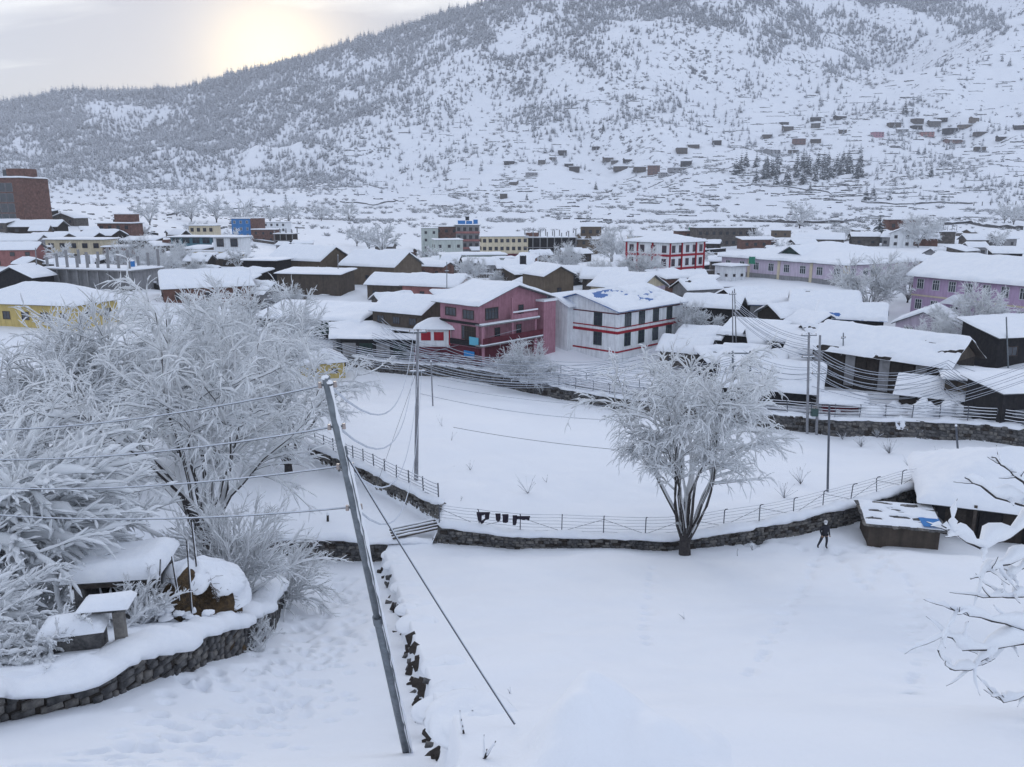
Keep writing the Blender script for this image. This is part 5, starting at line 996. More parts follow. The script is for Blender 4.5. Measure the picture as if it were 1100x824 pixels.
part(o, 'porch', 'cream', (9.5, 15.5, -b - 3, -b - .2, -1, 3.2)); mb = MB(); mb.add([(9, -b - 3.5, 3.1), (16, -b - 3.5, 3.1), (12.5, -b - 3.5, 4.9), (9, -b + 3, 3.1), (16, -b + 3, 3.1), (12.5, -b + 3, 4.9)], [(0, 1, 2), (0, 2, 5, 3), (1, 4, 5, 2)]); mb.build('porch_roof_snow', SNOW, o); add_window(o, 12.5, -b - 3.02, 1.0, 0, 1.5, 1.6, FRW, 3)
house('small white annex with dark vents at the left end of the lilac building', 788, 188, 5.0, 5, 3.2, 31, 'white', ('flat', 0), win={'f': 2, 'l': 2}, ws=(.6, .5), cat='building', name='annex')
# ---- purple two-storey building at the right edge
o = house('purple two-storey building with white windows and huge snow roof at right', 1098, 127, 27, 12, 6.9, -66, 'purple', ('x', 3.0), st=2, win={'f': (9, {(3, 0)})}, ws=(1.2, 1.6), fr=FRW, bars=3, ov=.9, th=.5, cat='building', name='school_building')
part(o, 'floor_band', 'cream', (-13.6, 13.6, -6.1, -6.004, 3.2, 3.45))
part(o, 'porch', 'purple', (-5.2, -1.6, -8.4, -6.02, -1, 2.9)); mb = MB(); mb.add([(-5.9, -9, 2.8), (-.9, -9, 2.8), (-3.4, -9, 4.4), (-5.9, -6, 2.8), (-.9, -6, 2.8), (-3.4, -6, 4.4)], [(0, 1, 2), (0, 2, 5, 3), (1, 4, 5, 2), (4, 3, 5)]); mb.build('porch_roof_snow', SNOW, o); add_window(o, -3.4, -8.42, .8, 0, 1.3, 1.6, FRW, 3)
house('small lilac gabled house below the purple building', 1012, 121, 7.5, 10, 2.6, -38, 'lilac', ('y', 1.8), win={'f': 2}, ws=(1.2, 1.2), th=.45)
# ---- the crowded sheds at the right
SH = [('dark shed with a wide low snow roof nearest the boundary wall', 772, 140, 10, 7, 2.6, -25, 'dark', ('x', 1.5)), ('snow roof shed below the lilac building, leftmost', 806, 146, 10, 8, 2.6, 24, 'timber', ('x', 1.5)), ('grey sheet shed with sloping snow roof below the lilac building', 838, 141, 9, 8, 2.8, -12, 'grey', ('shed', 1.5)),
      ('snow roof shed below the lilac building, middle', 860, 133, 10, 8, 2.9, 14, 'timber', ('x', 1.6)), ('snow roof shed below the frosted tree of the lilac building', 893, 136, 11, 8, 2.9, -14, 'mud', ('x', 1.9)), ('narrow snow roof shed beside the middle shed', 884, 126, 7, 7, 2.6, 30, 'dark', ('y', 1.5)),
      ('snow roof shed with patches of blue sheet left of the dark green gable', 925, 126, 10, 8, 2.9, -24, 'dark', ('x', 1.8)), ('dark shed with sloping snow roof above the blue sheet', 818, 124, 9, 8, 2.6, -30, 'dark', ('shed', 1.5)), ('dark gabled shed right of the slim twin poles', 845, 119, 9, 7, 2.6, -12, 'timber', ('x', 1.5)),
      ('flat snow roof shed in the middle of the crowded sheds', 872, 116, 8.5, 7, 2.9, -28, 'dark', ('shed', 1.3)), ('crooked snow roof shed right of the flat one', 900, 118, 8, 7, 2.8, 8, 'timber', ('x', 1.5)), ('snow roof shed behind the small kiosk with carved panel', 893, 108, 8.5, 6.5, 2.7, -24, 'timber', ('shed', 1.3)),
      ('low snow roof shed behind the dark timber shed, left end', 930, 112, 8, 6, 2.7, -30, 'dark', ('x', 1.4)), ('dark lean-to with snow in the gap right of the striped house', 760, 126, 7, 5, 2.2, -30, 'dark', ('shed', 1.0)), ('small black lean-to below the dark gap of the sheds', 808, 112, 6, 5, 2.3, -34, 'dark', ('shed', 1.0)),
      ('small snowy lean-to behind the two-post frame', 784, 112, 6, 5, 2.2, 12, 'dark', ('shed', 1.1)), ('grey snow roof hut right of the striped house', 752, 152, 8, 6, 2.6, 20, 'grey', ('x', 1.3)), ('tiny timber stall roof between the sheds and the kiosk', 858, 106, 5, 4, 2.2, 20, 'timber', ('shed', .8)), ('brown shed end just above the roadside shed', 825, 106, 7, 5, 2.2, -26, 'mud', ('x', 1.2))]
for i, (lb, px, Y, w, d, h, rot, wl, rf) in enumerate(SH):
    rr_ = np.random.default_rng(900 + i); hl = [(rr_.uniform(-w / 2, w / 2), rr_.uniform(-d / 2, d / 4), rr_.uniform(.3, .8)) for _ in range(1 + i % 4)]
    house(lb, px, Y, w * .95, d * .78, h + .75, rot + rr_.uniform(-6, 6), wl, rf, win={'f': 3} if i % 2 else {'f': 2, 'l': 1}, ws=(1.0, .9), cat='shed', name='shed', th=.36, rmat=BLUETIN if i in (6, 2, 11) else (PAL['timber'] if i % 3 == 1 else TIN), holes=hl)
o = house('dark green gable house with timber posts in front, among the sheds', 958, 110, 5.6, 7, 3.0, -36, 'green', ('y', 1.7), win={'f': 1}, ws=(.8, .8))
for k in range(5): part(o, 'timber_post', WOOD, (-2.8 + k * .9, -2.68 + k * .9, -4.4, -4.28, -1, 4.4 - .5 * (k % 2)))
o = house('small kiosk with a carved white figure panel beside the twin poles', 841, 103, 4.4, 4, 2.8, -22, 'dark', ('shed', .4), cat='kiosk', name='kiosk', th=.3)
part(o, 'panel', 'pale', (-1.9, 1.2, -2.08, -2.005, .3, 2.5)); V, F = blob((-.3, -2.15, .8), .6, 1.1, np.random.default_rng(3), lump=.6); link('white_figure', npmesh('white_figure', V, F, True, [FRW]), o)
o = thing('blue_sheet', 'hanging blue sheet beside the slim poles at the dark sheds', 'sheet', (xof(798, 116), 116, hz(xof(798, 116), 116))); mb = MB(); mb.add([(-.9, 0, .4), (.9, .1, .2), (.9, .3, 2.6), (-.4, .25, 3.0), (-.9, .06, .4), (.9, .16, .2), (.9, .36, 2.6), (-.4, .31, 3.0)], [(0, 1, 2, 3), (7, 6, 5, 4), (0, 4, 5, 1), (1, 5, 6, 2), (2, 6, 7, 3), (3, 7, 4, 0)]); mb.build('cloth', TARP, o); mb = MB(); mb.cyl((-.5, .3, -.3), (-.4, .35, 3.1), .05, k=6); mb.build('support', WOOD, o)
o = house('large dark timber shed with brown gable and crusted snow roof at right', 973, 98.5, 16.5, 8.6, 4.5, -50, 'timber', ('x', 2.4), cat='shed', name='barn', th=.36, ov=.9, holes=[(-6.5, -4.6, .9), (1.0, -4.9, 1.0), (8.2, -2.4, .9), (5.0, -1.4, .5)], rmat=PAL['timber'])
for k in range(11): part(o, 'board', 'timber' if k % 3 else 'grey', (-8.0 + k * 1.45, -6.75 + k * 1.45, -4.42, -4.31, 0, 3.9))
mb = MB(); mb.add([(8.3, -4.3, 4.4), (8.3, 4.3, 4.4), (8.3, 0, 6.8), (8.36, -4.3, 4.4), (8.36, 4.3, 4.4), (8.36, 0, 6.8)], [(3, 4, 5), (0, 2, 1), (0, 1, 4, 3)]); mb.build('gable_end', PAL['mud'], o)
house('small shed with one sloping white sheet roof before the timber shed', 1022, 87, 6.0, 4.0, 1.3, -30, 'timber', ('shed', 1.2), cat='shed', name='shed', th=.22)
o = house('low brown shed with level snow roof at the right of the timber shed', 1096, 86, 10, 6, 2.1, -24, 'tan', ('flat', 0), cat='shed', name='shed', th=.35, ov=.7)
for k in range(8): part(o, 'board', 'tan' if k % 2 else 'mud', (-5.4 + k * 1.35, -4.15 + k * 1.35, -3.12, -3.01, 0, 2.0))
house('dark corner shed with snow roof cut by the right edge above the road', 1112, 79, 6, 5, 3.2, 10, 'dark', ('shed', .6), cat='shed', name='shed')
house('long dark shed with snow roof at the right edge below the purple building', 1118, 103, 14, 6, 3.4, 14, 'dark', ('shed', 1.4), win={'f': 3}, ws=(1.4, 1.1), cat='shed', name='shed', th=.4)
o = house('roadside shed with steep snow roof and dark gable behind the bare tree', 842, 97.5, 11, 7, 2.2, -24, 'dark', ('x', 2.2), cat='shed', name='shed', th=.42, ov=.8)
house('low roadside stall with snow roof left of the twin poles', 925, 89.5, 4.5, 3, 1.0, -18, 'maroon', ('shed', .4), cat='stall', name='stall', th=.35)
# ---- left side of the town
house('yellow single-storey house with wide snow hip roof at the left edge', 40, 134, 19, 10, 4.0, -14, 'yellow', ('hip', 2.2), win={'f': 5, 'r': 2}, ws=(1.3, 1.2), th=.5, ov=.8)
house('small dark gabled outhouse above the yellow house', 17, 162, 8, 7, 2.8, -4, 'dark', ('y', 1.9), cat='shed', name='shed')
o = frame_block('unfinished grey concrete building with a row of column stubs at left', 105, 168, 22, 9, 1, 4.4, -18, 9, 3.2, infill='grey')
tank('blue barrel on the unfinished grey building at left', (xof(137, 166), 166, hz(xof(137, 166), 166) + 4.5), .45, 1.1, TARP)
house('cream two-storey house with dark windows behind the column stubs', 85, 240, 17, 9, 6.4, -3, 'cream', ('flat', 0), st=2, win={'f': 5}, ws=(1.5, 1.3), ov=.6, th=.4)
house('brick annex at the right end of the cream two-storey house', 124, 236, 5.5, 7, 5.0, -3, 'brick', ('flat', 0), st=2, win={'f': 1}, ws=(1.2, 1.0))
house('salmon pink house with snow roof at the left edge', 14, 216, 11, 8, 4.6, 12, 'salmon', ('x', 1.5), st=2, win={'f': 3}, ws=(1, .9))
house('orange brick house right of the salmon pink house', 32, 226, 6, 7, 4.2, 8, 'brick', ('flat', 0), win={'f': 2}, ws=(1, 1))
house('gabled brick house with long snow roof behind the big willow', 215, 156, 16, 9.5, 3.2, 26, 'brick', ('x', 2.5), win={'l': 2, 'f': 3}, ws=(1.2, 1.2), th=.5)
o = house('tall unfinished brick block with big window grid at the left edge', 8, 308, 27, 14, 16.5, -10, 'brick', ('flat', 0), ov=.3, cat='building', name='brick_block', th=.5, base_py=240)
for s in range(4):
    for k in range(3): add_window(o, 2.6 + k * 3.0, -7.01, .6 + s * 3.7, 0, 2.6, 3.0, CONC, 1)
part(o, 'roof_room', 'brick', (6.5, 13.4, -5, 2, 16.6, 20)); part(o, 'roof_room_door', GLASS, (4.6, 6.45, -4.6, -4.5, 16.7, 19.6)); part(o, 'roof_edge', SNOW, (-13.5, 13.5, -7.2, -6.8, 16.6, 17.0))
LS = [('low dark roofed hut just right of the tall brick block', 40, 285, 16, 9, 2.6, 6, 'timber', ('x', 1.8)), ('low brown hut with snow roof left of the boulder field', 52, 262, 12, 8, 2.6, -8, 'mud', ('x', 1.4)), ('small gabled hut in the snow beyond the tall brick block', 74, 330, 11, 8, 2.6, -12, 'stone', ('y', 1.8)),
      ('long dark roofed house sloping right below the brick terrace house', 108, 280, 14, 7, 3.0, -18, 'timber', ('x', 1.6)), ('low snow roof hut left of the cream house', 20, 250, 12, 8, 2.6, 6, 'grey', ('x', 1.4)), ('low long snow roof house above the cream house', 80, 272, 15, 7, 2.6, -4, 'timber', ('x', 1.2)),
      ('dark low shed right of the long dark roofed house', 150, 278, 12, 6, 2.6, -4, 'timber', ('shed', .8)), ('flat snow roof hut at the far left before the tall brick block', -4, 282, 10, 7, 2.6, 0, 'stone', ('shed', .9)), ('small snow roof store behind the salmon house', 48, 222, 7, 6, 2.4, 0, 'grey', ('shed', .7))]
for i, (lb, px, Y, w, d, h, rot, wl, rf) in enumerate(LS): house(lb, px, Y, w, d, h, rot, wl, rf, win={'f': 3}, ws=(1, .9), cat='hut', name='hut', th=.4)
o = house('red brick terrace house with roof room at far left', 128, 300, 13, 8, 5.6, -6, 'brick', ('flat', 0), st=2, win={'f': 4}, ws=(1.2, 1.2)); part(o, 'roof_room', 'brick', (-.5, 6, -2.5, 3, 6.2, 9)); part(o, 'roof_room_snow', SNOW, (-.7, 6.2, -2.7, 3.2, 9.01, 9.3))
o = house('teal glass fronted building with brick side left of the white office', 215, 268, 17, 9, 5.4, -4, 'teal', ('flat', 0), st=2, win={'f': 5}, ws=(2.4, 1.7), fr=PAL['teal'], ov=1.0, cat='building', name='glass_building'); part(o, 'brick_side', 'brick', (-11.5, -8.6, -4.6, 3, -1.5, 4.6))
house('cream hotel with balconies above the teal glass building', 219, 335, 10.5, 7, 6.4, -2, 'cream', ('flat', 0), st=2, win={'f': 4}, ws=(1.2, 1.4), ov=.3, cat='building', name='hotel')
o = house('white two-level office with glazed bay left of the dark store', 247, 243, 8.5, 7, 7.2, -4, 'white', ('flat', 0), st=2, win={'f': 2}, ws=(2.0, 2.2), ov=.5, cat='building', name='office'); part(o, 'lower_wing', 'cream', (-11, 5, -5.5, -3.52, -1.5, 3.2)); part(o, 'lower_wing_snow', SNOW, (-11.2, 5.2, -5.8, -3.3, 3.21, 3.6))
for k in range(5): add_window(o, -9.5 + k * 3, -5.52, .7, 0, 1.4, 1.6, FRD, 2)
o = house('bright blue three-storey house with brick side behind the white office', 262, 400, 9.5, 9, 9.6, -4, 'blue', ('flat', 0), st=3, win={'f': 3}, ws=(1.0, 1.3), fr=FRW, ov=.3); part(o, 'brick_side', 'brick', (4.77, 8.8, -4.4, 4.4, -2, 9.9)); part(o, 'brick_side_snow', SNOW, (4.9, 8.8, -4.4, 4.4, 9.91, 10.3))
house('brown brick house right of the bright blue house', 285, 388, 11, 8, 6.0, -4, 'brick', ('flat', 0), st=2, win={'f': 3}, ws=(1, 1.1))
frame_block('small unfinished frame house left of the lattice pylon', 306, 376, 9, 8, 2, 3.0, -4, 4, 2.0, infill='timber')
house('white two-storey house far out on the valley floor below the pylon', 297, 470, 14, 8, 5.6, -6, 'white', ('flat', 0), st=2, win={'f': 4}, ws=(1.1, 1.2))
house('tiny dark house on the valley floor right of the white valley house', 413, 402, 9, 6, 2.6, -10, 'stone', ('x', 1.5)); house('brown roofed yard shed between the office and the barns', 283, 228, 9, 7, 3.2, 6, 'brick', ('shed', .8), win={'f': 2}, ws=(1.2, 1.2), cat='shed', name='shed')
# parked vehicle with red cover, by the trees
def car(label, px, Y, rot, m):
    x = xof(px, Y); o = thing('parked_car', label, 'car', (x, Y, hz(x, Y)), R(rot)); mb = MB(); pr = [(-2.1, .35), (2.1, .35), (2.1, .85), (1.3, .95), (.7, 1.5), (-1.2, 1.5), (-1.9, .95), (-2.1, .9)]; n = len(pr)
    mb.add([(a_, -.8, c_) for a_, c_ in pr] + [(a_, .8, c_) for a_, c_ in pr], [tuple(range(n)), tuple(range(2 * n - 1, n - 1, -1))] + [(i, n + i, n + (i + 1) % n, (i + 1) % n) for i in range(n)]); mb.build('body', m, o)
    for sx in (-1.3, 1.3):
        for sy in (-.8, .8): mb = MB(); mb.cyl((sx, sy - .1, .33), (sx, sy + .1, .33), .33, k=12); mb.build('wheel', BLACKPL, o)
    part(o, 'window', GLASS, (-1.1, .6, -.83, -.805, 1.0, 1.4)); V, F = loaf(resample([(-1.9, 0, 1.45), (1.4, 0, 1.45)], .5), 1.5, .35, 3); link('snow', npmesh('snow', V, F, True, [SNOW]), o)
car('red car under snow by the frosted trees left of the white office', 188, 230, 8, PAL['red']); car('dark car under snow beside the red car', 176, 236, 0, PAL['grey'])
# roof tanks, dish
tank('black water tank on a stand between beige house and unfinished building', (xof(562, 215), 215, hz(xof(562, 215), 215) + 3.0), .9, 2.2); mb = MB(); T_ = (xof(562, 215), 215, hz(xof(562, 215), 215))
o = thing('tank_stand', 'steel stand carrying the black water tank behind the tan house', 'stand', T_)
for sx in (-.7, .7):
    for sy in (-.7, .7): mb = MB(); mb.box(sx - .06, sx + .06, sy - .06, sy + .06, -1, 2.8); mb.build('leg', STEEL, o)
part(o, 'platform', STEEL, (-1, 1, -1, 1, 2.8, 2.98))
tank('blue barrel beside the striped house by the sheds', (xof(742, 124), 124, hz(xof(742, 124), 124)), .5, 1.3, TARP)
tank('green water tank standing at the left end of the lilac building', (xof(811, 182), 182, hz(xof(811, 182), 182) + 4.2), .7, 1.6, mat('green_plastic', (.03, .2, .13), .5))

# ---- shacks, yard walls and frosted shrubs crowded between the houses
LM = [('pink house', 537, 124), ('red striped house', 661, 136), ('long lilac building', 880, 185), ('purple building', 1080, 135), ('yellow house', 50, 134), ('gabled brick house', 215, 156), ('concrete column stubs', 105, 168), ('cream two-storey house', 85, 240), ('salmon house', 14, 216),
      ('tall brick block', 15, 305), ('teal glass building', 215, 268), ('white office', 247, 243), ('blue house', 262, 400), ('nearest earthen barn', 336, 184), ('wide brown barn', 408, 200), ('low pale green building', 507, 268), ('cream hotel', 541, 330), ('stepped brown house', 632, 334), ('red and white block', 716, 194), ('beige lattice house', 677, 152), ('tan gabled house', 589, 160), ('long weathered building', 778, 326), ('brick ruin', 968, 312), ('low stone gable house', 882, 286), ('grey tower block', 461, 372), ('dark flat store', 284, 197), ('brown kiosk house', 442, 136), ('green sheet shop', 338, 142)]
FOOT = [(ob.location.x, ob.location.y, max(ob['_w'], ob['_d']) * .55) for ob in COL.objects if '_w' in ob]; USED = set()
def where(px, Y):
    c = sorted(LM, key=lambda q: abs(q[1] - px) / 60 + abs(math.log(q[2] / Y)) * 6)
    for nm, qx, qy in c[:4]:
        for rel in (['left of'] if px < qx - 28 else ['right of'] if px > qx + 28 else []) + (['behind'] if Y > qy * 1.05 else ['in front of'] if Y < qy * .95 else ['close to']): yield rel + ' the ' + nm
rngc = np.random.default_rng(2024); cnt = 0; tries = 0; WL = ['dark', 'timber', 'mud', 'stone', 'brick', 'grey', 'tan']; WN = dict(dark='black', timber='dark timber', mud='mud brown', stone='stone', brick='brick', grey='grey', tan='tan')
while cnt < 175 and tries < 5000:
    tries += 1; px = rngc.uniform(0, 1090); Y = math.exp(rngc.uniform(math.log(118), math.log(400)))
    if px > 640 and Y > 215 and rngc.random() < .4: continue
    if px < 330 and Y < 138: continue
    if 770 < px < 1015 and 138 < Y < 200: continue
    x = xof(px, Y); w = rngc.uniform(4, 9); d = rngc.uniform(3.5, 6)
    if np.interp(x, ROAD[:, 0], ROAD[:, 1]) + 12 > Y: continue
    if any(math.hypot(x - fx, Y - fy) < fr_ * .82 + w * .5 for fx, fy, fr_ in FOOT): continue
    ty = cnt % 5; wl = WL[int(rngc.integers(0, 7))]
    for ph in where(px, Y):
        if ty < 3: lb = 'small %s shack with %s snow roof %s' % (WN[wl], 'pitched' if cnt % 2 else 'sloping', ph)
        elif ty == 3: lb = 'frosted shrub %s' % ph
        else: lb = 'low dark yard wall %s' % ph
        if lb not in USED: break
    else: continue
    USED.add(lb); cnt += 1; FOOT.append((x, Y, w * .55))
    if ty < 3: house(lb, px, Y, w, d, rngc.uniform(2.0, 3.4), rngc.uniform(-40, 40), wl, ('x', rngc.uniform(.8, 1.6)) if cnt % 2 else ('shed', rngc.uniform(.5, 1.2)), win={'f': 2}, ws=(.9, .9), cat='shack', name='shack', th=.42, holes=[(rngc.uniform(-w / 2, w / 2), rngc.uniform(-d / 2, 0), rngc.uniform(.3, .8)) for _ in range(cnt % 3)] if Y < 220 else ())
    elif ty == 3: put_tree('frosted_tree', lb, 'shrub', FROST if Y < 200 else LOW, ground_at(px, Y), px, rngc.uniform(.35, .7) if Y < 200 else rngc.uniform(.6, 1.1))
    else: a0 = rngc.uniform(-.6, .6); compound(lb, (x - cos(a0) * 6, Y - sin(a0) * 6), (x + cos(a0) * 6, Y + sin(a0) * 6), rngc.uniform(.8, 1.6), PAL['stone'] if cnt % 2 else PAL['dark'])
# ------------------------------------------------------------------ sheds, person and odds and ends of the near ground
o = house('big old shed under a thick rounded snow roof at the right edge', 1132, 51.5, 11, 9, 2.5, -22, 'dark', ('hip', 2.3), cat='shed', name='shed', th=.38, ov=.7)
for k in range(7): part(o, 'board', 'timber' if k % 2 else 'dark', (-5.2 + k * 1.3, -4.05 + k * 1.3, -4.62, -4.51, -.3, 2.4))
part(o, 'post', WOOD, (-3.1, -2.92, -5.25, -5.07, -.6, 2.5)); part(o, 'doorway', EARTH, (-4.6, -3.4, -4.66, -4.63, -.3, 1.9))
# low stone pen with a slate and tarp roof in front of it
b = hit(958, 586, fn=H); o = thing('stone_pen', 'low stone pen roofed with snowy slates and a blue tarp beside the big shed', 'shed', (b[0] + .55, b[1] + 1.2, b[2] - .1), R(-14))
part(o, 'wall', 'mud', (-1.7, 2.4, -1.5, -1.15, -.6, 1.45)); part(o, 'wall', 'mud', (-1.7, -1.35, -1.148, 1.5, -.6, 1.6)); part(o, 'wall', 'mud', (2.05, 2.4, -1.148, 1.5, -.6, 1.6))
rng = np.random.default_rng(12)
for i in range(9):
    for j in range(5):
        V, F = rock(rng, .75, .85, .07); link('slate', npmesh('slate', V, F, False, [STONE if (i + j) % 3 else STONE2]), o, loc=(-1.8 + i * .52, -1.6 + j * .72, 1.56 + .075 * j + rng.uniform(0, .05)), rot=(.1, rng.normal(0, .05), rng.normal(0, .2)))
link('snow', snow_mesh(4.3, 3.2, lambda a_, b_: (b_ + 1.6) * .1, .05, .1, 17, [(rng.uniform(-2.1, 2.1), rng.uniform(-1.6, 1.5), rng.uniform(.14, .34)) for _ in range(15)], step=.08), o, loc=(.3, .0, 1.61))
part(o, 'tarp', TARP, (1.35, 2.55, -1.75, .4, 1.76, 1.80))
# person in dark winter clothes
def person():
    b = hit(884.5, 589, fn=H); o = thing('person', 'person in dark jacket and trousers walking in the snow by the wall', 'person', (b[0], b[1], b[2] - .03), R(12), None, 1.06)
    me = bpy.data.meshes.new('body'); J = [(0, 0, .95), (0, 0, 1.12), (0, .01, 1.32), (0, .0, 1.46), (0, -.01, 1.55), (0, -.02, 1.66), (0, -.02, 1.76),
        (.11, 0, .9), (.17, -.02, .5), (.2, .06, .1), (.2, -.1, .05), (-.11, 0, .9), (-.2, .06, .5), (-.26, .2, .12), (-.3, .06, .06),
        (.2, 0, 1.42), (.27, .03, 1.16), (.26, -.08, .94), (.25, -.12, .86), (-.2, 0, 1.42), (-.28, .03, 1.16), (-.25, -.06, .94), (-.24, -.11, .86)]
    Ed = [(0, 1), (1, 2), (2, 3), (3, 4), (4, 5), (5, 6), (0, 7), (7, 8), (8, 9), (9, 10), (0, 11), (11, 12), (12, 13), (13, 14), (2, 15), (15, 16), (16, 17), (17, 18), (2, 19), (19, 20), (20, 21), (21, 22)]
    for s, w in ((1, 18), (-1, 22)):
        for k in range(5):
            n = len(J); x, y, z = J[w]; dx = (k - 1.5) * .018 * s; J += [(x + dx, y - .03, z - .035), (x + dx * 1.15, y - .045 - (.02 if k == 4 else 0), z - .075 + .012 * abs(k - 2))]; Ed += [(w, n), (n, n + 1)]
    rad = [.17, .165, .19, .11, .06, .095, .085, .115, .085, .06, .05, .115, .085, .06, .05, .085, .066, .05, .04, .085, .066, .05, .04] + [.011, .009] * 10
    me.from_pydata(J, Ed, []); ob = link('body', me, o); md = ob.modifiers.new('skin', 'SKIN'); 
    for v, r in zip(me.skin_vertices[0].data, rad): v.radius = (r, r * .8); v.use_root = False
    me.skin_vertices[0].data[0].use_root = True; sb = ob.modifiers.new('smooth', 'SUBSURF'); sb.levels = 2; sb.render_levels = 2
    m = bpy.data.materials.new('winter_clothes'); m.use_nodes = True; t = m.node_tree; bs = t.nodes['Principled BSDF']; bs.inputs['Roughness'].default_value = .9
    g = t.nodes.new('ShaderNodeTexCoord'); s = t.nodes.new('ShaderNodeSeparateXYZ'); t.links.new(g.outputs['Object'], s.inputs[0]); mr = t.nodes.new('ShaderNodeMapRange'); t.links.new(s.outputs[2], mr.inputs[0]); mr.inputs[1].default_value = 0; mr.inputs[2].default_value = 2
    cr = t.nodes.new('ShaderNodeValToRGB'); t.links.new(mr.outputs[0], cr.inputs[0]); e = cr.color_ramp; e.interpolation = 'CONSTANT'; e.elements[0].position = 0; e.elements[0].color = (.012, .012, .014, 1)
    for p, c in ((.07, (.022, .024, .034, 1)), (.40, (.3, .19, .14, 1)), (.452, (.016, .017, .026, 1)), (.775, (.30, .19, .14, 1))): q = e.elements.new(p); q.color = c
    e.elements[-1].position = .775; t.links.new(cr.outputs[0], bs.inputs['Base Color']); me.materials.append(m)
    V, F = blob((0, .005, 1.70), .115, .12, np.random.default_rng(1), lump=.05); link('cap', npmesh('cap', V, F, True, [mat('pale_cap', (.5, .5, .52), .9)]), o)
    part(o, 'jacket_hem', mat('black_cloth', (.014, .015, .022), .9), (-.17, .17, -.125, .125, .86, .98)); part(o, 'collar', mat('black_cloth', (.014, .015, .022), .9), (-.085, .085, -.085, .075, 1.44, 1.56))
person()
# garments hung on the wire fence
for i, (px, w, h, lb) in enumerate([(519, .85, .8, 'dark ragged garment hanging on the wire fence, widest and leftmost'), (535, .35, .65, 'narrow dark rag on the wire fence next to the widest garment'), (543, .4, .75, 'dark rag with hanging tail on the wire fence'), (553, .3, .85, 'long thin dark rag on the wire fence'), (562, .9, .3, 'short wide dark cloth on the wire fence, rightmost')]):
    q = at(px, 548, 46.9); i0 = np.argmin(np.hypot(FIELD_LINE[:, 0] - q[0], FIELD_LINE[:, 1] - q[1])); c = FIELD_LINE[i0]; rng = np.random.default_rng(30 + i); n, m_ = 9, 8
    U, Vv = np.meshgrid(np.linspace(-w / 2, w / 2, n), np.linspace(0, 1, m_), indexing='ij'); hh = h * (.75 + .5 * vnoise(U * 5 + i * 3, 0 * U, 7)); X = U * (1 - .15 * Vv) + .05 * vnoise(U * 4, Vv * 4, i); Yy = -.06 + .07 * np.sin(U * 14 + i) * Vv; Z = 1.25 - Vv * hh
    V = np.stack([X, Yy, Z], -1).reshape(-1, 3); V = np.concatenate([V, V + (0, .03, 0)]); g = np.arange(n * m_).reshape(n, m_); F = np.stack([g[:-1, :-1], g[1:, :-1], g[1:, 1:], g[:-1, 1:]], -1).reshape(-1, 4)
    if i == 0: F = F[[k for k in range(len(F)) if not (3 <= k // (m_ - 1) <= 4 and 2 <= k % (m_ - 1) <= 4)]]
    bd = np.concatenate([g[0, :], g[1:, -1], g[-1, -2::-1], g[-2::-1, 0]]); E = np.array([(p, q_, q_ + n * m_, p + n * m_) for p, q_ in zip(bd[:-1], bd[1:])])
    tag(link('hanging_cloth', npmesh('hanging_cloth', V, np.concatenate([F, F[:, ::-1] + n * m_, E]), True, [mat('dark_cloth', (.028, .022, .035), .95)]), loc=(q[0], c[1] - .25, c[2])), lb, 'cloth', 'rags on the wire fence')
# snow heaps along the road
for i, (px, py, r, h, lb) in enumerate([(915, 447, 2.6, 1.0, 'snow heap right of the twin poles, leftmost heap'), (955, 450, 3.2, 1.3, 'long snow heap in the middle of the roadside'), (1003, 452, 3.0, 2.0, 'highest snow heap with dark hollow at the roadside'), (985, 462, 2.0, .9, 'small snow heap before the highest heap')]):
    b = hit(px, py - 7, fn=H); rng = np.random.default_rng(50 + i); V, F = join([blob((rng.uniform(-r, r) * .8, rng.uniform(-.9, .9), -.3), r * rng.uniform(.2, .5), h * rng.uniform(.4, .95) + .2, rng, 16, 8, .45) for _ in range(11)])
    tag(link('snow_heap', npmesh('snow_heap', V, F, True, [SNOW]), loc=b), lb, 'snow heap', 'roadside snow heaps')
# snow-buried bush at the bottom
b = hit(612, 800, fn=H); rng = np.random.default_rng(4); o = thing('snow_buried_bush', 'bush buried under a smooth snow mound at the bottom centre', 'shrub', (b[0], b[1], b[2] - .2))
gx, gy = np.meshgrid(np.linspace(-1.5, 2.6, 74), np.linspace(-1.6, 1.7, 60), indexing='ij'); ed_ = np.minimum(1, np.minimum(np.minimum(gx + 1.5, 2.6 - gx), np.minimum(gy + 1.6, 1.7 - gy)) / .5)
bz = sum(h_ * np.exp(-(((gx - x_) / r_) ** 2 + ((gy - y_) / r_) ** 2) ** 1.6) for x_, y_, r_, h_ in [(0, 0, .62, .62), (.5, .45, .6, .5), (-.05, -.7, .5, .38), (.75, -.25, .8, .3), (1.5, .1, .8, .22), (1.3, -.8, .7, .2)]) + .05 * fbm(gx * 2.2, gy * 2.2, 3, 5)
V = np.stack([gx, gy, H(gx + b[0], gy + b[1]) - b[2] + .2 + bz * ed_ - .06 * (1 - ed_)], -1).reshape(-1, 3); ii = np.arange(gx.size).reshape(gx.shape); F = np.stack([ii[:-1, :-1], ii[1:, :-1], ii[1:, 1:], ii[:-1, 1:]], -1).reshape(-1, 4); link('snow', npmesh('snow', V, F, True, [GSNOW]), o)
az = rng.uniform(2.2, 4.6, 16); D = np.stack([np.cos(az), np.sin(az), rng.uniform(-.3, .5, 16)], -1); P1, R1 = grow(rng, np.tile((-.35, -.5, .12), (16, 1)), D, rng.uniform(.15, .4, 16), 5, .008, .004, .05, .2); V, F = tubes(P1, R1, 4); link('twigs', npmesh('twigs', V, F, False, [BARK]), o)
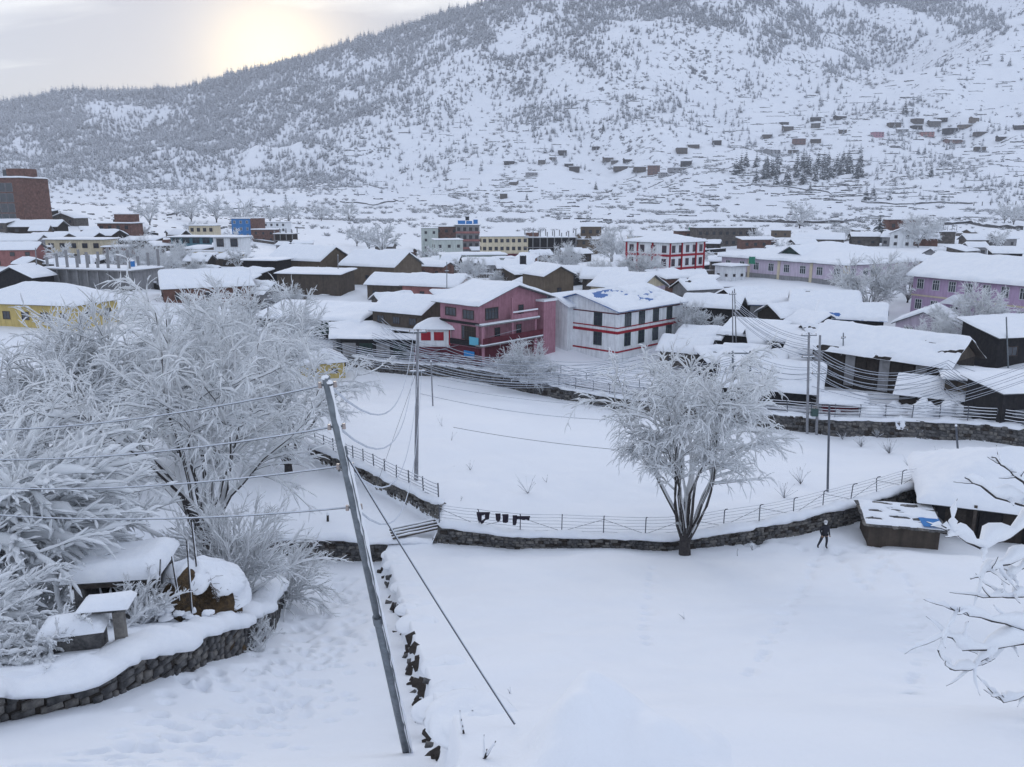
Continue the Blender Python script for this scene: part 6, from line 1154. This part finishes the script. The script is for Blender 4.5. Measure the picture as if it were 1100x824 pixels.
for i, (px, py, h, n, lb) in enumerate([(498, 788, .35, 3, 'pair of bare twigs in the snow at the foot of the leaning pole'), (548, 745, .25, 2, 'bare twig beside the end of the stay wire'), (520, 815, .3, 4, 'bare twigs at the bottom edge left of the snow mound'), (735, 665, .5, 2, 'tiny twig in the middle of the lower snowfield'), (808, 591, .7, 6, 'broken branch in the snow right of the willow trunk'), (792, 597, .4, 3, 'small dark stump in the snow right of the willow')]): weed(px, py, h, n, lb, 70 + i)
def yard_pt(px, back):
    P_ = resample(YARD, .1); dep = P_[:, 1] * cos(PITCH) + (CAMZ - pathz(P_[:, 0], P_[:, 1])) * sin(PITCH); q = 550 + 847 * P_[:, 0] / dep; k = np.argmin(np.abs(q - px)); v = P_[k]; v = v * (1 + back / np.linalg.norm(v)); return np.array((v[0], v[1], hz(v[0], v[1])))
# ---- yard at the lower left: stone hut, stone stand, straw mound
b = yard_pt(146, 7.0) - (0, .6, 0); o = thing('stone_hut', 'small stone hut with a dark opening and thick snow on its roof in the yard', 'hut', (b[0], b[1] + .6, b[2] - .1), R(8))
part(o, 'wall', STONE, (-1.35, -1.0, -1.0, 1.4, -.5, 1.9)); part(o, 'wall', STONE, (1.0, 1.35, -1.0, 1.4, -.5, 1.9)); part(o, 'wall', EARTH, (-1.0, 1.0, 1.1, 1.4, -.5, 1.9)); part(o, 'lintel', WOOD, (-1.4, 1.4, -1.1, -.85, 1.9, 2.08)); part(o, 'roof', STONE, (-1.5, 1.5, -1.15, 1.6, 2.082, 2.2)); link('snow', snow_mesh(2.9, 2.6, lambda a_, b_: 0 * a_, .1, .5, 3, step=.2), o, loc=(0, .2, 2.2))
part(o, 'leaning_plank', WOOD, (.1, .25, -1.4, -1.3, -.3, 1.1)); 
b = yard_pt(126, 1.3) - (0, .25, 0); o = thing('stone_stand', 'stone slab stand on two posts with a snow cushion on top in the yard', 'stand', (b[0], b[1] + .25, b[2] - .1), R(10))
part(o, 'post', STONE2, (.18, .46, -.2, .1, -.5, 1.25)); part(o, 'post', STONE, (-.5, -.3, .05, .3, -.5, 1.25)); part(o, 'slab', STONE, (-.62, .6, -.35, .4, 1.252, 1.38)); link('snow', snow_mesh(1.15, .7, lambda a_, b_: 0 * a_, .05, .32, 5, step=.15), o, loc=(0, .02, 1.38)); part(o, 'pipe', FRW, (-.64, -.58, -.4, -.34, -.3, 1.0))
b = yard_pt(92, 1.9) - (0, .5, 0); o = thing('stone_block', 'low dark stone block half buried in snow left of the slab stand', 'block', (b[0], b[1] + .5, b[2] - .1), R(15)); part(o, 'block', STONE, (-.75, .75, -.4, .4, -.4, .75)); link('snow', snow_mesh(1.5, .8, lambda a_, b_: 0 * a_, .05, .35, 6, step=.2), o, loc=(0, 0, .75))
b = yard_pt(216, 3.1) - (0, .9, -.45); o = thing('straw_mound', 'brown straw stack with poles under a heavy snow cap in the yard', 'straw stack', (b[0], b[1] + .9, b[2] - .1)); rng = np.random.default_rng(77)
STRAW = mat('dry_straw', (.13, .085, .042), .95, (.04, .03, .022), 5, .9, 18); V, F = blob((0, .2, -1.0), 1.5, 2.5, rng, 28, 14, .3); link('stack', npmesh('stack', V, F, True, [STRAW]), o)
n = 1500; az = rng.uniform(pi * .9, 2.1 * pi, n); zz0 = rng.uniform(-.2, 1.3, n); rr = 1.42 * np.sqrt(np.clip(1 - ((zz0 + 1) / 2.5) ** 2, 0, 1)) * rng.uniform(.9, 1.08, n); P0 = np.stack([np.cos(az) * rr, np.sin(az) * rr + .2, zz0], -1); D = np.stack([np.cos(az) * .4, np.sin(az) * .4, -.7 + 0 * az], -1) + rng.normal(0, .5, (n, 3))
P1, R1 = grow(rng, P0, D, rng.uniform(.15, .5, n), 4, .012, .006, -.1, .25); V, F = tubes(P1, R1, 3); kind(link('straw', npmesh('straw', V, F, False, [STRAW]), o), 'stuff')
V, F = join([blob((-.15, .6, .6), 1.2, 1.15, rng, 30, 14, .35), blob((-1.2, .2, -.1), .95, 1.1, rng, 26, 12, .4), blob((.6, .85, .3), 1.1, 1.1, rng, 26, 12, .35), blob((.1, -.1, 1.15), .6, .4, rng, 24, 10, .3), blob((-1.45, -.6, -.4), .7, .6, rng, 22, 10, .5)] + [blob((rng.uniform(-1.5, 1.4), rng.uniform(-1.6, -.9), rng.uniform(-.1, .8)), rng.uniform(.08, .26), rng.uniform(.05, .16), rng, 10, 6, .6) for _ in range(60)]); link('snow', npmesh('snow', V, F, True, [SNOW]), o)
for k, (x_, y_, l_, t_) in enumerate([(.35, -1.15, 3.3, .1), (-.1, -.9, 2.6, -.15), (-1.2, -.5, 2.3, .35), (.1, .3, 3.4, -.05), (-.6, -1.1, 1.1, -.3)]):
    mb = MB(); mb.cyl((x_, y_, -.3), (x_ + t_, y_, l_), .035, .025, 6); q = mb.build('pole', BARK, o); V, F = tubes(np.linspace((x_ + .035, y_, .0), (x_ + t_ + .035, y_, l_), 24)[None], (.018 * (1 + vnoise(np.arange(24) * .8, np.zeros(24), k)))[None], 4); link('snow', npmesh('snow', V, F, True, [SNOW]), q)
me_ = bowed(67, 40, (0, 0, .1), -pi, pi, .8, 1.9, .4, 1.4, -.1, .012, .035, 7, 4); put_bush('snow_laden_shrub', 'brushy snowy twigs growing out of the left side of the straw stack', 'shrub', me_, gnd(178, 648, 27.5))
me_ = bowed(68, 34, (0, 0, .1), -pi, pi, .6, 1.4, .4, 1.4, -.1, .012, .035, 6, 4); put_bush('snow_laden_shrub', 'small snowy bush at the bend of the yard wall right of the straw stack', 'shrub', me_, gnd(272, 650, 28.5))
put_bush('snow_laden_shrub', 'tangled snowy twigs in front of the small stone hut', 'shrub', bowed(69, 36, (0, 0, .1), -pi, pi, .7, 1.7, .3, 1.3, -.1, .013, .05, 6, 4), tuple(yard_pt(158, 4.2)))
put_bush('snow_laden_shrub', 'tangled snowy twigs at the left end of the stone slab stand', 'shrub', bowed(70, 36, (0, 0, .1), -pi, pi, .7, 1.6, .2, 1.1, -.1, .013, .055, 6, 4), tuple(yard_pt(60, 2.2)))
for i, (px, py, h, lb) in enumerate([(38, 560, .9, 'short dark post in the snow of the yard at left'), (352, 560, .55, 'dark stump post on the snowy patch behind the leaning pole')]):
    b = hit(px, py, fn=H); o = thing('wooden_post', lb, 'post', b); mb = MB(); mb.cyl((0, 0, -.3), (.03, 0, h), .09, .08, 8); mb.build('shaft', BARK, o); V, F = blob((.03, 0, h - .03), .12, .14, np.random.default_rng(i)); link('snow', npmesh('snow', V, F, True, [SNOW]), o)
b = on(448, 560, 4.2); o = thing('plank_rack', 'rack of dark planks lying snowy at the corner of the fence wall', 'rack', (b[0], b[1], hz(b[0], b[1]) + .1), R(20))
for k in range(4): mb = MB(); mb.bar((-1.6, k * .35, .25 + k * .05), (1.6, k * .35 + .5, .3 + k * .05), .18, .06); q = mb.build('plank', WOOD, o); V, F = loaf(resample([(-1.6, k * .35 + .08, .28 + k * .05), (1.6, k * .35 + .58, .33 + k * .05)], .25), .14, .1, k, 5); link('snow', npmesh('snow', V, F, True, [SNOW]), q)
# ------------------------------------------------------------------ hillside: pylon, villages, terraces, woods
def pylon(px, py, h):
    b = hit(px, py, fn=H); o = thing('lattice_pylon', 'pale lattice steel pylon on the valley floor at left', 'pylon', b); mb = MB(); w = h * .085
    for sx in (-1, 1):
        for sy in (-1, 1): leg = MB(); leg.bar((sx * w, sy * w, -1), (sx * w * .18, sy * w * .18, h), .22); leg.build('leg', STEEL, o)
    for k in range(8):
        z0, z1 = h * k / 8, h * (k + 1) / 8; f0, f1 = w * (1 - .82 * k / 8), w * (1 - .82 * (k + 1) / 8)
        for a_, b_ in (((-f0, -f0, z0), (f1, -f1, z1)), ((f0, -f0, z0), (-f1, -f1, z1)), ((-f0, f0, z0), (-f1, -f1, z1)), ((f0, f0, z0), (f1, -f1, z1))): mb.bar(a_, b_, .14)
    mb.build('lattice', STEEL, o)
    for f in (.72, .83, .94): m2 = MB(); m2.bar((-h * .13, 0, h * f), (h * .13, 0, h * f), .2); m2.build('crossarm', STEEL, o)
pylon(308, 232, 20)
# village houses on the slopes
V1 = [(552, 198, 9, 'mud'), (541, 213, 8, 'mud'), (547, 176, 12, 'timber'), (582, 176, 8, 'stone'), (594, 172, 7, 'mud'), (604, 166, 9, 'timber'), (611, 179, 10, 'timber'), (617, 184, 11, 'timber'), (571, 189, 12, 'grey'), (653, 173, 11, 'mud'), (660, 175, 8, 'stone'), (667, 183, 16, 'mud'), (674, 174, 9, 'timber'), (687, 184, 13, 'mud'), (702, 187, 14, 'brick'), (737, 178, 12, 'dark'), (727, 184, 18, 'grey'), (732, 164, 12, 'mud'), (745, 158, 13, 'mud'), (770, 155, 10, 'timber'),
      (842, 134, 9, 'timber'), (846, 140, 11, 'mud'), (876, 129, 11, 'timber'), (876, 137, 10, 'stone'), (902, 128, 12, 'timber'), (858, 154, 13, 'brick'), (876, 153, 11, 'mud'), (829, 165, 16, 'grey'), (852, 164, 10, 'stone'), (960, 136, 13, 'mud'), (969, 142, 12, 'grey'), (985, 132, 12, 'mud'), (984, 138, 11, 'timber'), (1003, 135, 12, 'stone'), (1012, 130, 10, 'timber'), (1021, 143, 15, 'dark'), (1023, 153, 17, 'brick'), (995, 146, 14, 'salmon'), (1036, 137, 14, 'tan'), (1046, 131, 9, 'tan'), (1053, 145, 13, 'mud'), (1052, 163, 11, 'mud'), (1096, 138, 14, 'timber'), (942, 147, 12, 'pink'), (824, 148, 10, 'mud'), (905, 143, 8, 'mud'), (640, 160, 8, 'timber'), (712, 190, 9, 'grey'), (1075, 150, 9, 'timber')]
SPECIAL = {14: 'tall reddish three-level house in the middle hillside village', 15: 'dark house at the right end of the middle hillside village', 0: 'lone brown house on the slope left of the middle village', 1: 'lone brown house nearest the town left of the middle village', 16: 'long grey house at the right end of the middle hillside village', 43: 'pale pink house at the left of the right hillside village', 36: 'reddish house nearest the valley in the right hillside village', 35: 'dark tall house in the right hillside village', 37: 'low house with red roof edge in the right hillside village', 38: 'tan gabled house in the right hillside village', 42: 'dark house at the right edge of the slope', 27: 'long grey house above the conifer grove'}
WORDS = {'mud': 'mud brown', 'timber': 'dark timber', 'stone': 'grey stone', 'grey': 'grey plastered', 'brick': 'reddish', 'dark': 'dark', 'tan': 'tan', 'salmon': 'salmon', 'pink': 'pink'}
for i, (px, py, wpx, wl) in enumerate(V1):
    b = hit(px, py, fn=H); s = b[1] / 866.; w = wpx * s * .9; g = 'middle hillside village' if px < 800 else 'right hillside village'; n_above = sum(1 for q in V1 if q[1] < py and (q[0] < 800) == (px < 800))
    lb = SPECIAL.get(i) or '%s house with %s snow roof, %s, %s slope' % (WORDS[wl], 'flat' if i % 3 else 'pitched', g, 'upper' if py < (170 if px < 800 else 136) else 'lower')
    st = 3 if i == 14 else (2 if i % 2 else 1)
    house(lb, px, b[1], w, w * .7, (5.0, 7.5, 14)[st - 1] * (.75 + .03 * (i % 9)), (i * 37 % 50) - 25, wl, ('flat', 0) if i % 3 else ('x', 2.2), st=st, win={'f': 3 if w > 11 else 2}, ws=(w * .1, 1.6), th=.8, ov=.8, x=b[0], base_py=py, group=g)
_by = {}
for ob in COL.objects:
    if ob.get('group') in ('middle hillside village', 'right hillside village'): _by.setdefault(ob['label'], []).append(ob)
for lb, obs in _by.items():
    if len(obs) > 1:
        obs.sort(key=lambda q: q.location.x / q.location.y)
        for k, ob in enumerate(obs): ob['label'] = lb + ', ' + ('leftmost' if k == 0 else 'rightmost' if k == len(obs) - 1 else ['second', 'third', 'fourth', 'fifth'][k - 1] + ' from left')
# terrace walls
def terraces(n, seed):
    rng = np.random.default_rng(seed); px = rng.uniform(330, 1120, n * 3); Yv = rng.uniform(700, 1650, n * 3); dens = np.where(px > 520, .6, .2) * np.where(Yv > 1300, .6, 1) * np.where(Yv < 950, .15, 1) * (1.0 + 2.2 * fbm(px / 90, Yv / 90, 2, 77)); ok = rng.random(n * 3) < dens; px, Yv = px[ok][:n], Yv[ok][:n]; n = len(px)
    x = (px - 550) / 866 * Yv; y = Yv; K = 9; L_ = rng.uniform(2, 9, n) ** 1.5; P = np.zeros((n, K, 2)); P[:, 0] = np.stack([x, y], -1)
    for k in range(1, K):
        e = 6.; q = P[:, k - 1]; gx = (H(q[:, 0] + e, q[:, 1]) - H(q[:, 0] - e, q[:, 1])) / (2 * e); gy = (H(q[:, 0], q[:, 1] + e) - H(q[:, 0], q[:, 1] - e)) / (2 * e); t = np.stack([gy, -gx], -1); t = t * np.sign(t[:, :1] + 1e-9); t = t / np.maximum(np.linalg.norm(t, axis=1, keepdims=True), 1e-6)
        t = np.where(np.abs(t[:, :1]) < .3, np.array((1., 0)), t); P[:, k] = q + t * (L_ / (K - 1))[:, None]
    z = H(P[..., 0], P[..., 1]); h = rng.uniform(.35, 1.25, (n, 1)) * (.6 + .8 * rng.random((n, K)))
    A = np.concatenate([P, (z - .6)[..., None]], -1); B = np.concatenate([P, (z + h)[..., None]], -1); Cc = np.concatenate([P + (0, 1.6), (z + h + .1)[..., None]], -1); Dd = np.concatenate([P + (0, 2.4), (z - .6)[..., None]], -1)
    cap0 = B + (0, -.25, .0); cap1 = B + (0, .2, .35)
    V = np.stack([A, B, cap0, cap1, Cc, Dd], 2).reshape(-1, 3); i = np.arange(n * K * 6).reshape(n, K, 6); fs = []; mi = []
    for a_, m_ in ((0, 0), (1, 1), (2, 1), (3, 1), (4, 1)):
        f = np.stack([i[:, :-1, a_], i[:, 1:, a_], i[:, 1:, a_ + 1], i[:, :-1, a_ + 1]], -1).reshape(-1, 4); fs.append(f); mi += [m_] * len(f)
    kind(link('terrace_walls', npmesh('terrace_walls', V, np.concatenate(fs), False, [mat('terrace_stone', (.10, .098, .10), .95, (.045, .045, .05), .4), MSNOW], mi)), 'stuff')['label'] = 'short dark dry stone terrace walls scattered over the snowy slope'
terraces(1250, 3)
# conifers
NEED = mat('snowy_needles', (.05, .062, .068), .95, (.12, .135, .15), 1.5)
def conifer_mesh(seed, h=12., tiers=9, nb=8, rad=2.3, dk=0.):
    rng = np.random.default_rng(seed); V = []; F = []; mi = []
    for t in range(tiers):
        f = t / (tiers - 1); z = h * (.10 + .84 * f); r = rad * (1 - f) ** .85 + .18
        for k in range(nb if f < .8 else max(4, nb - 3)):
            a_ = 2 * pi * (k + .5 * (t % 2)) / nb + rng.normal(0, .15); rr = r * rng.uniform(.75, 1.2); dr = rr * rng.uniform(.35, .6); w = rr * .36; c, s = cos(a_), sin(a_)
            def pt(u, v, zz_): return (c * u - s * v, s * u + c * v, zz_)
            n = len(V); V += [pt(.05, 0, z), pt(rr * .55, w, z - dr * .45), pt(rr * .55, -w, z - dr * .45), pt(rr, 0, z - dr), pt(rr * .5, 0, z - dr * .2)]; F += [(n, n + 4, n + 1), (n, n + 2, n + 4), (n + 4, n + 3, n + 1), (n + 4, n + 2, n + 3)]; q = rng.random(); mi += [1 if q < .93 - dk else 0, 1 if q < .88 - dk else 0, 1 if q < .75 - dk else 0, 1 if q < .68 - dk else 0]
            lo = .12 * rr; n = len(V); V += [pt(.05, 0, z - lo - .25), pt(rr * .6, w * 1.15, z - dr * .5 - lo), pt(rr * .6, -w * 1.15, z - dr * .5 - lo), pt(rr * 1.12, 0, z - dr * 1.12 - lo)]; F += [(n, n + 1, n + 3), (n, n + 3, n + 2)]; mi += [1 if rng.random() < .52 - dk else 0, 1 if rng.random() < .52 - dk else 0]
    n = len(V); V += [(.12, 0, h * .9), (-.06, .1, h * .9), (-.06, -.1, h * .9), (0, 0, h * 1.02)]; F += [(n, n + 1, n + 3), (n + 1, n + 2, n + 3), (n + 2, n, n + 3)]; mi += [0, 1, 0]
    return npmesh('crown', V, np.array(F), False, [NEED, SNOW], mi)
tm = MB(); tm.cyl((0, 0, -1), (0, 0, 9), .25, .06, 6); TRM = tm.mesh('trunk', BARK)
CON = [conifer_mesh(s, 12., 9, 8, 2.3 + .3 * (s % 2)) for s in (1, 2, 3)]; COND = [conifer_mesh(s, 12., 10, 9, 2.7, .35) for s in (11, 12, 13)]
def conifer(label, x, y, s, k, group, ms=None):
    o = thing('conifer', label, 'tree', (x, y, hz(x, y) - .3), k * 1.3, group, s); link('trunk', TRM, o); return o, link('crown', (ms or CON)[k % 3], o)
for i, (px, Y, s, lb) in enumerate([(946, 296, 1.15, 'tall snow-laden spruce left of the reddish brick ruin'), (934, 288, .72, 'small snow-laden spruce left of the tall spruce'), (950, 300, .8, 'snow-laden spruce half behind the tall spruce')]): conifer(lb, xof(px, Y), Y, s, i, 'spruces at the brick ruin', COND)
conifer('lone small dark fir on the snow roof edge behind the willow', xof(296, 121), 121, .38, 1, None)
rng = np.random.default_rng(15); grove = []
for k in range(58):
    px = rng.uniform(788, 925); py = rng.uniform(178, 200) - 6 * abs(px - 850) / 70
    if 838 < px < 852 and rng.random() < .7: continue
    b = hit(px, py, fn=H); conifer('snow-laden conifer of the dense grove below the hillside houses', b[0], b[1], rng.uniform(1.6, 2.5), k, 'conifer grove below the hillside houses', COND)
for k, (px, py, s) in enumerate([(972, 122, 2.4), (930, 215, 1.6), (938, 210, 1.3), (870, 207, 1.4), (1000, 190, 1.5), (640, 203, 1.2), (648, 140, 1.5), (566, 215, 1.0)]):
    b = hit(px, py, fn=H); conifer(['solitary tall conifer high above the right village', 'conifer standing by the valley road at right', 'smaller conifer by the valley road at right', 'single conifer below the grove by the track', 'single conifer right of the grove', 'single small conifer below the middle village', 'single conifer above the middle village', 'single small conifer left of the middle village'][k], b[0], b[1], s, k, 'single conifers on the slope', COND)
# forest: the largest by themselves, the rest as one mass
N0 = 105000; rng = np.random.default_rng(99); u = rng.uniform(-60, 1170, N0); Yv = np.sqrt(rng.uniform(900 ** 2, 2560 ** 2, N0)); x = (u - 550) / 866 * Yv; zg = H(x, Yv)
el = (zg - CAMZ) / Yv; py = 412 - 847 * np.tan(np.arctan(el) + PITCH); nz = fbm(u / 40, py / 24, 3, 55); nz2 = fbm(x / 120, Yv / 120, 3, 57)
ridge = np.interp(u, [-100, 0, 90, 190, 250, 330, 400, 490, 560, 1200], [116, 112, 97, 97, 80, 63, 38, 10, -20, -60])
left = sstep(560, 330, u) * sstep(212, 182, py) ; top = sstep(95, 20, py) * sstep(1010, 900, u) * .85; mid = sstep(470, 560, u) * sstep(740, 620, u) * sstep(165, 120, py) * .6; mid2 = .12 * sstep(205, 150, py); rgt = sstep(900, 980, u) * .14
band = sstep(60, 40, np.abs(py - (60 - (u - 760) * .22))) * (u > 700) * (u < 1060) * .5
dn = np.maximum(left * .95 * np.clip(.85 + 1.3 * nz + 1.0 * nz2, .12, 1.25), np.maximum.reduce([top, mid, mid2, rgt, band]) * np.clip(.55 + 2.2 * nz + 1.8 * nz2, .03, 1.25))
for cx, cy, rx, ry in [(175, 160, 12, 7), (330, 130, 26, 14), (375, 100, 22, 12), (595, 45, 40, 10), (700, 40, 45, 9), (520, 120, 16, 22), (380, 165, 30, 10), (450, 150, 34, 14), (960, 90, 60, 14), (880, 58, 36, 7), (30, 160, 30, 14)]: dn = dn * (1 - .72 * np.exp(-((u - cx) / rx) ** 2 - ((py - cy) / ry) ** 2))
ok = (rng.random(N0) < dn) & (py > -25); u, x, Yv, zg, py = u[ok], x[ok], Yv[ok], zg[ok], py[ok]; sc = rng.uniform(.5, 1.15, len(x)) ** 1.0 * np.where(rng.random(len(x)) < .12, 1.6, 1.0) * np.interp(Yv, [900, 1600, 2250, 2500], [.75, 1.0, 1.2, 1.7]); app = sc / Yv; order = np.argsort(-app * ((py > 2) & (u > 2) & (u < 1098)))
FOREST = set()
for k, i in enumerate(order[:230]):
    o, c = conifer('snowy conifer standing in the hillside forest', x[i], Yv[i], float(sc[i]), k, 'conifers of the hillside forest')
    if k < 3: FP = c
rest = order[230:]
ur = rng.uniform(-20, 495, 170); yy_ = np.linspace(1900, 2620, 60); xr_ = (ur[:, None] - 550) / 866 * yy_[None]; zr_ = H(xr_, np.broadcast_to(yy_, xr_.shape)); kb = np.argmax((zr_ - CAMZ) / yy_[None], 1); ar = np.arange(170)
XR, YR, ZR, SR = xr_[ar, kb], yy_[kb], zr_[ar, kb], rng.uniform(1.0, 2.3, 170)
def gn_scatter(name, label, pts, scl, rotz, protos):
    me = bpy.data.meshes.new(name); me.from_pydata([tuple(p) for p in pts], [], [])
    a_ = me.attributes.new('scl', 'FLOAT', 'POINT'); a_.data.foreach_set('value', np.asarray(scl, np.float32)); a_ = me.attributes.new('rz', 'FLOAT', 'POINT'); a_.data.foreach_set('value', np.asarray(rotz, np.float32)); a_ = me.attributes.new('pick', 'INT', 'POINT'); a_.data.foreach_set('value', np.arange(len(pts), dtype=np.int32) % len(protos))
    ob = kind(link(name, me), 'stuff'); ob['label'] = label; g = bpy.data.node_groups.new(name, 'GeometryNodeTree'); g.interface.new_socket('Geometry', in_out='INPUT', socket_type='NodeSocketGeometry'); g.interface.new_socket('Geometry', in_out='OUTPUT', socket_type='NodeSocketGeometry')
    gi = g.nodes.new('NodeGroupInput'); go = g.nodes.new('NodeGroupOutput'); jn = g.nodes.new('GeometryNodeJoinGeometry'); lk = g.links.new
    def attr(nm, ty): n = g.nodes.new('GeometryNodeInputNamedAttribute'); n.data_type = ty; n.inputs['Name'].default_value = nm; return n.outputs['Attribute']
    for i, p in enumerate(protos):
        oi = g.nodes.new('GeometryNodeObjectInfo'); oi.inputs['Object'].default_value = p; oi.transform_space = 'ORIGINAL'; ip = g.nodes.new('GeometryNodeInstanceOnPoints'); cp = g.nodes.new('FunctionNodeCompare'); cp.data_type = 'INT'; cp.operation = 'EQUAL'
        lk(attr('pick', 'INT'), cp.inputs[2]); cp.inputs[3].default_value = i; lk(cp.outputs[0], ip.inputs['Selection']); lk(gi.outputs[0], ip.inputs['Points']); lk(oi.outputs['Geometry'], ip.inputs['Instance'])
        cx = g.nodes.new('ShaderNodeCombineXYZ'); lk(attr('rz', 'FLOAT'), cx.inputs[2]); lk(cx.outputs[0], ip.inputs['Rotation']); lk(attr('scl', 'FLOAT'), ip.inputs['Scale']); lk(ip.outputs[0], jn.inputs[0])
    lk(jn.outputs[0], go.inputs[0]); md = ob.modifiers.new('scatter', 'NODES'); md.node_group = g; return ob
pro = [ob for ob in COL.objects if ob.name.startswith('crown') and ob.data in CON]; PRO = [next(ob for ob in pro if ob.data == m_) for m_ in CON]
gn_scatter('conifer_forest', 'grey-white snowy conifer forest covering the mountain side', np.stack([np.r_[x[rest], XR], np.r_[Yv[rest], YR], np.r_[zg[rest], ZR] - .3], -1), np.r_[sc[rest], SR], rng.uniform(0, 6.28, len(rest) + 170), PRO)
# bare frosted scrub over the slopes and the valley
def scrub_mesh(seed):
    rng = np.random.default_rng(seed); n = 26; az = rng.uniform(0, 2 * pi, n); e = rng.uniform(.3, 1.4, n); D = np.stack([np.cos(az) * np.cos(e), np.sin(az) * np.cos(e), np.sin(e)], -1); P1, R1 = grow(rng, rng.normal(0, .4, (n, 3)) * (1, 1, 0), D, rng.uniform(1.2, 2.6, n), 4, .09, .03, -.1, .2); V, F = tubes(P1, R1, 3); V2, F2 = tubes(P1 + (0, 0, .09), R1 * rng.uniform(.4, 1.5, (n, 1)), 3)
    return npmesh('scrub', np.concatenate([V, V2]), np.concatenate([F, F2 + len(V)]), False, [BARK, SNOW], [0] * len(F) + [1] * len(F2))
SCR = []
for k in range(3):
    b = hit([600, 860, 1010][k], [236, 226, 224][k], fn=H); SCR.append(tag(link('frosted_shrub', scrub_mesh(k + 5), loc=b, scale=2.2), ['frosted shrub on the terraces right of the lattice pylon', 'frosted shrub on the dark bank behind the lilac building', 'frosted shrub by the valley road at right'][k], 'shrub'))
N1 = 26000; u = rng.uniform(-60, 1170, N1); Yv = np.exp(rng.uniform(math.log(430), math.log(1900), N1)); x = (u - 550) / 866 * Yv; zg = H(x, Yv); n3 = fbm(x / 55., Yv / 55., 3, 91); dn = np.clip(.10 + 2.2 * n3, 0, 1) * np.interp(Yv, [430, 560, 700, 1900], [.15, .35, .8, .9]) * np.where(u < 330, .5, 1)
ok = rng.random(N1) < dn; x, Yv, zg = x[ok], Yv[ok], zg[ok]; gn_scatter('frosted_scrub', 'frosted bare scrub scattered over the slopes and valley floor', np.stack([x, Yv, zg - .1], -1), rng.uniform(.5, 1.5, len(x)) * np.interp(Yv, [430, 900, 1900], [.8, 1.3, 2.2]), rng.uniform(0, 6.28, len(x)), SCR)
# boulders of the river flat and dark bank brush
rng = np.random.default_rng(123); RK = []
for k in range(3):
    V, F = rock(rng, 2.2, 1.6, 1.0); b = hit([75, 60, 118][k], [226, 232, 228][k], fn=H); RK.append(tag(link('boulder', npmesh('boulder', V, F, False, [STONE]), loc=b), ['dark boulder in the snowy river flat at left, highest', 'dark boulder in the river flat nearest the tall brick block', 'dark boulder in the river flat above the brick terrace house'][k], 'boulder'))
u = rng.uniform(45, 330, 420); Yv = rng.uniform(330, 640, 420); x = (u - 550) / 866 * Yv; ok = fbm(u / 30, Yv / 40, 2, 3) > .0; x, Yv = x[ok], Yv[ok]; gn_scatter('river_boulders', 'dark boulders scattered in the snow of the river flat', np.stack([x, Yv, H(x, Yv) - .1], -1), rng.uniform(.4, 1.5, len(x)), rng.uniform(0, 6.28, len(x)), RK)
# valley track posts and bank walls
def bank(label, pts, h):
    P_ = resample(np.array([hit(a_, b_, fn=H)[:2] for a_, b_ in pts]), 4.); zt_ = H(P_[:, 0], P_[:, 1]) + h * (.7 + .6 * np.abs(vnoise(np.arange(len(P_)) * .35, np.zeros(len(P_)), 3)) * 2); c = P_[len(P_) // 2]; off = np.array((c[0], c[1], zt_[len(P_) // 2] - h)); o = thing('bank_wall', label, 'wall', off); Nn_ = normals(P_)
    V, F = ribbon(P_, Nn_, zt_, zt_ - h - 2, .6); link('wall_face', npmesh('wall_face', V - off, F, False, [mat('terrace_stone', (.10, .098, .10), .95, (.045, .045, .05), .4)]), o); V, F = loaf(np.c_[P_ - Nn_ * .4, zt_], 1.2, .5, 4); link('snow_cap', npmesh('snow_cap', V - off, F, True, [SNOW]), o)
bank('long dark bank of the valley track below the conifer grove', [(820, 200), (860, 203), (890, 207), (905, 212)], 1.6); bank('dark roadside wall along the valley road at the right', [(925, 217), (965, 220), (1010, 218), (1045, 219)], 1.8); bank('dark river bank wall behind the lilac building', [(800, 238), (850, 240), (905, 240), (925, 234)], 2.2); bank('dark bank wall right of the reddish brick ruin', [(1000, 243), (1040, 240), (1060, 244), (1098, 247)], 2.0)
bank('dark bank wall across the fields at left', [(180, 232), (235, 226), (290, 222)], 1.3); bank('dark terrace bank right of the pylon', [(365, 217), (390, 219), (425, 217)], 1.6); bank('dark field bank at the foot of the left forest', [(125, 200), (160, 198), (190, 196)], 1.6)
for i in range(6):
    b = hit(1046 + i * 9, 221 - i * .2, fn=H); o = tag(link('road_post', (lambda m_: (m_.box(-.35, .35, -.35, .35, -.5, 4.2), m_.mesh('road_post', STONE))[1])(MB()), loc=b), 'square post in the row along the valley road at far right', 'post', 'posts along the valley road')
# ------------------------------------------------------------------ thin winter haze in the valley
mb = MB(); mb.box(-3500, 3500, -60, 4250, -60, 1150); hzm = bpy.data.materials.new('haze'); hzm.use_nodes = True; t = hzm.node_tree; t.nodes.clear(); out = t.nodes.new('ShaderNodeOutputMaterial'); pv = t.nodes.new('ShaderNodeVolumePrincipled'); pv.inputs['Color'].default_value = (.90, .93, 1, 1); pv.inputs['Density'].default_value = .00013; pv.inputs['Anisotropy'].default_value = .25; t.links.new(pv.outputs[0], out.inputs['Volume'])
kind(mb.build('haze', hzm), 'stuff')
for ob in COL.objects:
    for k in ('_w', '_d', '_h'):
        if k in ob: del ob[k]
